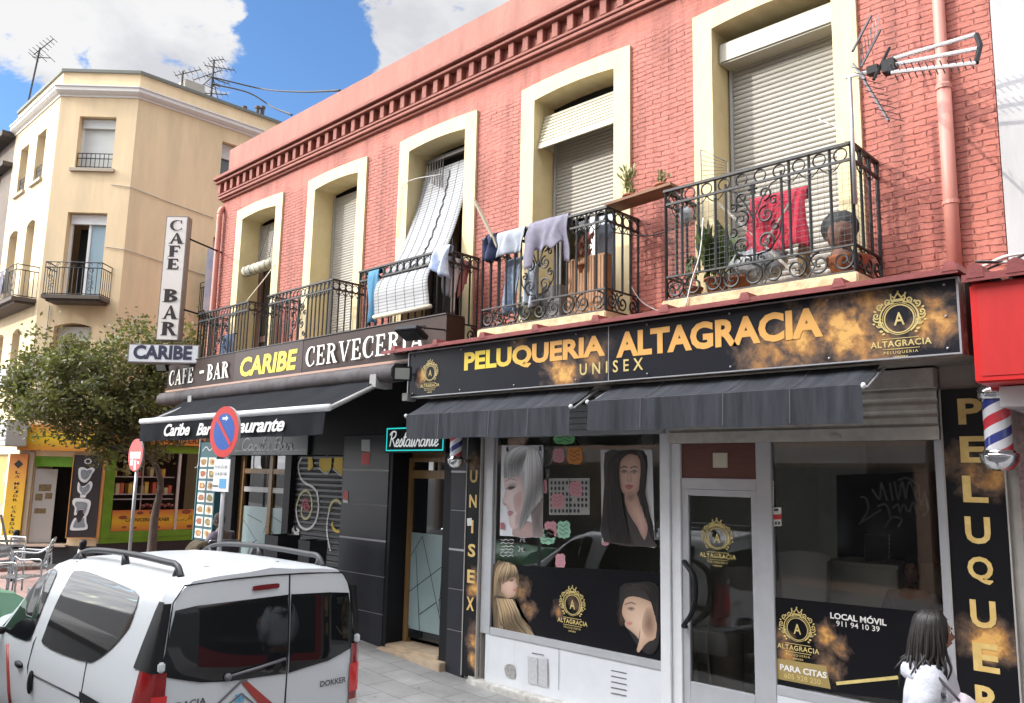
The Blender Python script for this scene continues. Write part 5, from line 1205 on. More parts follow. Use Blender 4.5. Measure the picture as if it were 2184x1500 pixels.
Q = at(858, 797, -.95); floodlight(Q, (.75, -.7, -.1), .12, 'black floodlight with pale lens between the two shop signs', LENS, (Q.x-.1, -.72, Q.z))
b = MB(); b.box(*(lambda p: (p.x-.05, p.x+.06, -.86, -.72, p.z-.10, p.z-.0))(at(858, 838, -.9))); tag(b.build('junction_box', mat('dull_box_grey', (.16, .16, .15), .7)), 'small grey junction box under the floodlight between the two shop signs', 'box')

# barber poles
def stripes():
    m = mat('barber_stripes', (.7, .7, .7), .2, coat=.6); nt = m.node_tree; N = nt.nodes; L = nt.links; bs = N['Principled BSDF']
    tc = N.new('ShaderNodeTexCoord'); sp = N.new('ShaderNodeSeparateXYZ'); L.new(tc.outputs['Object'], sp.inputs[0])
    at_ = N.new('ShaderNodeMath'); at_.operation = 'ARCTAN2'; L.new(sp.outputs[1], at_.inputs[0]); L.new(sp.outputs[0], at_.inputs[1])
    m1 = N.new('ShaderNodeMath'); m1.operation = 'MULTIPLY'; L.new(at_.outputs[0], m1.inputs[0]); m1.inputs[1].default_value = 1/(2*math.pi)
    m2 = N.new('ShaderNodeMath'); m2.operation = 'MULTIPLY'; L.new(sp.outputs[2], m2.inputs[0]); m2.inputs[1].default_value = 3.4
    sb = N.new('ShaderNodeMath'); sb.operation = 'SUBTRACT'; L.new(m2.outputs[0], sb.inputs[0]); L.new(m1.outputs[0], sb.inputs[1])
    fc = N.new('ShaderNodeMath'); fc.operation = 'FRACT'; L.new(sb.outputs[0], fc.inputs[0])
    cr = N.new('ShaderNodeValToRGB'); cr.color_ramp.interpolation = 'CONSTANT'; L.new(fc.outputs[0], cr.inputs[0]); e = cr.color_ramp.elements
    e[0].position = 0; e[0].color = (.52, .035, .05, 1); e[1].position = .28; e[1].color = (.68, .68, .70, 1)
    q = cr.color_ramp.elements.new(.52); q.color = (.03, .045, .22, 1); q = cr.color_ramp.elements.new(.76); q.color = (.68, .68, .70, 1)
    L.new(cr.outputs[0], bs.inputs['Base Color']); return m
ST = stripes()
def barber_pole(x, y, z0, z1, r, label, wall):
    o = thing('barber_pole', label, 'barber pole', (x, y, z0), 'barber poles on the salon front')
    b = MB(); b.smooth = True; b.lathe([(0, z0-.13), (r*.6, z0-.13), (r*.9, z0-.11), (r*1.2, z0-.06), (r*1.28, z0-.02), (r*1.28, z0), (r*1.05, z0+.005), (r*1.05, z0+.02), (r, z0+.025)], (x, y, 0), 24)
    b.build('cap', CHROME, o); b = MB(); b.smooth = True; b.lathe([(r, z1-.02), (r*1.15, z1-.01), (r*1.2, z1+.05), (r*.8, z1+.12), (0, z1+.15)], (x, y, 0), 24); b.build('cap', CHROME, o)
    b = MB(); b.smooth = True; b.lathe([(r*.9, z0), (r*.9, z1)], (x, y, 0), 28); b.build('striped_cylinder', ST, o)
    b = MB(); b.smooth = True
    for z in (z0-.03, z1-.05): b.tube([(x, y, z), (x+wall[0]*.5, y+wall[1]*.5, z), (x+wall[0], y+wall[1], z)], .022, 8)
    b.build('bracket', CHROME, o)
P = at(972, 968, -.24); barber_pole(P.x, -.24, at(970, 978, -.24).z, 3.55, .088, 'barber pole with red white and blue stripes beside the gold unisex banner', (.06, .22))
P = at(2131, 960, -.42); barber_pole(P.x, -.42, at(2131, 968, -.42).z, 3.30, .105, 'larger barber pole hanging under the plain red sign box', (-.05, .40))

# ---------------------------------------------------------------- neighbour at the right: white wall, plain red shop sign
NB = thing('white_building', 'white rendered building with a red shopfront joined to the pink brick wall', 'building', (2, .5, -.3))
b = MB(); b.box(WX1+.012, 9, -.02, .5, 4.25, 10.5); b.build('wall', mat('white_render', (.46, .46, .465), .8, var=.22, vscale=1.6, stretch=(3, 3, .6), bump=.1, bscale=50), NB)
b = MB(); b.box(WX1+.012, 9, -.035, .4, -.6, 4.25); b.build('shop_wall', mat('red_panel', (.42, .022, .028), .35, var=.1), NB)
b = MB(); b.box(WX1-.02, WX1+.06, -.05, -.03, -.5, 3.4); b.build('edge_strip', mat('peeling_edge', (.45, .30, .28), .7, var=.7, vscale=20), NB)
b = MB(); b.box(-1.15, 9, -.045, -.036, .35, 3.1); b.build('shop_window', GLASS_DARK, NB)  # added out of view to break up the red mirrored in the van glass
# rough toothed brick edge of the pink wall against it
o = thing('red_sign', 'plain bright red shop sign box under the white wall', 'sign', (1.5, -.8, 3.4))
RX = at(2066, 605, -.92).x
b = MB(); zt_ = at(2066, 607, -.92).z; zb_ = at(2079, 818, -.92).z
b.box(RX, 6, -.92, -.10, zb_, zt_); b.build('box', mat('red_gloss', (.62, .022, .022), .35), o, bevel=.015)
b = MB()
for xa, xb in ((RX+.05, RX+1.25), (RX+1.262, RX+2.5), (RX+2.512, 6)): b.box(xa, xb, -.926, -.921, zb_+.05, zt_-.05)
b.build('face', mat('red_face', (.60, .028, .026), .4, var=.14, vscale=3, stretch=(4, 1, .7)), o)
o = thing('canopy', 'dark red sheet metal canopy roof above the plain red sign', 'canopy', (2, -.5, 4.2))
b = MB(); b.poly([(RX-.02, -.97, zt_+.035), (6, -.97, zt_+.035), (6, -.03, 4.34), (RX-.02, -.03, 4.34)]); b.box(RX-.03, 6, -.985, -.97, zt_+.005, zt_+.06)
for x in (RX+.06, RX+.32, RX+1.1, RX+1.9): b.prism([(-.06, 0), (.06, 0), (.045, .09), (0, .11), (-.045, .09)], Fr((x, -.99, zt_+.03), (1, 0, 0), (0, 0, 1)), -.85, 0)
b.build('sheet', RUST_RED, o)
b = MB(); b.box(RX+.1, 6, -.7, -.03, 3.2, zb_-.01); tag(b.build('lamp_housing', mat('white_enamel', (.6, .6, .6), .4)), 'white housing under the plain red sign', 'box')
# loose cables lying on the canopies
rnd = random.Random(3)
def cable(name, pts, r, m, label, cat='cable', group=None):
    b = MB(); b.smooth = True; b.tube(smooth_path(pts, 6), r, 5); return tag(b.build(name, m), label, cat, group)
BLK = mat('black_cable', (.02, .02, .02), .6); GRY = mat('grey_cable', (.35, .34, .33), .6); WHC = mat('white_cable', (.6, .58, .55), .6)
for k, (y_, m_, lb) in enumerate(((.0, BLK, 'black cable bundle strand lying on the red canopy beside the white wall'), (.08, GRY, 'grey cable lying on the red canopy beside the white wall'), (.15, BLK, 'second black cable sagging over the red canopy beside the white wall'), (.05, WHC, 'white cable looped on the red canopy beside the white wall'))):
    cable('cable', [(-1.75+i*.22, -.10-y_-.12*abs(math.sin(i*1.3+k)), 4.38+.022*math.sin(i*2.1+k*1.7)+.012*k) for i in range(14)], .011+.003*(k % 2), m_, lb)
cable('cable', [at(*p, -.04) for p in ((1340, 600), (1365, 640), (1400, 662), (1425, 668))], .007, WHC, 'thin white cable on the brick wall between the laundry balcony and the red towel balcony')
cable('cable', [(-5.3, -.45, 5.32), (-4.9, -.3, 5.24), (-4.6, -.2, 5.3)], .008, BLK, 'black cable strung between the laundry balcony and the red towel balcony')
cable('cable', [at(*Z3(*p), -.65) for p in ((960, 700), (985, 720), (1075, 760), (1130, 850))], .006, WHC, 'white wire hoop above the red towel balcony rail')
cable('cable', [(at(1500, 465, -.62)), at(1493, 540, -.64), at(1475, 600, -.66), at(1462, 655, -.67)], .007, WHC, 'pale cord hanging down the left part of the red towel balcony railing')
b = MB()
zr_ = [(-2.58, -.60)]
# ---------------------------------------------------------------- TV aerial on the balcony corner
AN = thing('tv_antenna', 'large triple boom TV antenna on a mast at the corner of the red towel balcony', 'antenna', (-2.57, -.62, 5.0))
b = MB(); b.smooth = True; mz = at(1815, 160, -.62).z; b.cyl((-2.575, -.62, 5.0), (-2.575, -.62, mz), .018, n=8); b.build('mast', STEEL, AN)
AY = -.62
hub = at(*Z3(1150, 455), AY); tip = at(*Z3(1925, 275), AY+.05); jn = at(*Z3(1385, 395), AY)
b = MB(); b.tube([hub-V((.04, 0, 0)), jn], .016, 6)
e1, e2, e3 = at(*Z3(1900, 205), AY+.12), at(*Z3(1905, 290), AY+.02), at(*Z3(1900, 375), AY-.06)
s1, s2, s3 = at(*Z3(1390, 355), AY+.10), at(*Z3(1390, 390), AY), at(*Z3(1395, 432), AY-.08)
for s_, e_ in ((s1, e1), (s2, e2), (s3, e3)): b.tube([s_, e_], .017, 6)
b.build('boom', mat('bright_aluminium', (.72, .73, .75), .35, .3), AN)
b = MB()
for s_, e_ in ((s1, e1), (s2, e2), (s3, e3)):
    for k in range(12):
        p = s_.lerp(e_, (k+.4)/12); w_ = .085-.003*k; d_ = V((-.25, .55, .6)).normalized() if s_ is not s3 else V((.05, .75, -.55)).normalized()
        b.tube([p-d_*w_, p+d_*w_], .0055, 4)
b.build('element', mat('dull_element', (.12, .12, .13), .5, .4), AN)
b = MB(); b.tube([e1, tip, e3], .022, 5); b.tube([s1, jn, s3], .024, 5); b.fbox(Fr(jn), -.05, .05, -.06, .05, -.05, .05); b.fbox(Fr(hub.lerp(jn, .6)), -.045, .045, -.035, .035, -.04, .04)
b.tube([at(*Z3(1385, 285), AY+.1), at(*Z3(1290, 475), AY-.1)], .014, 5)
b.build('clamp', BLACK, AN)
b = MB()
for (p_, q_, y0_, y1_) in (((1215, 400), (1330, 180), 0, .3), ((1205, 430), (1380, 720), 0, -.35), ((1165, 305), (1275, 95), .05, .3), ((1165, 380), (1240, 470), 0, -.1)):
    a, c = at(*Z3(*p_), AY+y0_), at(*Z3(*q_), AY+y1_); b.tube([a, c], .012, 5)
a0, a1, b0, b1 = at(*Z3(1215, 400), AY), at(*Z3(1330, 180), AY+.3), at(*Z3(1165, 305), AY+.05), at(*Z3(1275, 95), AY+.3)
for k in range(8): t = k/7; b.tube([a0.lerp(a1, t), b0.lerp(b1, t)+V((.06, 0, 0))], .004, 4)
a0, a1 = at(*Z3(1205, 430), AY), at(*Z3(1380, 720), AY-.35)
for k in range(9): p = a0.lerp(a1, k/8); b.tube([p-V((.03, .10, -.02)), p+V((.09, .08, .0))], .004, 4)
b.build('reflector', mat('dark_metal', (.10, .10, .11), .4, .6), AN)

# ================================================================ things on the balconies
def cloth(name, pts_fn, nu, nv, m, label, cat='laundry', group=None, thick=.006):
    b = MB(); b.smooth = True; b.grid([[pts_fn(i/nu, j/nv) for i in range(nu+1)] for j in range(nv+1)]); o = b.build(name, m, label=label, cat=cat, group=group)
    md = o.modifiers.new('thickness', 'SOLIDIFY'); md.thickness = thick; return o
def hang(x0, x1, ztop, front, back, y=BY, seed=0, ripple=.022, bottom=None):
    def fn(u, v):
        L = front+back; s = v*L; x = x0+(x1-x0)*u
        r = ripple*1.5*(math.sin(u*9+seed)+.7*math.sin(u*19+seed*2.3+v*1.5)+.8*mnoise.noise(V((u*5+seed*7, v*3, seed))))
        fr_ = front+(bottom(u) if bottom else 0)
        if v < .3: t = v/.3; return V((x, y+.035+.02*t, ztop-back*(1-t)))
        t = (v-.3)/.7; k = min(1, t*4)
        return V((x+.018*math.sin(t*5+u*8+seed)+.02*mnoise.noise(V((u*3, v*4, seed*3))), y-.035*k-r*t-.01, ztop+.012*(1-k)-fr_*t*(1+.10*mnoise.noise(V((u*4+seed*3, 0, 1.7)))))) if True else None
    return fn
DENIM = mat('denim', (.07, .11, .20), .85, var=.35, vscale=9); GREYC = mat('grey_jersey', (.21, .20, .26), .9, var=.35, vscale=8); PALE = mat('pale_blue_cotton', (.35, .38, .44), .9, var=.3, vscale=8)
NAVYC = mat('navy_cloth', (.025, .035, .09), .9, var=.4, vscale=9); REDC = mat('red_cloth', (.62, .035, .075), .85, var=.15, vscale=6); PATT = mat('blue_check_cloth', (.30, .38, .48), .9, var=.7, vscale=26, col2=(.10, .13, .2))
cloth('towel', hang(at(1595, 420, -.5).x, at(1719, 400, -.5).x, at(1660, 410, -.5).z-.0, .56, .1, -.46, 1, .02), 24, 16, REDC, 'bright red towel hanging behind the iron bars under the big white shutter', 'towel')
xL = lambda px, py: at(px, py, BY).x
cloth('jumper', hang(xL(1128, 480), xL(1216, 465), 5.60, .36, .12, BY, 2, .02, lambda u: .22 if (u < .16 or u > .86) else (.03*math.sin(u*20))), 40, 16, GREYC, 'grey jumper with dangling sleeves hung over the balcony rail', 'jumper')
cloth('shirt', hang(xL(1064, 500), xL(1122, 485), 5.60, .33, .12, BY, 5, .018), 26, 14, PALE, 'pale grey shirt folded over the balcony rail left of the grey jumper', 'shirt')
cloth('trousers', hang(xL(1040, 510), xL(1064, 500), 5.62, .38, .2, BY, 3, .05), 20, 14, NAVYC, 'dark navy trousers bunched over the left end of the balcony rail', 'trousers')
cloth('cloth', hang(xL(1064, 560), xL(1098, 550), 5.30, .72, .05, BY+.14, 6, .03), 18, 14, PATT, 'blue checked cloth hanging behind the balcony bars under the pale shirt', 'cloth')
cloth('cloth', hang(xL(1118, 560), xL(1140, 555), 5.15, .55, .05, BY+.10, 8, .03), 14, 12, PALE, 'pale narrow cloth hanging behind the balcony scrolls', 'cloth')
b = MB(); P0, P1 = at(1012, 428, -.75), at(1058, 520, -.62); d_ = (P1-P0).normalized(); b.tube([P0, P1+d_*.2], .022, 4); tag(b.build('pole', mat('pale_timber', (.42, .37, .28), .7)), 'pale timber pole leaning out over the end of the balcony rail', 'pole')
# balcony of the hanging blind
cloth('towel', hang(xL(790, 600), xL(812, 590), 5.58, .85, .1, BY, 4, .02), 10, 14, mat('turquoise_towel', (.07, .22, .36), .9, var=.3, vscale=6), 'blue towel hanging over the railing left of the slatted blind', 'towel')
cloth('shirt', hang(xL(928, 545), xL(960, 540), 5.62, .30, .1, BY, 7, .04, lambda u: .18*u), 16, 12, mat('blue_white_shirt', (.28, .38, .60), .9, var=.45, vscale=10, col2=(.6, .62, .66)), 'blue and white shirt over the rail right of the slatted blind', 'shirt')
for k, (y_, m_, lb) in enumerate(((-.50, PALE, 'pale vest on the side rail of the balcony with the blind'), (-.36, mat('white_cotton', (.62, .62, .64), .9), 'white t-shirt on the side rail of the balcony with the blind'), (-.20, mat('pink_cotton', (.48, .22, .22), .9), 'pinkish top on the side rail of the balcony with the blind'))):
    xr = BALC[2][1]
    def fn(u, v, y_=y_, k=k): return V((xr-.03-.05*v-.02*math.sin(u*7+k)*v, y_-.08+.16*u+.01*math.sin(v*6), 5.50-(.42+.12*math.sin(u*3+k))*v))
    cloth('top', fn, 10, 10, m_, lb, 'laundry', 'tops drying on the side rail')
# the long slatted blind flung over the railing
bl = thing('slatted_blind', 'long white slatted blind hanging from the window and thrown over the balcony railing', 'blind', (-8.9, -.3, 4.9))
def slat_mat(name, c1, gap, rows):
    m = mat(name, c1, .55); nt = m.node_tree; N = nt.nodes; L = nt.links; bs = N['Principled BSDF']
    uv = N.new('ShaderNodeAttribute'); uv.attribute_name = 'run'; mu = N.new('ShaderNodeMath'); mu.operation = 'MULTIPLY'; mu.inputs[1].default_value = rows; L.new(uv.outputs['Fac'], mu.inputs[0])
    fc = N.new('ShaderNodeMath'); fc.operation = 'FRACT'; L.new(mu.outputs[0], fc.inputs[0]); gt = N.new('ShaderNodeMath'); gt.operation = 'GREATER_THAN'; L.new(fc.outputs[0], gt.inputs[0]); gt.inputs[1].default_value = .70
    n = N.new('ShaderNodeTexNoise'); n.inputs['Scale'].default_value = 3; tc = N.new('ShaderNodeTexCoord'); L.new(tc.outputs['Object'], n.inputs['Vector'])
    m0 = N.new('ShaderNodeMix'); m0.data_type = 'RGBA'; L.new(n.outputs[0], m0.inputs[0]); m0.inputs[6].default_value = (*c1, 1); m0.inputs[7].default_value = (c1[0]*.8, c1[1]*.8, c1[2]*.78, 1)
    mx = N.new('ShaderNodeMix'); mx.data_type = 'RGBA'; L.new(gt.outputs[0], mx.inputs[0]); L.new(m0.outputs[2], mx.inputs[6]); mx.inputs[7].default_value = (*gap, 1); L.new(mx.outputs[2], bs.inputs['Base Color']); return m
BLM = slat_mat('blind_slats', (.30, .305, .32), (.13, .135, .14), 1)
def blind_mesh(path, halfw, skew, parent, name, m, pitch=.048, split=None):
    P = smooth_path(path, 12); cum = [0]
    for p, q in zip(P, P[1:]): cum.append(cum[-1]+(q-p).length)
    b = MB(); b.smooth = True; nu = 12; run = []
    for p, s_ in zip(P, cum):
        pass
    rows = [[p+V((halfw(s_/cum[-1])*(2*i/nu-1)+skew(s_/cum[-1]), 0, 0)) for i in range(nu+1)] for p, s_ in zip(P, cum)]
    b.grid(rows); o = b.build(name, m, parent)
    at_ = o.data.attributes.new('run', 'FLOAT', 'POINT'); vals = []
    for s_ in cum: vals += [s_/pitch]*(nu+1)
    at_.data.foreach_set('value', vals); o.data.update()
    md = o.modifiers.new('thickness', 'SOLIDIFY'); md.thickness = .008; return o, rows
path = [at(965, 350, .28), at(938, 440, .10), at(905, 530, -.22), at(880, 575, -.56), at(872, 590, -.66), at(868, 610, -.72), at(866, 640, -.73), at(864, 664, -.74)]
cxm = -8.93
path = [V((cxm, p.y, p.z)) for p in path]
o, rows = blind_mesh(path, lambda t: .52+.07*t, lambda t: .30*t*t, bl, 'slats', BLM)
b = MB()
for i in (1, 3, 5, 7, 9, 11): b.tube([r[i]+V((0, -.010, .005)) for r in rows], .0022, 4)
b.tube([rows[k][7]+V((.02*math.sin(k*2.2), -.016, .008)) for k in range(2, 40)], .008, 4)
b.build('cord', mat('dark_cord', (.05, .05, .05), .8), bl)
b = MB(); b.smooth = True; e = rows[-1]; b.tube([e[0]-V((.02, 0, 0)), e[-1]+V((.02, 0, 0))], .03, 10); b.build('end_bar', mat('yellowed_bar', (.56, .52, .38), .5), bl)
b = MB(); b.box(-9.42, -8.42, .24, .30, 7.38, 7.44); 
for k in range(7): x = -9.35+k*.06; b.tube([(x, .22, 7.36), (x+.14, .10, 7.02-.03*k)], .010, 4)
b.build('head_rail', mat('dark_wood_rail', (.08, .07, .06), .7), bl)
cable('cord', [(-9.7, -.05, 6.2), (-9.62, -.06, 6.9), (-9.45, -.04, 7.05), (-8.8, .05, 7.02)], .006, WHC, 'white cord tied across the window of the hanging blind', 'cord')
# rolled blind on the far left window
x0, x1 = iw(0)
rb_ = thing('rolled_blind', 'rolled up cream slatted blind hanging in the far left window', 'blind', ((x0+x1)/2, .1, 6.4))
b = MB(); b.smooth = True; b.tube([(x0+.05, .10, 6.49), (x1-.05, .10, 6.49)], .105, 16); b.build('roll', mat('cream_reed', (.60, .57, .44), .7, var=.4, vscale=10, stretch=(1, 18, 18)), rb_)
b = MB()
for k in range(6): x = x0+.15+k*(x1-x0-.3)/5; b.tube([(x, .10+.108*math.cos(t*math.pi/8), 6.49+.108*math.sin(t*math.pi/8)) for t in range(16)], .004, 4, closed=True)
b.tube([(x0+.5, .1, 6.6), (x0+.6, .25, 7.4)], .005, 4); b.tube([(x0+.9, .1, 6.6), (x0+.8, .25, 7.4)], .005, 4); b.build('cord', BLK, rb_)
cable('rope', [at(588, 562, -.02), at(560, 600, -.25), at(520, 650, -.58)], .009, mat('pale_rope', (.6, .55, .42), .8), 'pale rope running from the far left window jamb to its balcony rail', 'rope')
cloth('jeans', hang(-14.15, -13.75, 5.1, .62, .02, BY+.12, 3, .03), 14, 12, DENIM, 'blue jeans hanging behind the railing of the far left balcony', 'jeans')
# planting, pots, clutter
LEAF = mat('pot_leaves', (.09, .15, .035), .6, var=.5, vscale=20); DRYL = mat('dry_leaves', (.25, .20, .08), .7, var=.5, vscale=20); TERRA = mat('terracotta', (.36, .13, .06), .8, var=.25, vscale=8)
def pot(x, y, z, r, h, label, leaves=40, sz=.12, m=LEAF, potm=TERRA, up=.25):
    o = thing('potted_plant', label, 'plant', (x, y, z)); b = MB(); b.smooth = True
    b.lathe([(0, z), (r*.7, z), (r, z+h), (r*1.1, z+h), (r*1.1, z+h-.02), (r*.9, z+h-.02), (0, z+h-.02)], (x, y, 0), 14); b.build('pot', potm, o)
    g = random.Random(int(abs(x*1000))); b = MB()
    for k in range(leaves):
        an = g.uniform(0, 6.28); tl = g.uniform(.1, .8); L_ = sz*g.uniform(.6, 1.3); p = V((x+g.gauss(0, r*.5), y+g.gauss(0, r*.5), z+h+g.uniform(0, up)))
        d = V((math.cos(an)*tl, math.sin(an)*tl, 1)).normalized(); s_ = d.cross(V((g.uniform(-1, 1), g.uniform(-1, 1), .3))).normalized()*L_*.16
        b.poly([p, p+d*L_*.5+s_, p+d*L_, p+d*L_*.5-s_])
    b.build('foliage', m, o)
pot(-4.05, -.38, 4.41, .12, .20, 'spiky green potted plant on the left of the red towel balcony', 50, .34)
pot(-3.78, -.42, 4.41, .11, .16, 'bushy pot plant near the floor of the red towel balcony', 60, .14)
pot(-4.32, -.40, 4.41, .10, .14, 'small trailing pot plant in the corner of the red towel balcony', 40, .12)
SHF = thing('wall_shelf', 'brown plank shelf bridging the laundry balcony and the red towel balcony', 'shelf', (-5.0, -.3, 5.6))
a, c = at(1295, 440, -.45), at(1430, 405, -.45); b = MB(); b.geo([(a.x, -.50, 5.66), (c.x+.03, -.50, 5.70), (c.x+.03, -.22, 5.70), (a.x, -.22, 5.66), (a.x, -.50, 5.63), (c.x+.03, -.50, 5.67), (c.x+.03, -.22, 5.67), (a.x, -.22, 5.63)], [(0,1,2,3),(7,6,5,4),(4,5,1,0),(5,6,2,1),(6,7,3,2),(7,4,0,3)]); b.build('plank', mat('old_plank', (.24, .12, .06), .7, var=.4, vscale=4), SHF)
pot(-5.18, -.30, 5.665, .07, .10, 'leggy pale green plant at the left end of the plank shelf', 90, .10, mat('pale_leaves', (.26, .27, .10), .7, var=.4, vscale=20), up=.28)
pot(-4.72, -.34, 5.69, .07, .08, 'low dry plant at the right end of the plank shelf', 60, .08, DRYL, up=.1)
pot(-5.75, -.36, 4.9, .10, .14, 'red flowering plant behind the railing of the laundry balcony', 60, .12, mat('red_petals', (.35, .05, .06), .7, var=.7, vscale=25, col2=(.07, .12, .03)), up=.3)
b = MB(); b.box(-5.95, -5.42, -.42, -.30, 4.42, 5.12); 
for k in range(12): b.box(-5.95+k*.044, -5.95+k*.044+.036, -.435, -.42, 4.44, 5.10)
tag(b.build('wooden_panel', mat('orange_wood', (.40, .20, .09), .6, var=.35, vscale=6)), 'orange slatted wooden panel behind the bars of the laundry balcony', 'panel')
b = MB(); b.box(-6.35, -6.05, -.45, -.2, 4.42, 4.85); tag(b.build('crate', mat('grey_clutter', (.22, .21, .21), .8, var=.4), bevel=.01), 'grey storage crate behind the scrolls of the laundry balcony', 'crate')
b = MB(); b.smooth = True; b.ball((-6.55, -.38, 4.62), (.2, .14, .2), 12, 8, .25, 3); tag(b.build('bag', mat('olive_bag', (.20, .19, .12), .8, var=.4)), 'olive bag on the floor of the laundry balcony', 'bag')
# red towel balcony: airer, planks, ornament
o = thing('drying_rack', 'thin wire drying rack standing at the left of the red towel balcony', 'rack', (-4.2, -.4, 4.42))
b = MB(); A_ = [at(*Z3(*p), -.30) for p in ((262, 890), (275, 1075))]; B_ = [at(*Z3(*p), -.12) for p in ((425, 965), (428, 1040))]
b.tube([A_[1]-V((0, 0, .9)), A_[0], A_[0].lerp(B_[0], .85), B_[0], B_[1]-V((0, 0, .9))], .008, 5)
for k in range(1, 6): t = k/6; b.tube([A_[0].lerp(A_[1], t), B_[0].lerp(B_[1], t)], .003, 4)
b.build('frame', mat('grey_wire', (.3, .3, .28), .5, .4), o)
for p_, q_, lb in (((415, 420), (860, 830), 'pale diagonal batten leaning behind the red towel balcony bars, from upper left'), ((680, 650), (830, 410), 'thin stick leaning behind the red towel balcony bars over the red towel')):
    b = MB(); b.tube([at(*Z2B(*p_), -.5), at(*Z2B(*q_), -.52)], .013, 4); tag(b.build('batten', mat('pale_batten', (.55, .52, .46), .7)), lb, 'batten')
b = MB(); b.smooth = True; b.ball(at(*Z2B(640, 770), -.40), (.30, .14, .16), 16, 8, .35, 9); tag(b.build('plastic_bag', mat('silver_plastic', (.45, .47, .50), .3, var=.5, vscale=8)), 'crumpled silvery plastic bag on the floor of the red towel balcony', 'bag')
b = MB(); b.smooth = True; p = at(*Z2B(225, 490), -.40); b.ball(p, (.07, .06, .10), 10, 7, .3, 4); tag(b.build('plastic_bag', mat('silver_plastic', (.45, .47, .50), .3)), 'small shiny bag hanging at the left of the red towel balcony', 'bag')
o = thing('bust', 'dark haired brown ornamental bust on a terracotta stand behind the red towel balcony bars', 'ornament', (*at(*Z2B(1130, 640), -.40).xy, 4.42))
p = at(*Z2B(1125, 590), -.40); b = MB(); b.smooth = True; b.ball(p, (.13, .13, .17), 16, 10); b.ball(p+V((.05, -.11, -.02)), (.03, .03, .045), 8, 6); b.cyl(p-V((0, 0, .12)), p-V((0, 0, .3)), .07, .13, 12); b.build('head', mat('brown_clay', (.20, .10, .07), .7, var=.3), o)
b = MB(); b.smooth = True; b.ball(p+V((-.02, .03, .06)), (.165, .15, .155), 14, 9, .12, 2); b.build('hair', mat('dark_clay', (.03, .032, .035), .7), o)
b = MB(); b.smooth = True; b.lathe([(0, 4.42), (.13, 4.42), (.17, p.z-.26), (.19, p.z-.24), (0, p.z-.24)], (p.x+.05, p.y, 0), 16); b.build('stand', TERRA, o)
b = MB(); b.smooth = True; p = at(*Z2B(905, 620), -.38); b.tube([(p.x, p.y, 4.42), (p.x, p.y, 4.7), (p.x+.02, p.y, 4.95), (p.x, p.y, 5.05)], [.05, .06, .035, .02], 8); tag(b.build('carving', mat('ochre_wood', (.35, .24, .12), .7, var=.5, vscale=14)), 'ochre carved figure standing between the red towel and the bust', 'ornament')
# ================================================================ yellow corner building across the side street
def wall_panel(b, fr, u0, u1, v0, v1, ops, depth=.22, rev=None):
    us = sorted({u0, u1, *[q for o in ops for q in o[:2]]}); vs = sorted({v0, v1, *[q for o in ops for q in o[2:4]]})
    us = [u for u in us if u0 <= u <= u1]; vs = [v for v in vs if v0 <= v <= v1]
    for a, c in zip(us, us[1:]):
        for e, g in zip(vs, vs[1:]):
            m, n = (a+c)/2, (e+g)/2
            if any(o[0] < m < o[1] and o[2] < n < o[3] for o in ops): continue
            b.poly([fr.p(a, e), fr.p(c, e), fr.p(c, g), fr.p(a, g)])
    for o in ops:
        a, c, e, g = o[:4]; rise = o[4] if len(o) > 4 else 0
        b.poly([fr.p(a, e), fr.p(a, g), fr.p(a, g, -depth), fr.p(a, e, -depth)]); b.poly([fr.p(c, g), fr.p(c, e), fr.p(c, e, -depth), fr.p(c, g, -depth)])
        b.poly([fr.p(a, e, -depth), fr.p(c, e, -depth), fr.p(c, e), fr.p(a, e)])
        if rise:
            A = arch(a, c, g-rise, rise, 10)
            b.strip([fr.p(x, z) for x, z in A], [fr.p(x, g) for x, z in A]); b.strip([fr.p(x, z, -depth) for x, z in A], [fr.p(x, z) for x, z in A])
        else: b.poly([fr.p(a, g), fr.p(c, g), fr.p(c, g, -depth), fr.p(a, g, -depth)])
YB = thing('corner_building', 'pale yellow rendered corner building with chamfered corner, white cornice and iron balconies', 'building', (-22, 2, .4))
YEL = mat('yellow_render', (.81, .635, .40), .85, var=.20, vscale=1.1, stretch=(2.2, 2.2, .35), bump=.08, bscale=70)
cL, cR = V((-21.883, -1.502, 0)), V((-20.5, -.1195, 0)); S2 = .70710678
fch = Fr(cL, (S2, S2, 0)); flf = Fr((-25.62, -1.502, 0)); frt = Fr((-20.5, -.1195, 0), (0, 1, 0)); CW = (cR-cL).length
def lu(x): return x+25.62
ops_ch = [(.53, 1.45, 10.02, 11.39), (.49, 1.46, 6.72, 8.87), (.45, 1.36, 4.4, 6.08, .10), (.34, 1.27, .78, 2.86)]
ops_lf = [(lu(-23.50), lu(-22.76), 9.97, 11.32), (lu(-24.92), lu(-24.20), 9.97, 11.30), (lu(-23.55), lu(-22.86), 6.5, 8.92, .10), (lu(-25.08), lu(-24.31), 6.5, 8.92, .10), (lu(-23.72), lu(-23.05), 4.4, 6.08, .10), (lu(-25.15), lu(-24.50), 4.4, 6.08, .10), (lu(-25.4), lu(-22.9), .95, 2.9)]
ops_rt = [(2.29, 3.2, 10.44, 11.51), (2.25, 3.2, 6.72, 8.80), (4.6, 5.5, 6.72, 8.8), (4.6, 5.5, 10.02, 11.4), (.27, 2.42, 1.12, 3.02)]
b = MB()
wall_panel(b, fch, 0, CW, .3, 12.0, ops_ch); wall_panel(b, flf, 0, lu(cL.x), .3, 12.0, ops_lf); wall_panel(b, frt, 0, 14, .3, 12.0, ops_rt)
for fr_, L_ in ((fch, CW), (flf, lu(cL.x)), (frt, 14)): b.poly([fr_.p(0, 12.12), fr_.p(L_, 12.12), fr_.p(L_, 12.58), fr_.p(0, 12.58)])
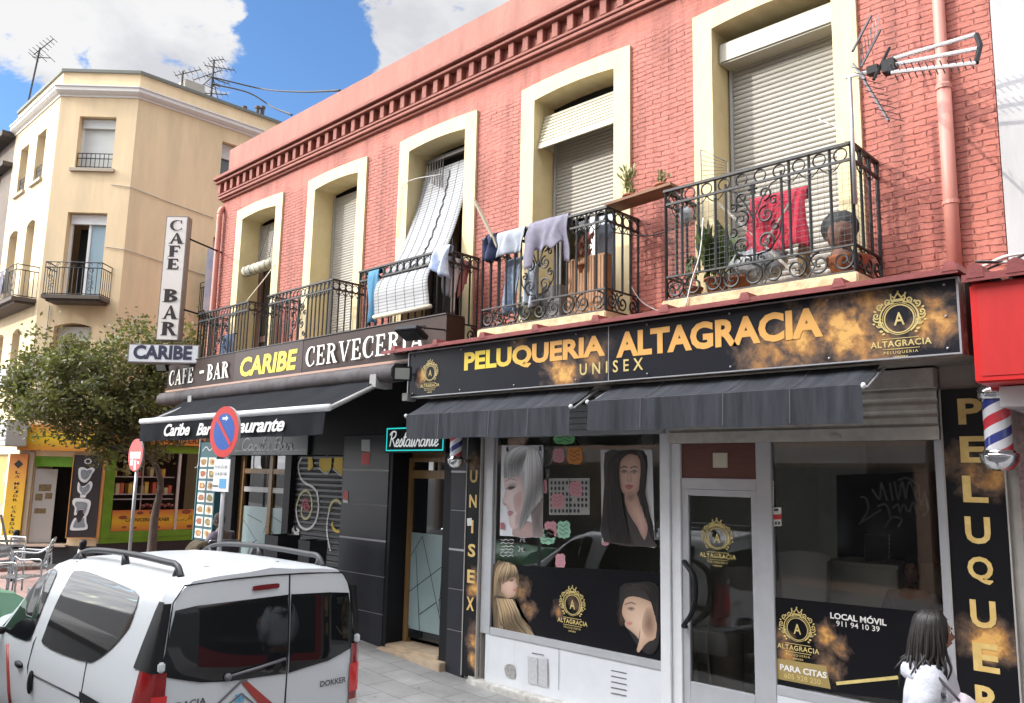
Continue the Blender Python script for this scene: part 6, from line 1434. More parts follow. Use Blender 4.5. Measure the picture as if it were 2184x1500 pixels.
b.poly([(-25.62, -1.5, 12.55), (-21.88, -1.5, 12.55), (-20.5, -.12, 12.55), (-20.5, 14, 12.55), (-25.62, 14, 12.55)])
b.poly([(-25.62, -1.5, .3), (-25.62, 14, .3), (-25.62, 14, 12.6), (-25.62, -1.5, 12.6)])
b.build('wall', YEL, YB)
def mould(b, prof):                                  # profile (out, z) swept round the three faces
    rows = []
    for o_, z in prof:
        k = o_*math.tan(math.pi/8)
        rows.append([V((-25.62, -1.502-o_, z)), V((cL.x+k, cL.y-o_, z)), V((cR.x+o_, cR.y-k, z)), V((-20.5+o_, 14, z))])
    b.grid(rows)
b = MB(); mould(b, [(.0, 11.90), (.03, 11.90), (.04, 11.94), (.10, 11.97), (.16, 12.02), (.16, 12.10), (.19, 12.12), (.19, 12.15), (0, 12.17)]); b.build('cornice', mat('white_moulding', (.74, .73, .70), .7, var=.06), YB)
b = MB(); mould(b, [(.0, 12.56), (.05, 12.56), (.05, 12.64), (-.2, 12.66)]); b.build('coping', mat('grey_green_coping', (.16, .17, .15), .7), YB)
def pane_set(fr, o, kind):
    a, c, e, g = o[:4]; d = -.20; rise = o[4] if len(o) > 4 else 0; w = MB()
    for q in ((a, a+.06), (c-.06, c)): w.fbox(fr, q[0], q[1], e, g, d-.05, d)
    w.fbox(fr, a+.06, c-.06, g-.06-rise, g-rise, d-.05, d); w.fbox(fr, a+.06, c-.06, e, e+.06, d-.05, d)
    if kind != 'shut': w.fbox(fr, (a+c)/2-.03, (a+c)/2+.03, e, g-rise, d-.045, d+.005)
    wf = w.build('window', WHITE_PAINT, YB)
    b = MB()
    if kind == 'shut':
        b.fbox(fr, a+.06, c-.06, e+.06, g-.26, d-.06, d-.03); b.fbox(fr, a+.03, c-.03, g-.26, g-.02, d-.02, d+.06); b.build('shutter', mat('pale_shutter', (.60, .63, .62), .5, var=.05), wf)
    elif kind == 'half':
        m = (a+c)/2; b.fbox(fr, a+.06, m-.03, e+.06, g-.27, d-.40, d-.38); b.build('opening', DARK, wf)
        b = MB(); b.fbox(fr, m+.03, c-.06, e+.06, g-.27, d-.03, d-.025); b.build('pane', mat('bright_glass', (.30, .42, .50), .05, spec=.8), wf)
        b = MB(); b.fbox(fr, a+.03, c-.03, g-.26, g-.02, d-.02, d+.06); b.build('shutter_box', WHITE_PAINT, wf)
    else:
        b.fbox(fr, a+.06, c-.06, e+.06, g-.06-rise, d-.03, d-.025); b.build('pane', mat('grey_glass', (.10, .12, .13), .05, spec=.8), wf)
        if kind == 'box': b = MB(); b.fbox(fr, a+.02, c-.02, g-.42-rise*.3, g-.02-rise*.5, d-.02, d+.05); b.build('shutter_box', mat('pale_box', (.55, .54, .52), .6), wf)
pane_set(fch, ops_ch[0], 'shut'); pane_set(fch, ops_ch[1], 'half'); pane_set(fch, ops_ch[2], 'box')
for o in ops_lf[:6]: pane_set(flf, o, 'pane')
for o in ops_rt[:4]: pane_set(frt, o, 'box')
for fr_, o in [(fch, ops_ch[0])]+[(flf, o) for o in ops_lf[:2]]+[(frt, ops_rt[0])]: b = MB(); b.fbox(fr_, o[0]-.10, o[1]+.08, o[2]-.09, o[2]-.01, -.2, .07); b.build('sill', mat('stone_sill', (.42, .36, .28), .8), YB)
def rail_simple(fr, a, c, z0, z1, out, step=.105, scroll=False, name='railing'):
    b = MB()
    def bar(p, q, r=.010): b.tube([fr.p(*p), fr.p(*q)], r, 4, caps=False)
    runs = [((a, out), (c, out))]+([((a, 0), (a, out)), ((c, 0), (c, out))] if out > .1 else [])
    for (u0, d0), (u1, d1) in runs:
        L = math.hypot(u1-u0, d1-d0); n = max(2, round(L/step))
        for z in (z0+.02, z1-.13, z1): bar((u0, z, d0), (u1, z, d1), .013)
        for k in range(n+1): t = k/n; bar((u0+(u1-u0)*t, z0, d0+(d1-d0)*t), (u0+(u1-u0)*t, z1 if k in (0, n) or not scroll else z1-.13, d0+(d1-d0)*t))
        if scroll and u0 != u1:
            for k in range(7):
                cx = u0+(u1-u0)*(k+.5)/7; b.tube([fr.p(x, y, out) for x, y in spiral(cx, z1-.065, .055, 1.1, 0, 1, 12)], .007, 4, caps=False)
            for cx in (u0+.15, u1-.25):
                for kz in range(4): b.tube([fr.p(x, y, out) for x, y in spiral(cx, z0+.14+kz*.15, .075, 1.2, kz, (-1)**kz, 12)], .008, 4, caps=False)
    return b
rail_simple(fch, .55, 1.43, 10.06, 10.43, -.06).build('railing', IRON, YB)
for o in ops_lf[:2]: rail_simple(flf, o[0]+.03, o[1]-.03, 10.0, 10.42, -.06).build('railing', IRON, YB)
for fr_, a, c in ((fch, .37, 1.71), (flf, .2, 3.55), (frt, 2.0, 3.5)):
    b = MB(); b.fbox(fr_, a-.02, c+.02, 6.58, 6.67, -.01, .54); b.fbox(fr_, a+.05, c-.05, 6.52, 6.58, -.01, .45)
    s_ = b.build('balcony_slab', mat('brown_grey_slab', (.13, .105, .09), .8, var=.3), YB); rail_simple(fr_, a, c, 6.68, 7.47, .50, .11, True).build('railing', IRON, s_)
b = MB(); b.box(-25, -21.9, -1.2, 2, .31, .33); b.build('shop_floor', DARK, YB)
b = MB(); b.fbox(fch, 0, CW, .3, .80, .004, .05); b.fbox(frt, 0, 2.6, .3, .86, .004, .04); b.fbox(flf, 0, lu(cL.x), .3, .78, .004, .04); b.build('plinth', mat('black_plinth', (.03, .03, .032), .6, var=.3), YB)
b = MB(); b.fbox(fch, .3, 1.3, .78, .83, -.3, .12); b.build('doorstep', mat('worn_marble_step', (.50, .38, .30), .6), YB)
# butcher's shop on the ground floor
GRN_P = mat('bright_green_paint', (.15, .36, .02), .5, var=.3, vscale=4); CRM_P = mat('beige_column', (.46, .38, .27), .7, var=.15)
BSH = thing('butcher_shopfront', "bright green butcher's shopfront with glazed counter window under the yellow building", 'shopfront', (-20.5, 1.2, .6))
b = MB(); b.fbox(frt, .05, .27, .86, 3.2, .004, .05); b.fbox(frt, .27, 2.42, .86, 1.12, .004, .05); b.fbox(frt, .27, 2.42, 3.02, 3.2, .004, .05); b.fbox(frt, 2.42, 2.6, .86, 3.2, .004, .05)
b.fbox(frt, .05, 2.6, .98, 1.0, .05, .06); b.fbox(fch, .34, 1.27, 2.62, 2.86, -.1, -.02); b.build('frame', GRN_P, BSH)
b = MB(); b.fbox(frt, 1.80, 1.86, 1.12, 3.02, -.02, .03); b.build('post', mat('pale_post', (.5, .49, .46), .5), BSH)
b = MB(); b.fbox(fch, .24, .34, .8, 2.95, .004, .06); b.fbox(fch, -.02, .24, .8, 3.3, .002, .03); b.build('column', CRM_P, BSH)
b = MB(); b.fbox(frt, .27, 2.42, 1.12, 3.02, -.9, -.88); b.fbox(frt, .27, 2.42, 3.02, 3.05, -.9, -.2); b.build('backing', mat('dark_shop', (.03, .028, .026), .8), BSH)
b = MB()
for z in (2.40, 1.98, 1.86): b.fbox(frt, .28, 1.8, z, z+.025, -.5, -.15)
for u in (.30, 1.0): b.fbox(frt, u, u+.025, 1.5, 2.9, -.2, -.17)
b.build('shelf', mat('shelf_metal', (.34, .34, .34), .5), BSH)
g = random.Random(5)
for k in range(15):
    u = .32+k*.098; h = g.uniform(.10, .30); z = 2.005 if k % 3 else 2.425
    b = MB(); b.fbox(frt, u, u+.085, z, z+h, -.42, -.22)
    tag(b.build('food_box', mat('food_box_%d' % (k % 4), [(.55, .40, .08), (.50, .45, .25), (.45, .10, .05), (.30, .25, .12)][k % 4], .6)), 'small %s packet on the shelves inside the green butcher shop window' % ('golden', 'cream', 'red', 'brown')[k % 4], 'packet', '%s packets on the butcher shop shelves' % ('golden', 'cream', 'red', 'brown')[k % 4])
b = MB(); b.smooth = True
for k in range(9): b.ball(frt.p(1.1+k*.09, 1.70+.03*(k % 2), -.25), (.07, .055, .05), 8, 6, .3, k)
tag(b.build('meat_tray', mat('raw_meat', (.30, .04, .04), .4, var=.6, vscale=14, col2=(.45, .25, .22))), 'heap of red meat behind the orange banner of the butcher window', 'meat')
o = thing('shop_banner', 'orange and yellow printed banner with black writing low in the butcher window', 'banner', tuple(frt.p(1.3, 1.13, .01)))
b = MB(); b.fbox(frt, .30, 2.40, 1.13, 1.62, .0, .008)
def grad(name, c0, c1, z0, z1, c2=None):
    m = mat(name, c0, .5); nt = m.node_tree; N = nt.nodes; L = nt.links; ge = N.new('ShaderNodeNewGeometry'); sp = N.new('ShaderNodeSeparateXYZ'); L.new(ge.outputs['Position'], sp.inputs[0])
    mr = N.new('ShaderNodeMapRange'); L.new(sp.outputs[2], mr.inputs[0]); mr.inputs[1].default_value = z0; mr.inputs[2].default_value = z1
    cr = N.new('ShaderNodeValToRGB'); L.new(mr.outputs[0], cr.inputs[0]); cr.color_ramp.elements[0].color = (*c0, 1); cr.color_ramp.elements[1].color = (*c1, 1)
    if c2: q = cr.color_ramp.elements.new(.5); q.color = (*c2, 1)
    L.new(cr.outputs[0], N['Principled BSDF'].inputs['Base Color']); return m
OY = grad('orange_yellow_print', (.60, .20, .04), (.55, .16, .05), 1.13, 1.62, (.68, .46, .03)); b.build('sheet', OY, o)
b = MB(); ff = Fr(frt.p(0, 0, .009), frt.x); b.text('CARNICERIA ALKHER', ff, .62, 1.345, 1.06, .085, .003, bold=.02, shear=.2)
for L_ in (((1.95, 1.36), (2.03, 1.36), (2.06, 1.40)), ((2.08, 1.34), (2.14, 1.36), (2.18, 1.42)), ((2.20, 1.36), (2.20, 1.47)), ((2.25, 1.36), (2.25, 1.47)), ((1.86, 1.37), (1.92, 1.35))): b.ribbon(L_, .014, ff, .003, 4)
b.build('lettering', INK, o)
b = MB()
for k, (u, z, r_) in enumerate(((.55, 1.45, .10), (.95, 1.55, .08), (1.25, 1.56, .09), (2.1, 1.56, .12), (.6, 1.22, .06), (.85, 1.2, .05), (1.4, 1.2, .07), (2.2, 1.2, .08))): b.disc(ff, u, z, r_, r_*.45, .002+.0003*k, 14)
b.build('food_picture', mat('printed_meat', (.30, .08, .04), .6, var=.5, vscale=20), o)
o = thing('shop_fascia', 'orange shop fascia along the side wall behind the bar awning', 'sign', tuple(frt.p(1.3, 3.2, .05)))
b = MB(); b.fbox(frt, .0, 3.2, 3.22, 3.62, .05, .12); b.build('panel', mat('orange_panel', (.62, .24, .04), .5), o)
b = MB(); b.text('CARNICERIA', Fr(frt.p(0, 0, .12), frt.x), 1.1, 3.27, 1.3, .12, .004, bold=.02); b.build('lettering', INK, o)
o = thing('shop_fascia', 'orange to yellow shop fascia on the chamfered corner, half hidden by the tree', 'sign', tuple(fch.p(1, 3.0, .05)))
b = MB(); b.fbox(fch, -.05, CW, 2.99, 3.60, .05, .12); b.build('panel', grad('orange_yellow_fascia', (.62, .22, .03), (.60, .20, .04), 2.99, 3.6, (.72, .50, .02)), o)
o = thing('vertical_sign', 'tall orange to yellow sign with black letters set one above the other at the corner', 'sign', tuple(fch.p(.05, .98, .06)))
b = MB(); b.fbox(fch, -.20, .22, .97, 2.90, .06, .10); b.build('panel', grad('yellow_orange_sign', (.74, .50, .03), (.62, .20, .06), .97, 2.9, (.74, .42, .03)), o)
ff = Fr(fch.p(0, 0, .10), fch.x); b = MB(); z = 2.44
for c in 'LA MEJOR CALIDAD':
    if c == ' ': z -= .075; continue
    serif(b, c, ff, -.03, z, .11, .062, d=.003) if c in 'ABCEFIRV' else b.text(c, ff, -.03, z, .11, .062, .003, bold=.02)
    z -= .094
b.poly([ff.p(*q, .003) for q in ((.02, 2.56), (.13, 2.66), (.02, 2.76), (-.09, 2.66))]); b.build('lettering', INK, o)
o = thing('animal_panel', 'black panel with white outlined farm animals beside the butcher shop door', 'sign', tuple(fch.p(1.6, 1.0, .05)))
b = MB(); b.fbox(fch, 1.29, CW-.0, 1.0, 2.90, .05, .075); b.build('panel', mat('plum_black_panel', (.028, .022, .026), .4), o)
ff = Fr(fch.p(0, 0, .075), fch.x); CH = mat('chalk_white', (.62, .63, .64), .6); CHG = mat('chalk_grey', (.25, .28, .31), .6, var=.5, vscale=25)
def blob_(b, pts, d): b.poly([ff.p(p.x, p.y, d) for p in smooth_path([(*q, 0) for q in ccw(pts)], 4, True)])
b = MB(); bg = MB()
cow = [(1.42, 2.58), (1.52, 2.62), (1.62, 2.58), (1.72, 2.62), (1.80, 2.57), (1.74, 2.46), (1.70, 2.36), (1.62, 2.27), (1.52, 2.28), (1.44, 2.38)]
hen = [(1.44, 2.28), (1.52, 2.18), (1.62, 2.20), (1.72, 2.30), (1.78, 2.22), (1.74, 2.08), (1.66, 1.98), (1.64, 1.92), (1.52, 1.92), (1.52, 1.99), (1.44, 2.08)]
shp = [(1.36, 1.86), (1.44, 1.90), (1.70, 1.88), (1.78, 1.80), (1.76, 1.62), (1.72, 1.50), (1.66, 1.50), (1.64, 1.62), (1.50, 1.62), (1.48, 1.52), (1.42, 1.52), (1.42, 1.68), (1.36, 1.76)]
rab = [(1.36, 1.24), (1.42, 1.42), (1.48, 1.44), (1.50, 1.34), (1.58, 1.36), (1.64, 1.48), (1.70, 1.50), (1.72, 1.36), (1.76, 1.26), (1.72, 1.18), (1.40, 1.16)]
for k, P in enumerate((cow, hen, shp, rab)):
    blob_(b, P, .004+.0005*k); cx = sum(p[0] for p in P)/len(P); cz = sum(p[1] for p in P)/len(P)
    blob_(bg, [(cx+(p[0]-cx)*.68, cz+(p[1]-cz)*.66) for p in P], .008+.0005*k)
g = random.Random(2)
for k in range(9): a_ = k*.7; b.disc(ff, 1.62+.07*math.cos(a_), 2.76+.055*math.sin(a_), .022, .016, .004+.0003*k, 8)
b.build('animal_outline', CH, o); bg.build('animal_body', CHG, o)
b = MB(); b.fbox(fch, 1.27, 1.29, .98, 2.92, .05, .085); b.fbox(fch, CW-.0, CW+.07, .98, 2.92, .02, .06); b.fbox(fch, 1.29, CW, .98, 1.0, .05, .085); b.build('frame', mat('orange_edge', (.5, .24, .07), .5), o)
o = thing('shop_door', 'half open white shop door standing in the dark doorway of the corner building', 'door', tuple(fch.p(.4, .83, -.1)))
b = MB(); df = Fr(fch.p(.36, 0, -.04), (fch.x*.94-fch.n*.34)); b.fbox(df, 0, .46, .85, 2.56, -.04, 0); b.build('leaf', mat('grey_white_door', (.52, .52, .51), .5), o)
b = MB(); 
for (a_, c_, e_, g_) in ((.05, .2, 1.82, 1.98), (.25, .4, 1.86, 2.0), (.06, .3, 1.52, 1.64), (.1, .36, 2.04, 2.2)): b.fbox(df, a_, c_, e_, g_, 0, .004)
b.build('notice', mat('faded_notice', (.32, .24, .12), .6, var=.6, vscale=20), o)
b = MB(); b.fbox(fch, .30, 1.31, .8, 2.86, -.9, -.88); b.build('backing', DARK, o)
o = thing('poster_window', 'pink and orange food posters in the shop window left of the vertical sign', 'poster', tuple(flf.p(2, .95, 0)))
b = MB(); b.fbox(flf, lu(-25.4), lu(-22.9), .95, 2.9, -.12, -.1); b.build('sheet', mat('food_poster', (.55, .22, .08), .5, var=.7, vscale=2.2, col2=(.50, .42, .05)), o)
b = MB()
for k, (u, z, r_) in enumerate(((2.4, 2.3, .3), (2.2, 1.5, .25), (1.5, 2.0, .35), (2.5, 1.2, .15))): b.disc(Fr(flf.p(0, 0, -.1), flf.x), u, z, r_, r_*.8, .003+.0005*k, 16)
b.build('food_picture', mat('food_picture_print', (.50, .15, .12), .5, var=.7, vscale=7, col2=(.55, .4, .25)), o)
P = at(10, 922, -1.95); o = thing('air_conditioner', 'grey air conditioner box high on the wall at the left edge of the picture', 'air conditioner', (P.x, -1.7, P.z-.3))
b = MB(); b.box(P.x-.5, P.x+.14, -1.95, -1.51, P.z-.32, P.z+.30); b.build('casing', mat('ac_casing', (.48, .48, .47), .5), o, bevel=.02)
b = MB(); 
for k in range(5): b.box(P.x-.45, P.x+.10, -1.962, -1.95, P.z-.2+k*.1, P.z-.16+k*.1)
b.build('grille', mat('ac_grille', (.30, .30, .30), .5), o)
P = at(8, 805, -1.75); b = MB(); b.box(P.x-.8, P.x+.12, -1.75, -1.52, P.z-.22, P.z+.25); tag(b.build('shop_sign', mat('pale_blue_white_sign', (.62, .66, .70), .4)), 'pale plain sign box above the air conditioner at the left edge', 'sign')
# roof clutter
def yagi(base, h, label, boom, n=7, s=1.0, lean=(0, 0), tripod=False):
    o = thing('roof_antenna', label, 'antenna', tuple(base)); B0 = V(base); T_ = B0+V((lean[0], lean[1], h))
    b = MB(); b.cyl(B0, T_, .028, n=6)
    if tripod:
        for a_ in (2.2, 4.4): b.tube([T_.lerp(B0, .35), B0+V((.7*math.cos(a_), .7*math.sin(a_), 0))], .015, 4)
    b.build('mast', mat('dark_mast', (.035, .035, .04), .6), o)
    b = MB()
    for (p, d_, L_, m) in boom:
        P = B0.lerp(T_, p); d = V(d_).normalized(); b.tube([P-d*L_*.3, P+d*L_*.7], .016, 4); e = d.cross(V((.2, .3, 1))).normalized()
        for k in range(m): q = P+d*L_*(-.25+.95*k/(m-1)); w = .22*s*(1-.05*k); b.tube([q-e*w, q+e*w], .010, 4)
    b.build('aerial', mat('dark_aerial', (.045, .045, .05), .5, .3), o)
P = atT(52, 240, 24); yagi((P.x, P.y, 12.4), atT(72, 100, 24).z-12.3, 'tall thin antenna mast on the left end of the yellow roof', [(.97, (.5, .4, .55), .75, 7), (.88, (.7, .5, -.1), .6, 3)], lean=(.25, .15))
P = atX(386, 200, -20.9); yagi((-20.9, P.y, 12.5), atX(388, 155, -20.9).z-12.45, 'small antenna left of the cluttered antenna mast on the yellow roof', [(.9, (.6, .6, .25), .7, 6)], s=.8)
P = atX(450, 210, -20.9); yagi((-20.9, P.y, 12.5), atX(453, 126, -20.9).z-12.5, 'cluttered antenna mast with several aerials in the middle of the yellow roof', [(.98, (.6, .5, .1), .4, 5), (.85, (.8, .6, -.2), .9, 7), (.72, (-.6, -.8, -.5), .8, 6), (.62, (.6, .6, -.3), .7, 5), (.45, (-.4, .5, .5), .5, 4), (.3, (.5, .6, .0), .6, 5)], s=.8, tripod=True)
P = atX(410, 190, -20.9); b = MB(); b.box(-21.2, -20.8, P.y-.25, P.y+.3, 12.55, atX(410, 177, -20.9).z); tag(b.build('chimney', mat('pale_chimney', (.45, .43, .38), .8, var=.2)), 'squat pale chimney block on the yellow roof beside the antenna mast', 'chimney')
for px_ in (521, 549, 560): P = atX(px_, 232, -20.9); b = MB(); b.lathe([(.06, 12.5), (.06, P.z-.02), (.085, P.z), (.085, P.z+.06), (0, P.z+.08)], (-20.9, P.y, 0), 8); tag(b.build('vent_pipe', mat('dark_vent', (.07, .06, .06), .6)), 'small dark vent pipe on the far part of the yellow roof', 'vent', 'vent pipes on the yellow roof')
M0 = atX(453, 165, -20.9)
cable('cable', [M0, atT(560, 190, 24), at(640, 196, 2.5), at(725, 193, .2)], .022, BLK, 'upper black cable from the antenna mast to the pink roof', 'cable')
cable('cable', [M0-V((0, 0, .2)), atT(530, 198, 24), at(580, 228, 4), at(622, 245, .2)], .022, BLK, 'lower black cable sagging from the antenna mast behind the pink roof', 'cable')
for z_, lb in ((9.55, 'thin cable line along the yellow wall below the top window'), (7.95, 'thin cable line along the yellow wall at the balcony door')):
    b = MB(); b.tube([fch.p(1.5, z_+.05, .02), fch.p(CW+.02, z_, .02), frt.p(.9, z_-.12, .02), frt.p(2.2, z_-.25, .02)], .010, 4); tag(b.build('wall_cable', GRY), lb, 'cable')
b = MB(); b.tube([fch.p(.30, 6.5, .03), fch.p(.26, 3.7, .03)], .012, 4); tag(b.build('wall_cable', GRY), 'thin cable running down the chamfered corner below the balcony', 'cable')
# brown brick building further along
BB = thing('brown_building', 'brown brick building at the far left edge with dark tiled eaves', 'building', (-31, 3, .5))
BRN = paver_mat('brown_facing_brick', (.24, .14, .09), (.30, .18, .11), (.16, .12, .09), .25, .075)
fb = Fr((-37, -1.5, 0)); ops = [(x, x+1.0, z, z+1.6) for x in (1.5, 4, 6.5, 9.3) for z in (3.6, 6.6, 9.4)]
b = MB(); wall_panel(b, fb, 0, 11.38, .3, 11.9, ops); b.poly([(-37, -1.5, 11.9), (-25.62, -1.5, 11.9), (-25.62, 10, 11.9), (-37, 10, 11.9)]); b.build('wall', BRN, BB)
b = MB(); b.box(-37, -25.63, -1.85, -1.5, 11.85, 12.0); b.box(-37, -25.63, -1.75, -1.5, 11.0, 11.12); b.build('eaves', mat('dark_eaves', (.06, .05, .045), .7), BB)
for o in ops:
    b = MB(); b.fbox(fb, o[0], o[1], o[2], o[3], -.2, -.17); w_ = b.build('window', mat('pale_curtain_glass', (.40, .42, .42), .2, spec=.7), BB)
    b = MB(); b.fbox(fb, o[0]-.1, o[1]+.1, o[3], o[3]+.12, 0, .12); b.build('lintel', mat('dark_eaves', (.06, .05, .045), .7), w_)
P = thing('clothes', 'dark clothes hanging over the left balcony rail of the yellow building', 'laundry', tuple(flf.p(2, 6.7, .5)))
for k, (u_, m_) in enumerate(((2.0, NAVYC), (2.35, GREYC), (2.75, mat('black_cloth', (.02, .02, .022), .9)))):
    b = MB(); b.smooth = True; b.grid([[flf.p(u_+.30*i/8, 7.46-.62*v, .53+.02*math.sin(i*1.7+k)*v) for i in range(9)] for v in (0, .3, .6, 1)]); b.build('garment', m_, P)
P = atX(452, 560, -20.5+.5); b = MB(); b.smooth = True; b.grid([[(-19.99+.03*math.sin(i*2), P.y-.15+.12*i, 8.3-1.6*v-.1*i*v) for i in range(6)] for v in (0, .25, .5, .75, 1)]); tag(b.build('sheet', mat('blue_white_sheet', (.25, .36, .55), .9, var=.6, vscale=2, col2=(.6, .6, .6))), 'blue and white sheet hanging on the balcony beyond the drainpipe', 'laundry')

# ================================================================ tree in front of the corner building
TT = 17.7; TR = atT(328, 1120, TT); TB = V((TR.x, TR.y, G(TR.x)-.1)); CC = atT(214, 846, TT)
LAT = V((c_r.x, c_r.y, 0)).normalized(); DEP = V((c_f.x, c_f.y, 0)).normalized()
def crown(a, d, h): return LAT*a+DEP*d+V((0, 0, h))
tree = thing('street_tree', 'bushy dark evergreen street tree in front of the butcher shop', 'tree', tuple(TB))
g = random.Random(11)
b = MB(); b.smooth = True
top = CC+V((0, 0, .1))
tips = []
b.tube(smooth_path([TB, TB+V((-.02, .01, 1.2)), TB+V((-.05, .0, 2.3)), top+V((.15, 0, -.3))], 5), [.11-.075*k/15 for k in range(16)], 9)
for k in range(26):
    an = g.uniform(0, 6.28); el = g.uniform(-.35, 1.0); s_ = (TB+V((-.05, 0, 2.3))).lerp(top+V((.15, 0, -.3)), g.uniform(0, .95))
    d = crown(math.cos(an)*math.cos(el)*2.15, math.sin(an)*math.cos(el)*1.15, math.sin(el)*1.35)*g.uniform(.7, 1.0); e = CC+d
    m_ = s_.lerp(e, .5)+V((g.gauss(0, .15), g.gauss(0, .15), g.gauss(0, .1)))
    b.tube(smooth_path([s_, m_, e], 4), [.035-.028*q/8 for q in range(9)], 5); tips.append((s_, m_, e))
b.build('trunk', mat('grey_bark', (.13, .11, .095), .9, var=.4, vscale=9, bump=.5, bscale=30), tree)
centres = []
for s_, m_, e in tips:
    for t in (.45, .62, .8, .95, 1.05):
        centres.append((m_.lerp(e, t) if t > .5 else s_.lerp(m_, 1.3*t))+V((g.gauss(0, .2), g.gauss(0, .2), g.gauss(0, .16))))
for k in range(112):
    an = g.uniform(0, 6.28); cz = g.uniform(-1, 1); r_ = math.sqrt(1-cz*cz); q = g.uniform(.4, 1.1)*(1+.16*math.sin(an*3+cz*4))
    centres.append(CC+crown(math.cos(an)*r_*2.1*q, math.sin(an)*r_*1.1*q, cz*1.2*q))
centres += [atT(px, py, TT+g.gauss(0, .4)) for px, py in ((285, 690), (300, 705), (265, 720), (320, 715), (335, 730), (395, 720), (410, 735), (420, 750), (405, 700), (150, 770), (120, 775), (60, 760), (40, 880), (25, 860), (390, 860), (350, 900), (300, 960), (340, 970), (270, 985), (230, 970), (370, 940))]
lv = [mat('leaf_dark', (.048, .062, .021), .5, var=.5, vscale=6), mat('leaf_olive', (.120, .122, .042), .5, var=.4, vscale=6), mat('leaf_light', (.175, .185, .055), .5, var=.3, vscale=6), mat('leaf_brownish', (.125, .092, .045), .6, var=.4, vscale=6)]
for m_ in lv:                                        # a little light passes through each leaf
    nt = m_.node_tree; bs = nt.nodes['Principled BSDF']; tr = nt.nodes.new('ShaderNodeBsdfTranslucent'); ms = nt.nodes.new('ShaderNodeMixShader'); ms.inputs[0].default_value = .22
    tr.inputs[0].default_value = (.24, .27, .06, 1); nt.links.new(bs.outputs[0], ms.inputs[1]); nt.links.new(tr.outputs[0], ms.inputs[2]); nt.links.new(ms.outputs[0], nt.nodes['Material Output'].inputs[0])
b = MB()
for c in centres:
    tone = g.choice((0, 1, 1, 2, 2, 3, 3)); n_ = g.randint(50, 150); rad = g.uniform(.15, .36)
    for k in range(n_):
        p = c+V((g.gauss(0, rad*.6), g.gauss(0, rad*.6), g.gauss(0, rad*.45)))
        d = V((g.gauss(0, 1), g.gauss(0, 1), g.gauss(.35, .7))).normalized(); L_ = g.uniform(.075, .13); s_ = d.cross(V((g.gauss(0, 1), g.gauss(0, 1), g.gauss(0, 1)))).normalized()*L_*.26
        b.cur = tone if g.random() < .75 else g.choice((0, 1, 2)); b.poly([p, p+d*L_*.5+s_, p+d*L_, p+d*L_*.5-s_])
b.build('crown', lv, tree)
# ================================================================ street furniture
RED_S = mat('sign_red', (.60, .035, .030), .35); BLUE_S = mat('sign_blue', (.012, .09, .38), .35); WHITE_S = mat('sign_white', (.74, .74, .73), .4); GREY_S = mat('sign_back', (.38, .39, .40), .45, .4)
def disc_sign(name, label, px, py, t, R_, face, base_px, plate=False, rot=0.0):
    P = atT(px, py, t); ux = V((math.cos(rot), math.sin(rot), 0)); fr = Fr(P, ux)
    o = thing(name, label, 'road sign', (P.x, P.y+.05, G(P.x)))
    b = MB(); b.smooth = True; c0 = P+V((0, .05, R_*.9)); Bz = V((P.x+base_px, P.y+.05, G(P.x)-.1)); b.cyl(c0, Bz, .03, n=10); b.build('post', STEEL, o)
    b = MB(); n = 40; ring = [(math.cos(k*2*math.pi/n), math.sin(k*2*math.pi/n)) for k in range(n)]
    b.strip([fr.p(R_*a, R_*c, -.03) for a, c in ring], [fr.p(R_*a, R_*c, 0) for a, c in ring], True); b.poly([fr.p(R_*a, R_*c, -.03) for a, c in ring[::-1]]); b.build('rim', GREY_S, o)
    face(o, fr, R_, ring)
    if plate:
        b = MB(); b.fbox(fr, -.16, .17, -R_-.40, -R_-.02, -.01, .0); pl = b.build('plate', WHITE_S, o)
        b = MB(); b.text('11 A 17 / 20', fr, -.12, -R_-.13, .24, .035, .003); b.text('11 A 20 / 08', fr, -.12, -R_-.21, .24, .035, .003); b.fbox(fr, -.15, -.04, -R_-.345, -R_-.33, 0, .003); b.build('lettering', INK, pl)
        b = MB(); b.fbox(fr, -.02, .12, -R_-.36, -R_-.25, 0, .003); b.build('pictogram', mat('light_blue_print', (.12, .36, .6), .5), pl)
def no_park(o, fr, R_, ring):
    b = MB(); b.strip([fr.p(R_*.72*a, R_*.72*c, .002) for a, c in ring], [fr.p(R_*a, R_*c, .002) for a, c in ring], True)
    k = .075; q = [(-.55-k*.0, .62), (-.45, .70), (.62, -.50), (.52, -.60)]; b.poly([fr.p(R_*a, R_*c, .006) for a, c in ccw([(-.565, .46), (-.46, .565), (.565, -.46), (.46, -.565)])]); b.build('red_ring', RED_S, o)
    b = MB(); b.poly([fr.p(R_*.72*a, R_*.72*c, .003) for a, c in ring]); b.build('blue_disc', BLUE_S, o)
    b = MB(); b.poly([fr.p(R_*a, R_*c, .005) for a, c in ((-.16, .47), (.08, .47), (.08, .40), (.26, .52), (.08, .64), (.08, .57), (-.16, .57))]); b.build('arrow', WHITE_S, o)
disc_sign('no_parking_sign', 'round red and blue no parking sign on a steel post behind the van', 478, 921, 9.75, .305, no_park, .0, True, .09)
def no_entry(o, fr, R_, ring):
    b = MB(); b.poly([fr.p(R_*a, R_*c, .002) for a, c in ring]); b.build('red_disc', RED_S, o)
    b = MB(); b.fbox(fr, -R_*.72, R_*.72, -R_*.2, R_*.2, .002, .005); b.build('white_bar', WHITE_S, o)
    b = MB()
    for (a_, c_, e_, g_) in ((-.62, -.20, -.62, -.27), (-.05, .22, -.9, -.3), (.42, .62, -.55, -.38)): b.fbox(fr, R_*a_, R_*c_, R_*e_, R_*g_, .002, .006)
    b.build('sticker', WHITE_S, o)
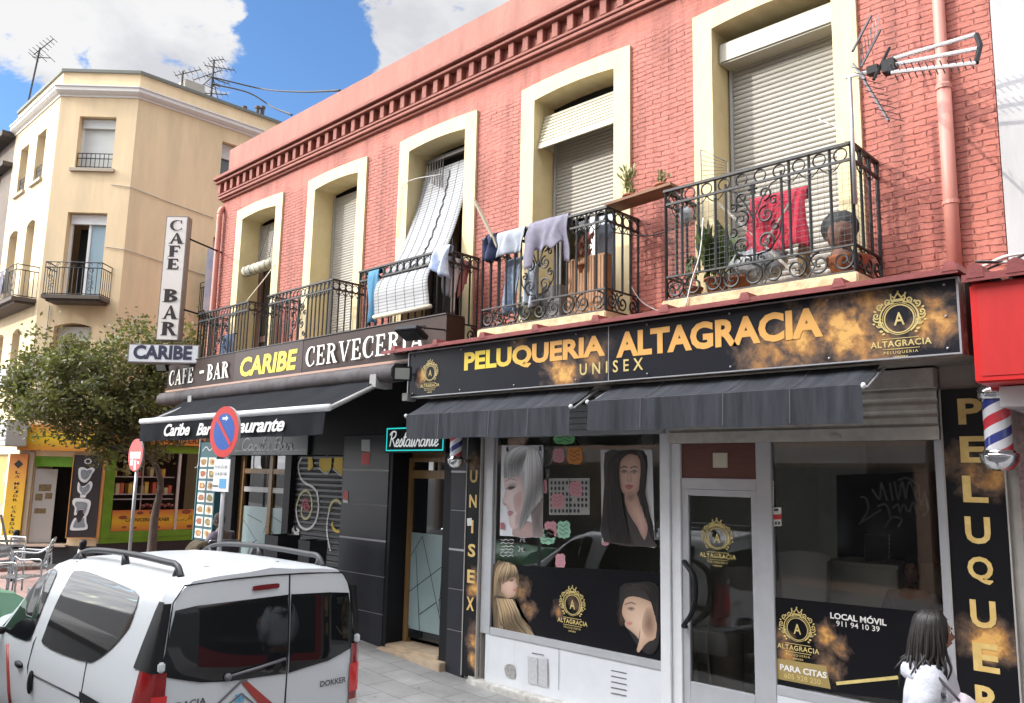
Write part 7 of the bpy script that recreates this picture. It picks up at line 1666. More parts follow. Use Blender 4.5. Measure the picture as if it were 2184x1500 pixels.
disc_sign('no_entry_sign', 'round red no entry sign with white bar and stickers, in front of the tree trunk', 289, 971, 15.4, .305, no_entry, .0, False, .03)
def bollard(px, py, t, label, lean):
    P = atT(px, py, t); x, y = P.x, P.y; z = G(x)-.1; h = P.z-z; d = V((lean, 0, h)).normalized(); B0 = V((x-lean, y, z))
    o = thing('bollard', label, 'bollard', tuple(B0), 'black bollards along the side street'); L_ = V((lean, 0, h)).length
    b = MB(); b.smooth = True; b.lathe([(.085, 0), (.085, .06), (.065, .09), (.058, L_-.30)], B0, 14, d); b.lathe([(.058, L_-.17), (.062, L_-.05), (.05, L_-.01), (0, L_)], B0, 14, d); b.build('post', BLACK, o)
    b = MB(); b.smooth = True; b.lathe([(.060, L_-.30), (.060, L_-.17)], B0, 14, d); b.build('reflective_band', WHITE_S, o)
bollard(36, 1130, 16.5, 'upright black bollard with white band in front of the orange vertical sign', .02)
bollard(179, 1152, 14.6, 'leaning black bollard with white band in front of the black animal panel', .28)
for k, (px_, py_, w_) in enumerate(((603, 1141, .19), (668, 1152, .15))):
    P = at(px_, py_, -.75); o = thing('planter', ('wide' if k == 0 else 'narrow')+' black planter box standing in front of the graffiti shutter', 'planter', (P.x, -.75, G(P.x)))
    b = MB(); b.geo([(P.x+a*w_*q, -.75+c*w_*q, z) for q, z in ((.8, G(P.x)), (1, P.z)) for a, c in ((-1, -1), (1, -1), (1, 1), (-1, 1))], [(0,3,2,1),(0,1,5,4),(1,2,6,5),(2,3,7,6),(3,0,4,7)]); b.build('box', BLACK, o)
    b = MB(); b.poly([(P.x+a*w_*.95, -.75+c*w_*.95, P.z-.04) for a, c in ((-1, -1), (1, -1), (1, 1), (-1, 1))]); b.build('soil', mat('dark_soil', (.03, .022, .016), .9), o)
# green waste container and terrace chairs at the left edge
o = thing('waste_container', 'green plastic waste container with a curved lid at the left edge, ahead of the van', 'container', (-11.75, -4.75, G(-11.75)-.13))
GRNC = mat('green_plastic', (.055, .19, .10), .45, var=.2, vscale=3); GRNL = mat('pale_green_lid', (.16, .33, .21), .4, var=.15, vscale=3)
cz = G(-11.75)-.13; gx0, gx1, gy0, gy1 = -12.5, -11.0, -5.7, -4.25
b = MB(); b.geo([(x, y, z) for q, z in ((.10, cz+.1), (0, cz+.74)) for x, y in ((gx0+q, gy0+q), (gx1-q, gy0+q), (gx1-q, gy1-q), (gx0+q, gy1-q))], [(0,3,2,1),(0,1,5,4),(1,2,6,5),(2,3,7,6),(3,0,4,7),(4,5,6,7)]); b.build('body', GRNC, o, bevel=.04)
b = MB(); b.smooth = True
lid = [(gy0-.04, .70), (gy0-.05, .80), (gy0+.12, .92), (gy0+.45, 1.02), (gy1-.55, 1.04), (gy1-.15, .97), (gy1+.05, .84), (gy1+.04, .72)]
b.grid([[(x, y, cz+z+(.02*math.cos(i*1.0) if 0 < j < 7 else (.02*math.sin(i*1.6)))) for j, (y, z) in enumerate(lid)] for i, x in enumerate([gx0-.04+(gx1-gx0+.08)*q/14 for q in range(15)])])
for x in (gx0-.04, gx1+.04): b.poly([(x, y, cz+z) for y, z in lid])
b.build('lid', GRNL, o)
for x in (gx0+.2, gx1-.2):
    for y in (gy0+.2, gy1-.2): b = MB(); b.cyl((x-.03, y, cz+.09), (x+.03, y, cz+.09), .09, n=14); b.build('wheel', BLACK, o)
ALT = mat('polished_tube', (.66, .67, .68), .25, .85)
def terrace_chair(loc, rz, label, seatm, group):
    o = thing('terrace_chair', label, 'chair', (0, 0, 0), group); o.location = (0, 0, 0)
    b = MB(); b.smooth = True
    for s in (-1, 1):
        x = s*.27; b.tube(smooth_path([(x, -.26, 0), (x, -.25, .45), (x, -.24, .64), (x, -.16, .68), (x, .12, .66), (x, .24, .70), (x, .28, .45), (x, .30, 0)], 4), .014, 7)
    b.tube(smooth_path([(-.25, .20, .44), (-.25, .30, .82), (-.18, .32, .87), (.18, .32, .87), (.25, .30, .82), (.25, .20, .44)], 4), .014, 7)
    b.tube([(-.27, -.25, .43), (.27, -.25, .43)], .012, 6); b.tube([(-.27, .26, .43), (.27, .26, .43)], .012, 6); b.build('frame', ALT, o)
    b = MB()
    if seatm == 'slat':
        for k in range(7): b.box(-.26, .26, -.24+k*.068, -.19+k*.068, .44, .452)
        sb = MB()
        for k in range(4): sb.box(-.24, .24, .245+k*.02, .257+k*.02, .56+k*.075, .60+k*.075)
        b.build('seat', ALT, o); sb.build('backrest', ALT, o)
    else:
        b.box(-.26, .26, -.25, .26, .435, .46); b.build('seat', seatm, o); sb = MB(); sb.smooth = True; sb.grid([[(x, .20+.25*t**1.2+.03*(x/.25)**2*-1, .44+.41*t) for x in (-.245, -.12, 0, .12, .245)] for t in (0, .33, .66, 1)]); sb.build('backrest', seatm, o)
    o.location = loc; o.rotation_euler = (0, 0, rz); return o
P = atT(28, 1246, 12.6); terrace_chair((P.x, P.y, G(P.x)), 2.2, 'polished aluminium terrace chair behind the green container, nearer the van', 'slat', 'aluminium chairs behind the container')
P = atT(-6, 1235, 13.4); terrace_chair((P.x, P.y, G(P.x)), .9, 'polished aluminium terrace chair behind the green container, cut by the picture edge', 'slat', 'aluminium chairs behind the container')
P = atT(62, 1232, 13.6); terrace_chair((P.x, P.y, G(P.x)), -.4, 'polished aluminium terrace chair turned towards the leaning bollard', 'slat', 'aluminium chairs behind the container')
b = MB(); b.cyl(atT(2, 1098, 13.5), atT(38, 1208, 13.5)-V((0, 0, .3)), .02, n=6); tag(b.build('pole', mat('grey_pole', (.2, .2, .2), .5)), 'thin grey pole leaning at the left edge in front of the upright bollard', 'pole')

# ================================================================ white van (local axes: u forward from the rear, v left, w up)
class Van:
    pass
def vlerp(t, tab):
    if t <= tab[0][0]: return tab[0][1]
    for (a, p), (c, q) in zip(tab, tab[1:]):
        if t <= c: k = (t-a)/(c-a); return p+(q-p)*k
    return tab[-1][1]
WTAB = [(.22, .80), (.32, .855), (.5, .885), (.7, .90), (.85, .90), (1.0, .885), (1.15, .862), (1.3, .838), (1.45, .808), (1.58, .782), (1.66, .758), (1.72, .715), (1.768, .62), (1.792, .44), (1.805, .2), (1.81, 0)]
TOPT = [(0, 1.80), (.3, 1.81), (1.2, 1.795), (2.0, 1.765), (2.5, 1.705), (2.8, 1.61), (3.35, 1.22), (3.55, 1.10), (3.9, 1.02), (4.2, .88), (4.36, .62)]
PLAN = [(0, -.05), (.03, -.02), (.10, 0), (3.3, 0), (3.9, -.04), (4.2, -.12), (4.36, -.28)]
def van_half(u, w0): return max(0, vlerp(w0, WTAB)+(vlerp(u, PLAN) if w0 < 1.75 else vlerp(u, PLAN)*.3)+(.03*math.exp(-((u-.95)/.42)**2) if w0 < .62 else 0)+(.03*math.exp(-((u-3.55)/.42)**2) if w0 < .62 else 0))
def van_w(u, w0):
    T_ = vlerp(u, TOPT)
    if T_ >= 1.70: return w0 if w0 < 1.45 else 1.45+(w0-1.45)*(T_-1.45)/.36
    lo = .85 if T_ > 1.0 else .5
    return w0 if w0 < lo else lo+(w0-lo)*(T_-lo)/(1.81-lo)
def rear_u(v, w): return .09*max(0, w-1.12)**1.15+.07*(abs(v)/.88)**4
def build_van(label, cat, group, paint, loc, rz, text=True):
    o = thing('parked_van', label, cat, (0, 0, 0), group)
    def L(u, v, w): return V((-u, -v, w))            # faces -X
    ws = [t[0] for t in WTAB]; us = [.10, .2, .35, .6, .9, 1.2, 1.6, 2.0, 2.3, 2.5, 2.65, 2.8, 3.0, 3.2, 3.35, 3.55, 3.75, 3.9, 4.05, 4.2, 4.3, 4.36]
    b = MB(); b.smooth = True; rows = []
    def sect(u, first=False):
        row = []
        for s in (1, -1):
            seq = ws if s == 1 else ws[-2::-1]
            for w0 in seq: row.append((s*van_half(u, w0), van_w(u, w0)))
        return row
    for u in us:
        rows.append([L(u+(rear_u(v, w) if u < .15 else rear_u(v, w)*max(0, (.6-u)/.6)), v, w) for v, w in sect(u)])
    b.grid(rows)
    # rear face
    R_ = []
    for w0 in ws[:-1]:
        hv = van_half(.0, w0); R_.append([L(rear_u(hv*t, van_w(0, w0))-.0, hv*t, van_w(0, w0)) for t in (1, .93, .8, .6, .4, .2, 0, -.2, -.4, -.6, -.8, -.93, -1)])
    R_.append([L(rear_u(0, 1.81), 0, 1.815)]*13)
    b.grid(R_); e0 = [r[0] for r in R_]+[R_[-1][-1]]+[r[-1] for r in R_[::-1]]
    n_ = len(ws)
    b.strip(rows[0][:n_], [r[0] for r in R_]); b.strip([r[-1] for r in R_[::-1]], rows[0][n_-1:])
    b.poly(rows[-1]); body = b.build('body', paint, o)
    b = MB(); b.smooth = True
    # panels laid on the body
    def sidef(s): return lambda u, w, d=.006: L(u+rear_u(.8, w)*max(0, (.6-u)/.6), s*(van_half(u, _inv(u, w))+d), w)
    def _inv(u, w):
        lo, hi = .22, 1.81
        for _ in range(24):
            m = (lo+hi)/2
            if van_w(u, m) < w: lo = m
            else: hi = m
        return lo
    rearf = lambda v, w, d=.006: L(rear_u(v, w)-d, v, w)
    def patch(b, pts, fn, d, k=4, rings=5):
        P = [(p.x, p.y) for p in smooth_path([(*p, 0) for p in pts], k, True)] if k else pts
        cx = sum(p[0] for p in P)/len(P); cy = sum(p[1] for p in P)/len(P)
        W_ = sorted({p[1] for p in P}); lo, hi = W_[0], W_[-1]; rows = []
        for i in range(19):
            w = lo+(hi-lo)*(.5-.5*math.cos(math.pi*(.02+.96*i/18))); X = []
            for (x0, y0), (x1, y1) in zip(P, P[1:]+P[:1]):
                if (y0-w)*(y1-w) < 0: X.append(x0+(x1-x0)*(w-y0)/(y1-y0))
            if len(X) < 2: continue
            rows.append([fn(min(X)+(max(X)-min(X))*j/16, w, d+.004) for j in range(17)])
        b.grid(rows); bd = [r[0] for r in rows]+rows[-1][1:]+[r[-1] for r in rows[::-1]][1:]+rows[0][::-1][1:-1]; b.strip(bd, [fn(*q, -.01) for q in [(0, 0)]]*len(bd)) if 0 else None
        return
        rings = 9
        R2 = [[fn(cx+(x-cx)*t, cy+(y-cy)*t, d+.003) for x, y in P] for t in [1-i/rings for i in range(rings)]]
        b.grid(R2, True); b.poly(R2[-1]); b.strip([fn(x, y, -.004) for x, y in P], R2[0], True)
    def rnd_(pts, r=.06):                             # cut the corners so that the smoothed outline keeps straight sides
        out = []; n = len(pts)
        for i, p in enumerate(pts):
            a = pts[i-1]; c = pts[(i+1) % n]
            for q in (a, c):
                l = math.hypot(q[0]-p[0], q[1]-p[1]); k = min(.45, r/l); out.append((p[0]+(q[0]-p[0])*k, p[1]+(q[1]-p[1])*k))
        return out
    CG = mat('tinted_car_glass', (.008, .009, .010), .03, spec=.45); TRIM = mat('black_plastic_trim', (.012, .013, .014), .45, spec=.25); RAILM = mat('grey_roof_rail', (.028, .03, .032), .45)
    for s in (1, -1):
        b = MB(); b.smooth = True
        patch(b, rnd_([(2.20, 1.02), (1.05, 1.06), (.62, 1.30), (.48, 1.50), (.56, 1.64), (1.95, 1.66)], .12), sidef(s), .004); b.build('side_window', CG, o)
        b = MB(); b.smooth = True
        patch(b, rnd_([(3.32, .96), (2.46, .99), (2.30, 1.60), (2.52, 1.61), (2.85, 1.48)], .07), sidef(s), .004); b.build('door_window', glass('door_glass', (.30, .36, .35), 1.5, 1.6) if 0 else CG, o)
        b = MB(); b.smooth = True
        def edge(pts, w_=.006, d=.003):
            f_ = sidef(s); b.tube([f_(*p, d) for p in pts], w_, 4)
        edge([(2.36, .30), (2.40, .8), (2.36, 1.0), (2.16, 1.68)]); edge([(1.10, .4), (1.12, .82), (1.14, 1.06)]); edge([(3.42, .32), (3.46, .7), (3.40, .94)]); edge([(1.14, .80), (2.3, .76)]); edge([(2.14, 1.69), (2.55, 1.66), (2.95, 1.46), (3.42, .98)]); b.build('door_seam', TRIM, o)
        b = MB(); b.smooth = True; f_ = sidef(s); b.grid([[f_(.16+.98*i/10, .78+.075*j, .012 if j else .002) for i in range(11)] for j in (0, .5, 1)]); b.build('sliding_rail', TRIM, o)
        b = MB(); b.smooth = True; b.ball(f_(2.62, .78, .01), (.10, .025, .03), 10, 6); b.ball(f_(2.26, .70, .012), (.035, .025, .10), 10, 6); b.build('door_handle', TRIM, o)
        b = MB(); b.smooth = True; q = L(3.30, s*1.06, 1.02); b.ball(q, (.085, .13, .10), 14, 10); b.tube([q+V((0, s*.1, -.05)), L(3.28, s*.86, .96)], .035, 8); b.build('mirror', TRIM, o)
        # roof rail
        b = MB(); b.smooth = True; vr = .60
        P = smooth_path([(2.42, vr, 1.69), (2.22, vr, 1.765), (1.9, vr, 1.81), (1.2, vr, 1.842), (.55, vr, 1.845), (.36, vr, 1.838), (.27, vr, 1.76)], 5)
        b.tube([L(p.x, s*p.y, p.z) for p in P], .024, 8)
        for u, zt in ((2.22, 1.76), (1.28, 1.83), (.36, 1.83)): b.tube([L(u, s*vr, zt-.11), L(u-(.03 if u < .5 else -.04), s*vr, zt)], [.038, .024], 8)
        b.build('roof_rail', RAILM, o)
        # rear lamp and the black trim above it
        f2 = lambda u, w, d=.006: (sidef(s)(u, w, d) if u > 0 else rearf(s*(.83+u), w, d))
        b = MB(); b.smooth = True; g_ = []
        for w in (.62, .75, .88, 1.0, 1.1, 1.17):
            g_.append([rearf(s*(.885-.13), w, .010), rearf(s*(.885-.08), w, .016), rearf(s*(.84), w, .012), sidef(s)(.10, w, .010), sidef(s)(.16, w, .012), sidef(s)(.22-.06*(w-.62), w, .004)])
        b.grid(g_); b.build('tail_lamp', mat('lamp_red', (.28, .010, .012), .12, coat=.7, var=.3, vscale=12), o)
        b = MB(); b.smooth = True; g_ = []
        for w in (.80, .86, .94, 1.02): g_.append([rearf(s*(.745), w, .018), rearf(s*(.80), w, .021), rearf(s*(.845), w, .018)])
        b.grid(g_); b.build('lamp_lens', mat('lamp_bright_red', (.65, .03, .03), .1, coat=.8), o)
        b = MB(); b.smooth = True; g_ = []
        for w in (.62, .68, .74): g_.append([rearf(s*(.75), w, .018), rearf(s*(.80), w, .020), rearf(s*(.845), w, .018)])
        b.grid(g_); b.build('reversing_lamp', mat('lamp_clear', (.6, .5, .45), .1, coat=.8), o)
        b = MB(); b.smooth = True; g_ = []
        for w in (1.17, 1.25, 1.35, 1.45, 1.55, 1.62): g_.append([rearf(s*(.79-.10*(w-1.17)), w, .006), rearf(s*(.80-.10*(w-1.17)), w, .016), rearf(s*(.845-.10*(w-1.17)), w, .016), sidef(s)(.05, w, .014), sidef(s)(.12+.16*(1.62-w)/.45, w, .012), sidef(s)(.13+.17*((1.62-w)/.45)**.7, w, -.004)])
        b.grid(g_); b.build('pillar_trim', TRIM, o)
        b = MB(); q = rearf(s*.80, 1.21, .02); b.box(q.x-.01, q.x+.03, q.y-.022, q.y+.022, q.z-.032, q.z+.032); b.build('hinge_cover', paint, o, bevel=.01)
        # wheels
        for u in (.95, 3.55):
            y = -s*.80; b = MB(); b.smooth = True; b.lathe([(.20, -.1), (.29, -.1), (.315, -.07), (.315, .07), (.29, .1), (.20, .1)], (-u, y, .315), 26, (0, 1, 0)); w_ = b.build('wheel', mat('tyre_rubber', (.02, .02, .021), .8), o)
            b = MB(); b.smooth = True; b.lathe([(0, .06*1), (.06, .075), (.18, .05), (.205, .09)], (-u, y, .315), 20, (0, -s, 0)); b.build('rim', ALU_GREY, w_)
    # rear doors: glass, split, seams, wiper, brake light
    spl = .155*-1
    b = MB(); b.smooth = True; patch(b, rnd_([(.795, 1.15), (.5, 1.07), (.2, 1.04), (spl*-1*-1+.012 if 0 else -.143, 1.045), (-.143, 1.60), (.2, 1.605), (.715, 1.585)], .03), rearf, .004, 3); b.build('rear_window', CG, o)
    b = MB(); b.smooth = True; patch(b, rnd_([(-.167, 1.045), (-.5, 1.07), (-.795, 1.15), (-.715, 1.585), (-.2, 1.60), (-.167, 1.60)], .03), rearf, .004, 3); b.build('rear_window', CG, o)
    b = MB(); b.smooth = True
    b.tube([rearf(-.155, w, .003) for w in (.32, .6, .9, 1.2, 1.5, 1.7, 1.76)], .006, 4); b.tube([rearf(v, 1.76-.03*(v/.7)**2, .003) for v in (-.66, -.3, 0, .3, .66)], .006, 4)
    for s in (1, -1): b.tube([rearf(s*v, w, .003) for v, w in ((.66, 1.74), (.735, 1.62), (.765, 1.3), (.80, 1.15))], .006, 4)
    b.build('door_seam', TRIM, o)
    b = MB(); b.smooth = True; patch(b, rnd_([(.16, 1.66), (-.06, 1.665), (-.06, 1.70), (.16, 1.695)], .015), rearf, .012, 2, 3); b.build('brake_lamp', mat('lamp_dark_red', (.16, .012, .014), .15, coat=.6), o)
    b = MB(); b.smooth = True; b.tube([rearf(.32, 1.09, .03), rearf(.1, 1.12, .035), rearf(-.12, 1.15, .03)], .011, 6); b.ball(rearf(.33, 1.085, .02), .028, 10, 6); b.build('wiper', mat('wiper_grey', (.14, .14, .15), .5), o)
    b = MB(); b.smooth = True; b.grid([[rearf(-.24-.34*i/6, .60+.10*j, .022*math.sin(math.pi*j)) for i in range(7)] for j in (0, .33, .66, 1)]); b.build('door_handle', TRIM, o)
    b = MB(); b.smooth = True; hw = .88
    b.grid([[L(rear_u(hw*t, w)-dd, hw*t, w) for t in (1, .9, .6, .3, 0, -.3, -.6, -.9, -1)] for w, dd in ((.22, .02), (.28, .075), (.42, .085), (.52, .06), (.56, .0))]); b.build('bumper', TRIM, o)
    for v in (.30, -.30):                             # pressed ribs along the roof
        b = MB(); b.smooth = True; b.grid([[L(u, v+dv, van_w(u, 1.795-.02*0)+.0+h-.004) for dv, h in ((-.035, 0), (-.02, .012), (.02, .012), (.035, 0))] for u in (.5, .55, 1.0, 1.5, 2.0, 2.25, 2.3)]); b.build('roof_rib', paint, o)
    # windscreen
    b = MB(); b.smooth = True
    b.grid([[L(u, van_half(u, _inv(u, w_))*t*.93, w_+.012) for t in (1, .6, .2, -.2, -.6, -1)] for u, w_ in ((2.72, 1.665), (2.95, 1.515), (3.2, 1.32), (3.42, 1.16))]); b.build('windscreen', CG, o)
    if text:
        fr = Fr(L(rear_u(.5, .85)-.012, 0, 0), (0, 1, 0)); RDP = mat('decal_red', (.36, .05, .04), .4); GRP = mat('decal_grey', (.15, .15, .16), .4); CHB = mat('badge_dark_chrome', (.12, .12, .13), .3, .7)
        b = MB(); fr0 = Fr(L(.052, 0, 0), (0, 1, 0)); b.text('DACIA', Fr(L(.006, 0, 0), (0, 1, 0)), -.69, .925, .22, .045, .004, bold=.02, space=1.05); b.text('DOKKER', Fr(L(.004, 0, 0), (0, 1, 0)), .46, .885, .24, .045, .004, bold=.02); b.build('badge', CHB, o)
        fr = Fr(L(-.004, -.0, 0)-V((0, .20, -.01)), (0, 1, 0)); b = MB()
        b.poly([fr.p(*q, .003) for q in ((-.02, 1.02), (.03, 1.02), (.33, .76), (.21, .76))]); b.text('Recrial', fr, -.27, .74, .30, .075, .003, bold=.012); b.build('roof_decal', RDP, o)
        b = MB(); b.ribbon([(-.24, .86), (-.02, 1.025), (.03, 1.025)], .016, fr, .0035); b.ribbon([(-.13, .87), (-.01, .94), (.16, .80)], .012, fr, .0036); b.build('roof_line', GRP, o)
        b = MB()
        for i in (0, 1):
            for j in (0, 1): b.fbox(fr, -.055+i*.036, -.022+i*.036, .885+j*.03, .91+j*.03, 0, .003)
        b.build('window_decal', mat('decal_blue', (.15, .40, .6), .4), o)
        f_ = sidef(1); b = MB(); b.smooth = True
        b.tube([f_(u, w, .002) for u, w in ((3.02, .88), (2.93, .72), (2.86, .50), (2.84, .38))], .018, 5); b.build('side_decal', RDP, o)
    o.location = loc; o.rotation_euler = rz; o.scale = (1.055, 1.055, 1.055); return o
WHITE_CAR = mat('white_car_paint', (.60, .64, .66), .32, coat=.3)
van = build_van('white van with dark rear windows and grey roof rails parked at the kerb', 'van', None, WHITE_CAR, (-6.0, -3.97, -.06), (0, R(-.8)*-1, 0))

# ================================================================ people
SKIN = mat('skin_brown', (.30, .16, .10), .5, var=.12, vscale=9); HAIRK = mat('black_hair', (.022, .016, .013), .5, var=.8, vscale=26, stretch=(9, 9, .6), col2=(.004, .0035, .003)); WHITEC = mat('white_sweatshirt', (.55, .56, .60), .9, var=.16, vscale=6, bump=1.0, bscale=10)
def head(o, c, yaw, hairm, skinm, long_hair=0.0, s=1.0):
    m = Matrix.Rotation(yaw, 3, 'Z')                 # local: face looks along +X
    def T(p): return V(c)+m @ (V(p)*s)
    b = MB(); b.smooth = True; rows = []
    for i in range(15):
        th = math.pi*i/14; row = []
        for k in range(20):
            ph = 2*math.pi*k/20; d = V((math.sin(th)*math.cos(ph), math.sin(th)*math.sin(ph), math.cos(th))); r = V((.098*d.x, .076*d.y, .118*d.z))
            if d.z < -.2: r.x *= 1-.10*(-d.z-.2); r.y *= 1-.32*(-d.z-.2); r.x += .014*(-d.z)
            if d.x > .5: r.x -= .012*(d.x-.5)*(1 if d.z > .1 else .4)
            if d.x > .6 and -.45 < d.z < .05: r.x += .026*math.exp(-(d.y/.16)**2)*math.exp(-((d.z+.22)/.16)**2)      # nose
            if d.x > .5 and -.75 < d.z < -.45: r.x += .008*math.exp(-(d.y/.3)**2)
            row.append(T(r))
        rows.append(row)
    b.grid(rows[::-1], True)
    for sg in (1, -1): b.ball(T((-.005, sg*.078, -.012)), (.018*s, .012*s, .030*s), 8, 6)
    hd = b.build('head', skinm, o)
    b = MB(); b.smooth = True
    for sg in (1, -1): b.ball(T((.083, sg*.032, .006)), (.007*s, .012*s, .006*s), 8, 6)
    b.build('eye', mat('eye_white', (.5, .48, .45), .3), hd)
    b = MB(); b.smooth = True
    for sg in (1, -1): b.ball(T((.090, sg*.032, .006)), (.005*s, .006*s, .006*s), 8, 5); b.tube([T((.088, sg*.050, .028)), T((.094, sg*.030, .033)), T((.094, sg*.016, .030))], .004*s, 5)
    b.build('brow', mat('dark_brow', (.02, .015, .012), .6), hd)
    b = MB(); b.smooth = True; b.ball(T((.090, 0, -.062)), (.008*s, .024*s, .007*s), 10, 6); b.build('mouth', mat('lip', (.28, .10, .085), .5), hd)
    b = MB(); b.smooth = True; rows = []
    for i in range(12):
        th = math.pi*.66*i/11; row = []
        for k in range(22):
            ph = 2*math.pi*k/22; lim = (.40 if abs(math.sin(ph)) < .75 and math.cos(ph) > 0 else 1.0); t2 = min(th, math.pi*(.30 if lim < 1 else .66))
            d = V((math.sin(t2)*math.cos(ph), math.sin(t2)*math.sin(ph), math.cos(t2))); row.append(T((.110*d.x-.008, .090*d.y, .128*d.z+.004+.003*math.sin(ph*7))))
        rows.append(row)
    b.grid(rows[::-1], True)
    if long_hair:
        g = random.Random(4)
        for k in range(120):
            ph = math.pi*(.42+1.16*k/119); pt = T((g.uniform(-.05, .05), g.gauss(0, .012), .130)); p0 = T((.110*math.cos(ph)-.006, .094*math.sin(ph), .045)); pm = T((.075*math.cos(ph), .064*math.sin(ph), .108)); L_ = long_hair*g.uniform(.75, 1.05); q = T((.13*math.cos(ph)-.015, .115*math.sin(ph), -.12)); e = q+V((g.gauss(0, .035), g.gauss(0, .035), -L_*g.uniform(.85, 1.1)+.14))
            b.tube(smooth_path([pt, pm, p0, q+V((g.gauss(0, .008), g.gauss(0, .008), 0)), q.lerp(e, .5)+V((g.gauss(0, .03), g.gauss(0, .03), 0)), e], 3), [.006, .009, .011, .011, .012, .012, .012, .012, .012, .011, .011, .010, .009, .008, .006, .003], 4)
    b.build('hair', hairm, o); return hd
def walker():
    base = V((-1.78, -1.45, G(-1.8))); o = thing('person', 'person with long dark hair in a white hooded sweatshirt walking past the salon', 'person', tuple(base))
    sh = at(1985, 1455, base.y).z                    # shoulder line in the photograph
    cx = base.x-.13
    def Lc(x, y, z): return (x, y, z-base.z)
    c = V((cx, base.y, 0)); zs = sh+.10; f_ = V((.85, .25, 0)).normalized(); r_ = V((f_.y, -f_.x, 0))    # walks to the right
    J = lambda fw, rt, z: V((f_.x*fw+r_.x*rt+cx-base.x, f_.y*fw+r_.y*rt, z-base.z))
    g0 = base.z
    hip = g0+(zs-g0)*.60
    # body (skin): legs, torso, neck, arms in one surface
    vs = [J(0, 0, hip), J(0, 0, hip+.22), J(.0, 0, zs-.10), J(.01, 0, zs+.06), J(.03, 0, zs+.14),
          J(0, .09, hip-.06), J(.10, .09, g0+.45), J(.02, .09, g0+.09), J(.16, .09, g0+.04), J(0, -.09, hip-.06), J(-.02, -.09, g0+.47), J(-.22, -.09, g0+.12), J(-.10, -.09, g0+.05),
          J(0, .17, zs-.03), J(-.07, .22, zs-.30), J(.06, .22, zs-.52), J(0, -.17, zs-.03), J(.06, -.22, zs-.30), J(.16, -.20, zs-.50)]
    ed = [(0,1),(1,2),(2,3),(3,4),(0,5),(5,6),(6,7),(7,8),(0,9),(9,10),(10,11),(11,12),(2,13),(13,14),(14,15),(2,16),(16,17),(17,18)]
    rd = [.13, .12, .13, .055, .05, .085, .058, .042, .03, .085, .058, .042, .03, .06, .045, .03, .06, .045, .03]
    skin('body', vs, ed, rd, SKIN, o)
    for q, sgn in ((15, 1), (18, -1)):
        p = vs[q]; b = MB(); b.smooth = True; pw = p+base; d = V((f_.x*.3, f_.y*.3, -1)).normalized()
        b.ball(pw+d*.05, (.028, .022, .045), 10, 7)
        for k in range(4): a = pw+d*.085+f_*(.024-.016*k); b.tube([a, a+d*(.04+.006*(k in (1, 2)))+r_*-.004*sgn, a+d*(.066+.01*(k in (1, 2)))-r_*.018*sgn], [.0085, .008, .006], 6)
        a = pw+d*.035+f_*.03; b.tube([a, a+d*.03+f_*.016, a+d*.055+f_*.014], [.010, .009, .007], 6); b.build('hand', SKIN, o)
    # sweatshirt
    vj = [J(0, 0, hip+.0), J(0, 0, hip+.22), J(.0, 0, zs-.12), J(.0, 0, zs+.02), J(0, .175, zs-.04), J(-.075, .23, zs-.30), J(.05, .23, zs-.49), J(0, -.175, zs-.04), J(.06, -.23, zs-.30), J(.15, -.21, zs-.47)]
    skin('sweatshirt', vj, [(0,1),(1,2),(2,3),(2,4),(4,5),(5,6),(2,7),(7,8),(8,9)], [(.20, .23), (.19, .22), (.20, .23), (.11, .125), .11, .095, .07, .11, .095, .07], WHITEC, o)
    b = MB(); b.smooth = True; hc = V((cx, base.y, zs+.04))
    hb = hc-f_*.055-V((0, 0, .07)); b.ball(hb, (.115, .165, .085), 20, 12, .22, 5)
    ring = [(hc+f_*(.075*math.cos(t)-.015)+r_*(.105*math.sin(t))+V((0, 0, .015*math.cos(t)+.010*math.sin(3*t)-.04))) for t in [k*2*math.pi/24 for k in range(24)]]
    b.tube(ring, [.040+.010*(1-math.cos(k*2*math.pi/24))/2 for k in range(24)], 10, closed=True); b.build('hood', WHITEC, o)
    vt = [J(0, 0, hip+.04), J(0, .09, hip-.08), J(.10, .09, g0+.45), J(.03, .09, g0+.12), J(0, -.09, hip-.08), J(-.02, -.09, g0+.47), J(-.20, -.09, g0+.16)]
    skin('trousers', vt, [(0,1),(1,2),(2,3),(0,4),(4,5),(5,6)], [.145, .10, .075, .06, .10, .075, .06], mat('dark_trousers', (.03, .032, .045), .8), o)
    for q in (8, 12): b = MB(); b.smooth = True; p = vs[q]+base; b.ball(p-f_*.06, (.13, .055, .05), 12, 8); b.build('shoe', WHITE_S, o)
    head(o, (cx+.035*f_.x, base.y+.03*f_.y, zs+.225), math.atan2(f_.y, f_.x)+.25, HAIRK, SKIN, .36, 1.08)
    bag = thing('shoulder_bag', 'pale pink shoulder bag with a red badge carried by the walking person', 'bag', (cx+.25, base.y-.05, zs-.5))
    b = MB(); b.smooth = True; bc = V((cx+.24*f_.x+.02, base.y-.16, zs-.24)); b.ball(bc, (.095, .05, .13), 16, 10, .25, 6); b.build('pouch', mat('pale_pink_bag', (.46, .40, .43), .6, var=.2), bag)
    b = MB(); b.smooth = True; b.tube(smooth_path([V((cx-.10, base.y-.05, zs+.07)), V((cx-.02, base.y-.17, zs+.0)), V((cx+.14, base.y-.19, zs-.14))], 5), .012, 6); b.tube(smooth_path([V((cx-.08, base.y-.03, zs+.08)), V((cx+.04, base.y-.16, zs+.03)), V((cx+.22, base.y-.19, zs-.14))], 5), .009, 6); b.build('strap', mat('dark_strap', (.06, .05, .06), .6), bag)
    b = MB(); b.smooth = True; b.ball(bc+V((-.02, -.052, .05)), (.020, .006, .024), 10, 6); b.build('badge', mat('badge_red', (.45, .02, .06), .5), bag)
walker()
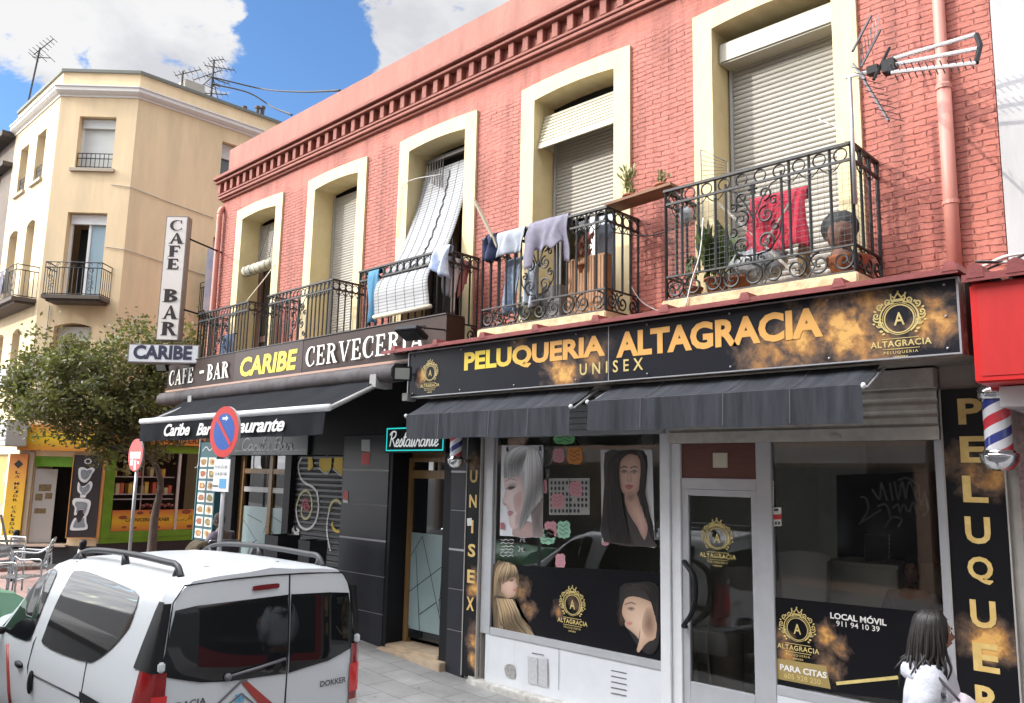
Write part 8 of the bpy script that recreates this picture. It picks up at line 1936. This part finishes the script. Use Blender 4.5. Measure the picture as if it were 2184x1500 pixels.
def sitter():
    SYY = -.50; P = at(462, 1135, SYY); base = V((P.x, SYY, G(P.x)+.02)); z0 = base.z
    ch = terrace_chair((base.x+.16, base.y+.02, base.z+.10), -math.pi*.5-.3, 'aluminium armchair with dark woven back, under the bar awning', mat('dark_weave', (.075, .065, .07), .7, var=.4, vscale=60), None)
    ch2 = terrace_chair((base.x+1.0, base.y+.15, base.z+.02), math.pi*.15, 'dark woven chair beside the glazed bar door', mat('dark_weave', (.075, .065, .07), .7), None)
    for c_ in (ch, ch2):
        if 'group' in c_: del c_['group']
    o = thing('person', 'person in a lilac grey jumper sitting on a terrace chair under the bar awning', 'person', tuple(base))
    f_ = V((-.94, -.34, 0)); r_ = V((f_.y, -f_.x, 0)); J = lambda fw, rt, z: f_*fw+r_*rt+V((0, 0, z))
    vs = [J(-.12, 0, .52), J(-.13, 0, .74), J(-.10, 0, .98), J(-.07, 0, 1.12), J(-.06, 0, 1.18), J(-.02, .10, .53), J(.38, .12, .54), J(.42, .12, .08), J(.56, .12, .05), J(-.02, -.10, .53), J(.38, -.12, .54), J(.40, -.12, .08), J(.54, -.12, .05), J(-.10, .19, 1.04), J(-.06, .27, .80), J(.18, .24, .72), J(-.10, -.19, 1.04), J(-.02, -.27, .80), J(.22, -.24, .74)]
    ed = [(0,1),(1,2),(2,3),(3,4),(0,5),(5,6),(6,7),(7,8),(0,9),(9,10),(10,11),(11,12),(2,13),(13,14),(14,15),(2,16),(16,17),(17,18)]
    skin('body', vs, ed, [.13, .12, .13, .055, .05, .085, .065, .045, .03, .085, .065, .045, .03, .06, .045, .03, .06, .045, .03], SKIN, o)
    JM = mat('lilac_grey_knit', (.30, .26, .32), .9, var=.2, vscale=20)
    skin('jumper', [J(-.12, 0, .50), J(-.13, 0, .74), J(-.10, 0, .98), J(-.08, 0, 1.08), J(-.10, .20, 1.03), J(-.06, .28, .80), J(.16, .245, .725), J(-.10, -.20, 1.03), J(-.02, -.28, .80), J(.20, -.245, .745)], [(0,1),(1,2),(2,3),(2,4),(4,5),(5,6),(2,7),(7,8),(8,9)], [.165, .155, .165, .09, .085, .07, .055, .085, .07, .055], JM, o)
    skin('trousers', [J(-.12, 0, .52), J(-.02, .10, .53), J(.38, .12, .54), J(.41, .12, .12), J(-.02, -.10, .53), J(.38, -.12, .54), J(.39, -.12, .12)], [(0,1),(1,2),(2,3),(0,4),(4,5),(5,6)], [.15, .10, .082, .065, .10, .082, .065], mat('brown_trousers', (.10, .075, .05), .85), o)
    for q in (15, 18):
        p = vs[q]+base; b = MB(); b.smooth = True; b.ball(p+f_*.05, (.045, .04, .025), 10, 6)
        for k in range(4): a = p+f_*.08+r_*(.024-.016*k); b.tube([a, a+f_*.035, a+f_*.06-V((0, 0, .015))], [.0085, .008, .006], 6)
        a = p+f_*.03+r_*.03; b.tube([a, a+f_*.03+r_*.012, a+f_*.05+r_*.01], [.010, .009, .007], 6); b.build('hand', SKIN, o)
    head(o, tuple(base+J(-.03, 0, 1.29)), math.atan2(f_.y, f_.x)+.2, mat('grey_brown_hair', (.10, .075, .06), .6, var=.4, vscale=30), mat('skin_fair', (.45, .25, .19), .5, var=.1))
    P = at(418, 1163, -.95); b = MB(); b.smooth = True
    for k in range(7): b.tube(smooth_path([(P.x-.28+k*.05, -1.05+k*.02, z0+.62), (P.x-.12+k*.05, -1.0, P.z-.02), (P.x+.02+k*.045, -.93, P.z+.05), (P.x+.12+k*.03, -.85, P.z-.12)], 4), .042, 6)
    tag(b.build('coat', mat('olive_brown_coat', (.16, .125, .075), .85, var=.5, vscale=9)), 'olive brown folded coat heaped beside the seated person', 'coat')
    tb = thing('terrace_table', 'small round terrace table beside the seated person, hidden behind the van', 'table', (P.x, -1.0, z0)); b = MB(); b.lathe([(0, z0+.70), (.33, z0+.70), (.33, z0+.725), (0, z0+.73)], (P.x, -1.0, 0), 22); b.build('tabletop', ALT, tb); b = MB(); b.cyl((P.x, -1.0, z0), (P.x, -1.0, z0+.70), .03, n=10); b.cyl((P.x, -1.0, z0), (P.x, -1.0, z0+.02), .22, n=18); b.build('pedestal', ALT, tb)
sitter()
def hairdresser():
    P = at(*Z7(1360, 760), 1.0); base = V((P.x, 1.0, .12)); o = thing('person', 'person in a grey t-shirt standing inside the salon, seen through the right pane', 'person', tuple(base))
    J = lambda x, y, z: V((x, y, z))
    vs = [J(0, 0, .95), J(0, 0, 1.18), J(0, 0, 1.40), J(.01, -.01, 1.52), J(.02, -.02, 1.58), J(.09, 0, .90), J(.10, -.03, .50), J(.10, 0, .08), J(.12, -.12, .04), J(-.09, 0, .90), J(-.10, -.03, .50), J(-.10, 0, .08), J(-.10, -.12, .04), J(.19, 0, 1.43), J(.26, -.03, 1.15), J(.22, -.24, 1.05), J(-.19, 0, 1.43), J(-.25, -.03, 1.15), J(-.10, -.24, 1.08)]
    ed = [(0,1),(1,2),(2,3),(3,4),(0,5),(5,6),(6,7),(7,8),(0,9),(9,10),(10,11),(11,12),(2,13),(13,14),(14,15),(2,16),(16,17),(17,18)]
    skin('body', vs, ed, [.13, .12, .13, .055, .05, .085, .06, .045, .03, .085, .06, .045, .03, .06, .045, .03, .06, .045, .03], SKIN, o)
    skin('t_shirt', [J(0, 0, .90), J(0, 0, 1.18), J(0, 0, 1.38), J(0, 0, 1.48), J(.19, 0, 1.42), J(.25, -.02, 1.22), J(-.19, 0, 1.42), J(-.245, -.02, 1.22)], [(0,1),(1,2),(2,3),(2,4),(4,5),(2,6),(6,7)], [.165, .155, .165, .085, .085, .07, .085, .07], mat('grey_t_shirt', (.30, .30, .32), .9), o)
    skin('trousers', [J(0, 0, .95), J(.09, 0, .88), J(.10, -.03, .50), J(.10, 0, .12), J(-.09, 0, .88), J(-.10, -.03, .50), J(-.10, 0, .12)], [(0,1),(1,2),(2,3),(0,4),(4,5),(5,6)], [.15, .10, .08, .065, .10, .08, .065], mat('dull_red_trousers', (.22, .07, .07), .85), o)
    for q in (15, 18):
        p = vs[q]+base; d = V((0, -1, -.2)).normalized(); b = MB(); b.smooth = True; b.ball(p+d*.05, (.03, .045, .025), 10, 6)
        for k in range(4): a = p+d*.08+V((.024-.016*k, 0, 0)); b.tube([a, a+d*.035, a+d*.06-V((0, 0, .015))], [.0085, .008, .006], 6)
        a = p+d*.03+V((.03, 0, 0)); b.tube([a, a+d*.03+V((.012, 0, 0))], [.010, .008], 6); b.build('hand', SKIN, o)
    head(o, tuple(base+V((.02, -.03, 1.68))), -math.pi/2, HAIRK, SKIN, 0)
hairdresser()

# ================================================================ far side of the street: seen only in reflections, and it shades the lower storey
def block(x0, x1, h, col, label, name):
    o = thing(name, label, 'building', ((x0+x1)/2, -13, 0)); fr = Fr((x1, -12.6, 0), (-1, 0, 0)); L_ = x1-x0; z0 = G(x0)
    n = int(L_//2.6); ops = [(k*2.6+.8, k*2.6+1.9, z, z+1.9) for k in range(n) for z in [4.2+3.1*j for j in range(int((h-3.5)//3.1))]]
    b = MB(); wall_panel(b, fr, 0, L_, -1, h, ops); b.box(x0, x1, -22, -12.95, -1, h-.01) if 0 else None
    b.poly([(x0, -12.6, h), (x1, -12.6, h), (x1, -22, h), (x0, -22, h)]); b.poly([(x0, -22, -1), (x0, -12.6, -1), (x0, -12.6, h), (x0, -22, h)]); b.poly([(x1, -12.6, -1), (x1, -22, -1), (x1, -22, h), (x1, -12.6, h)]); b.poly([(x0, -22, -1), (x0, -22, h), (x1, -22, h), (x1, -22, -1)])
    b.build('wall', mat(name+'_render_%d' % int(h*10), col, .85, var=.15), o)
    b = MB()
    for q in ops: b.fbox(fr, q[0], q[1], q[2], q[3], -.2, -.18)
    b.build('window', GLASS_DARK, o)
    b = MB(); b.fbox(fr, .3, L_-.3, .3, 3.0, .0, .04); b.build('shop_window', mat('far_shop_window', (.05, .05, .055), .1), o)
    b = MB(); b.fbox(fr, 0, L_, 3.1, 3.5, .0, .12); b.fbox(fr, -.05, L_+.05, h-.3, h, .0, .25); b.build('band', mat('far_band', (.45, .43, .40), .8), o)
block(-24, -6.2, 10.9, (.62, .44, .34), 'brick house across the street facing the bar, seen in reflections', 'far_house')
block(-6, 14, 10.8, (.70, .68, .63), 'pale rendered house across the street facing the salon, seen in reflections', 'far_house')
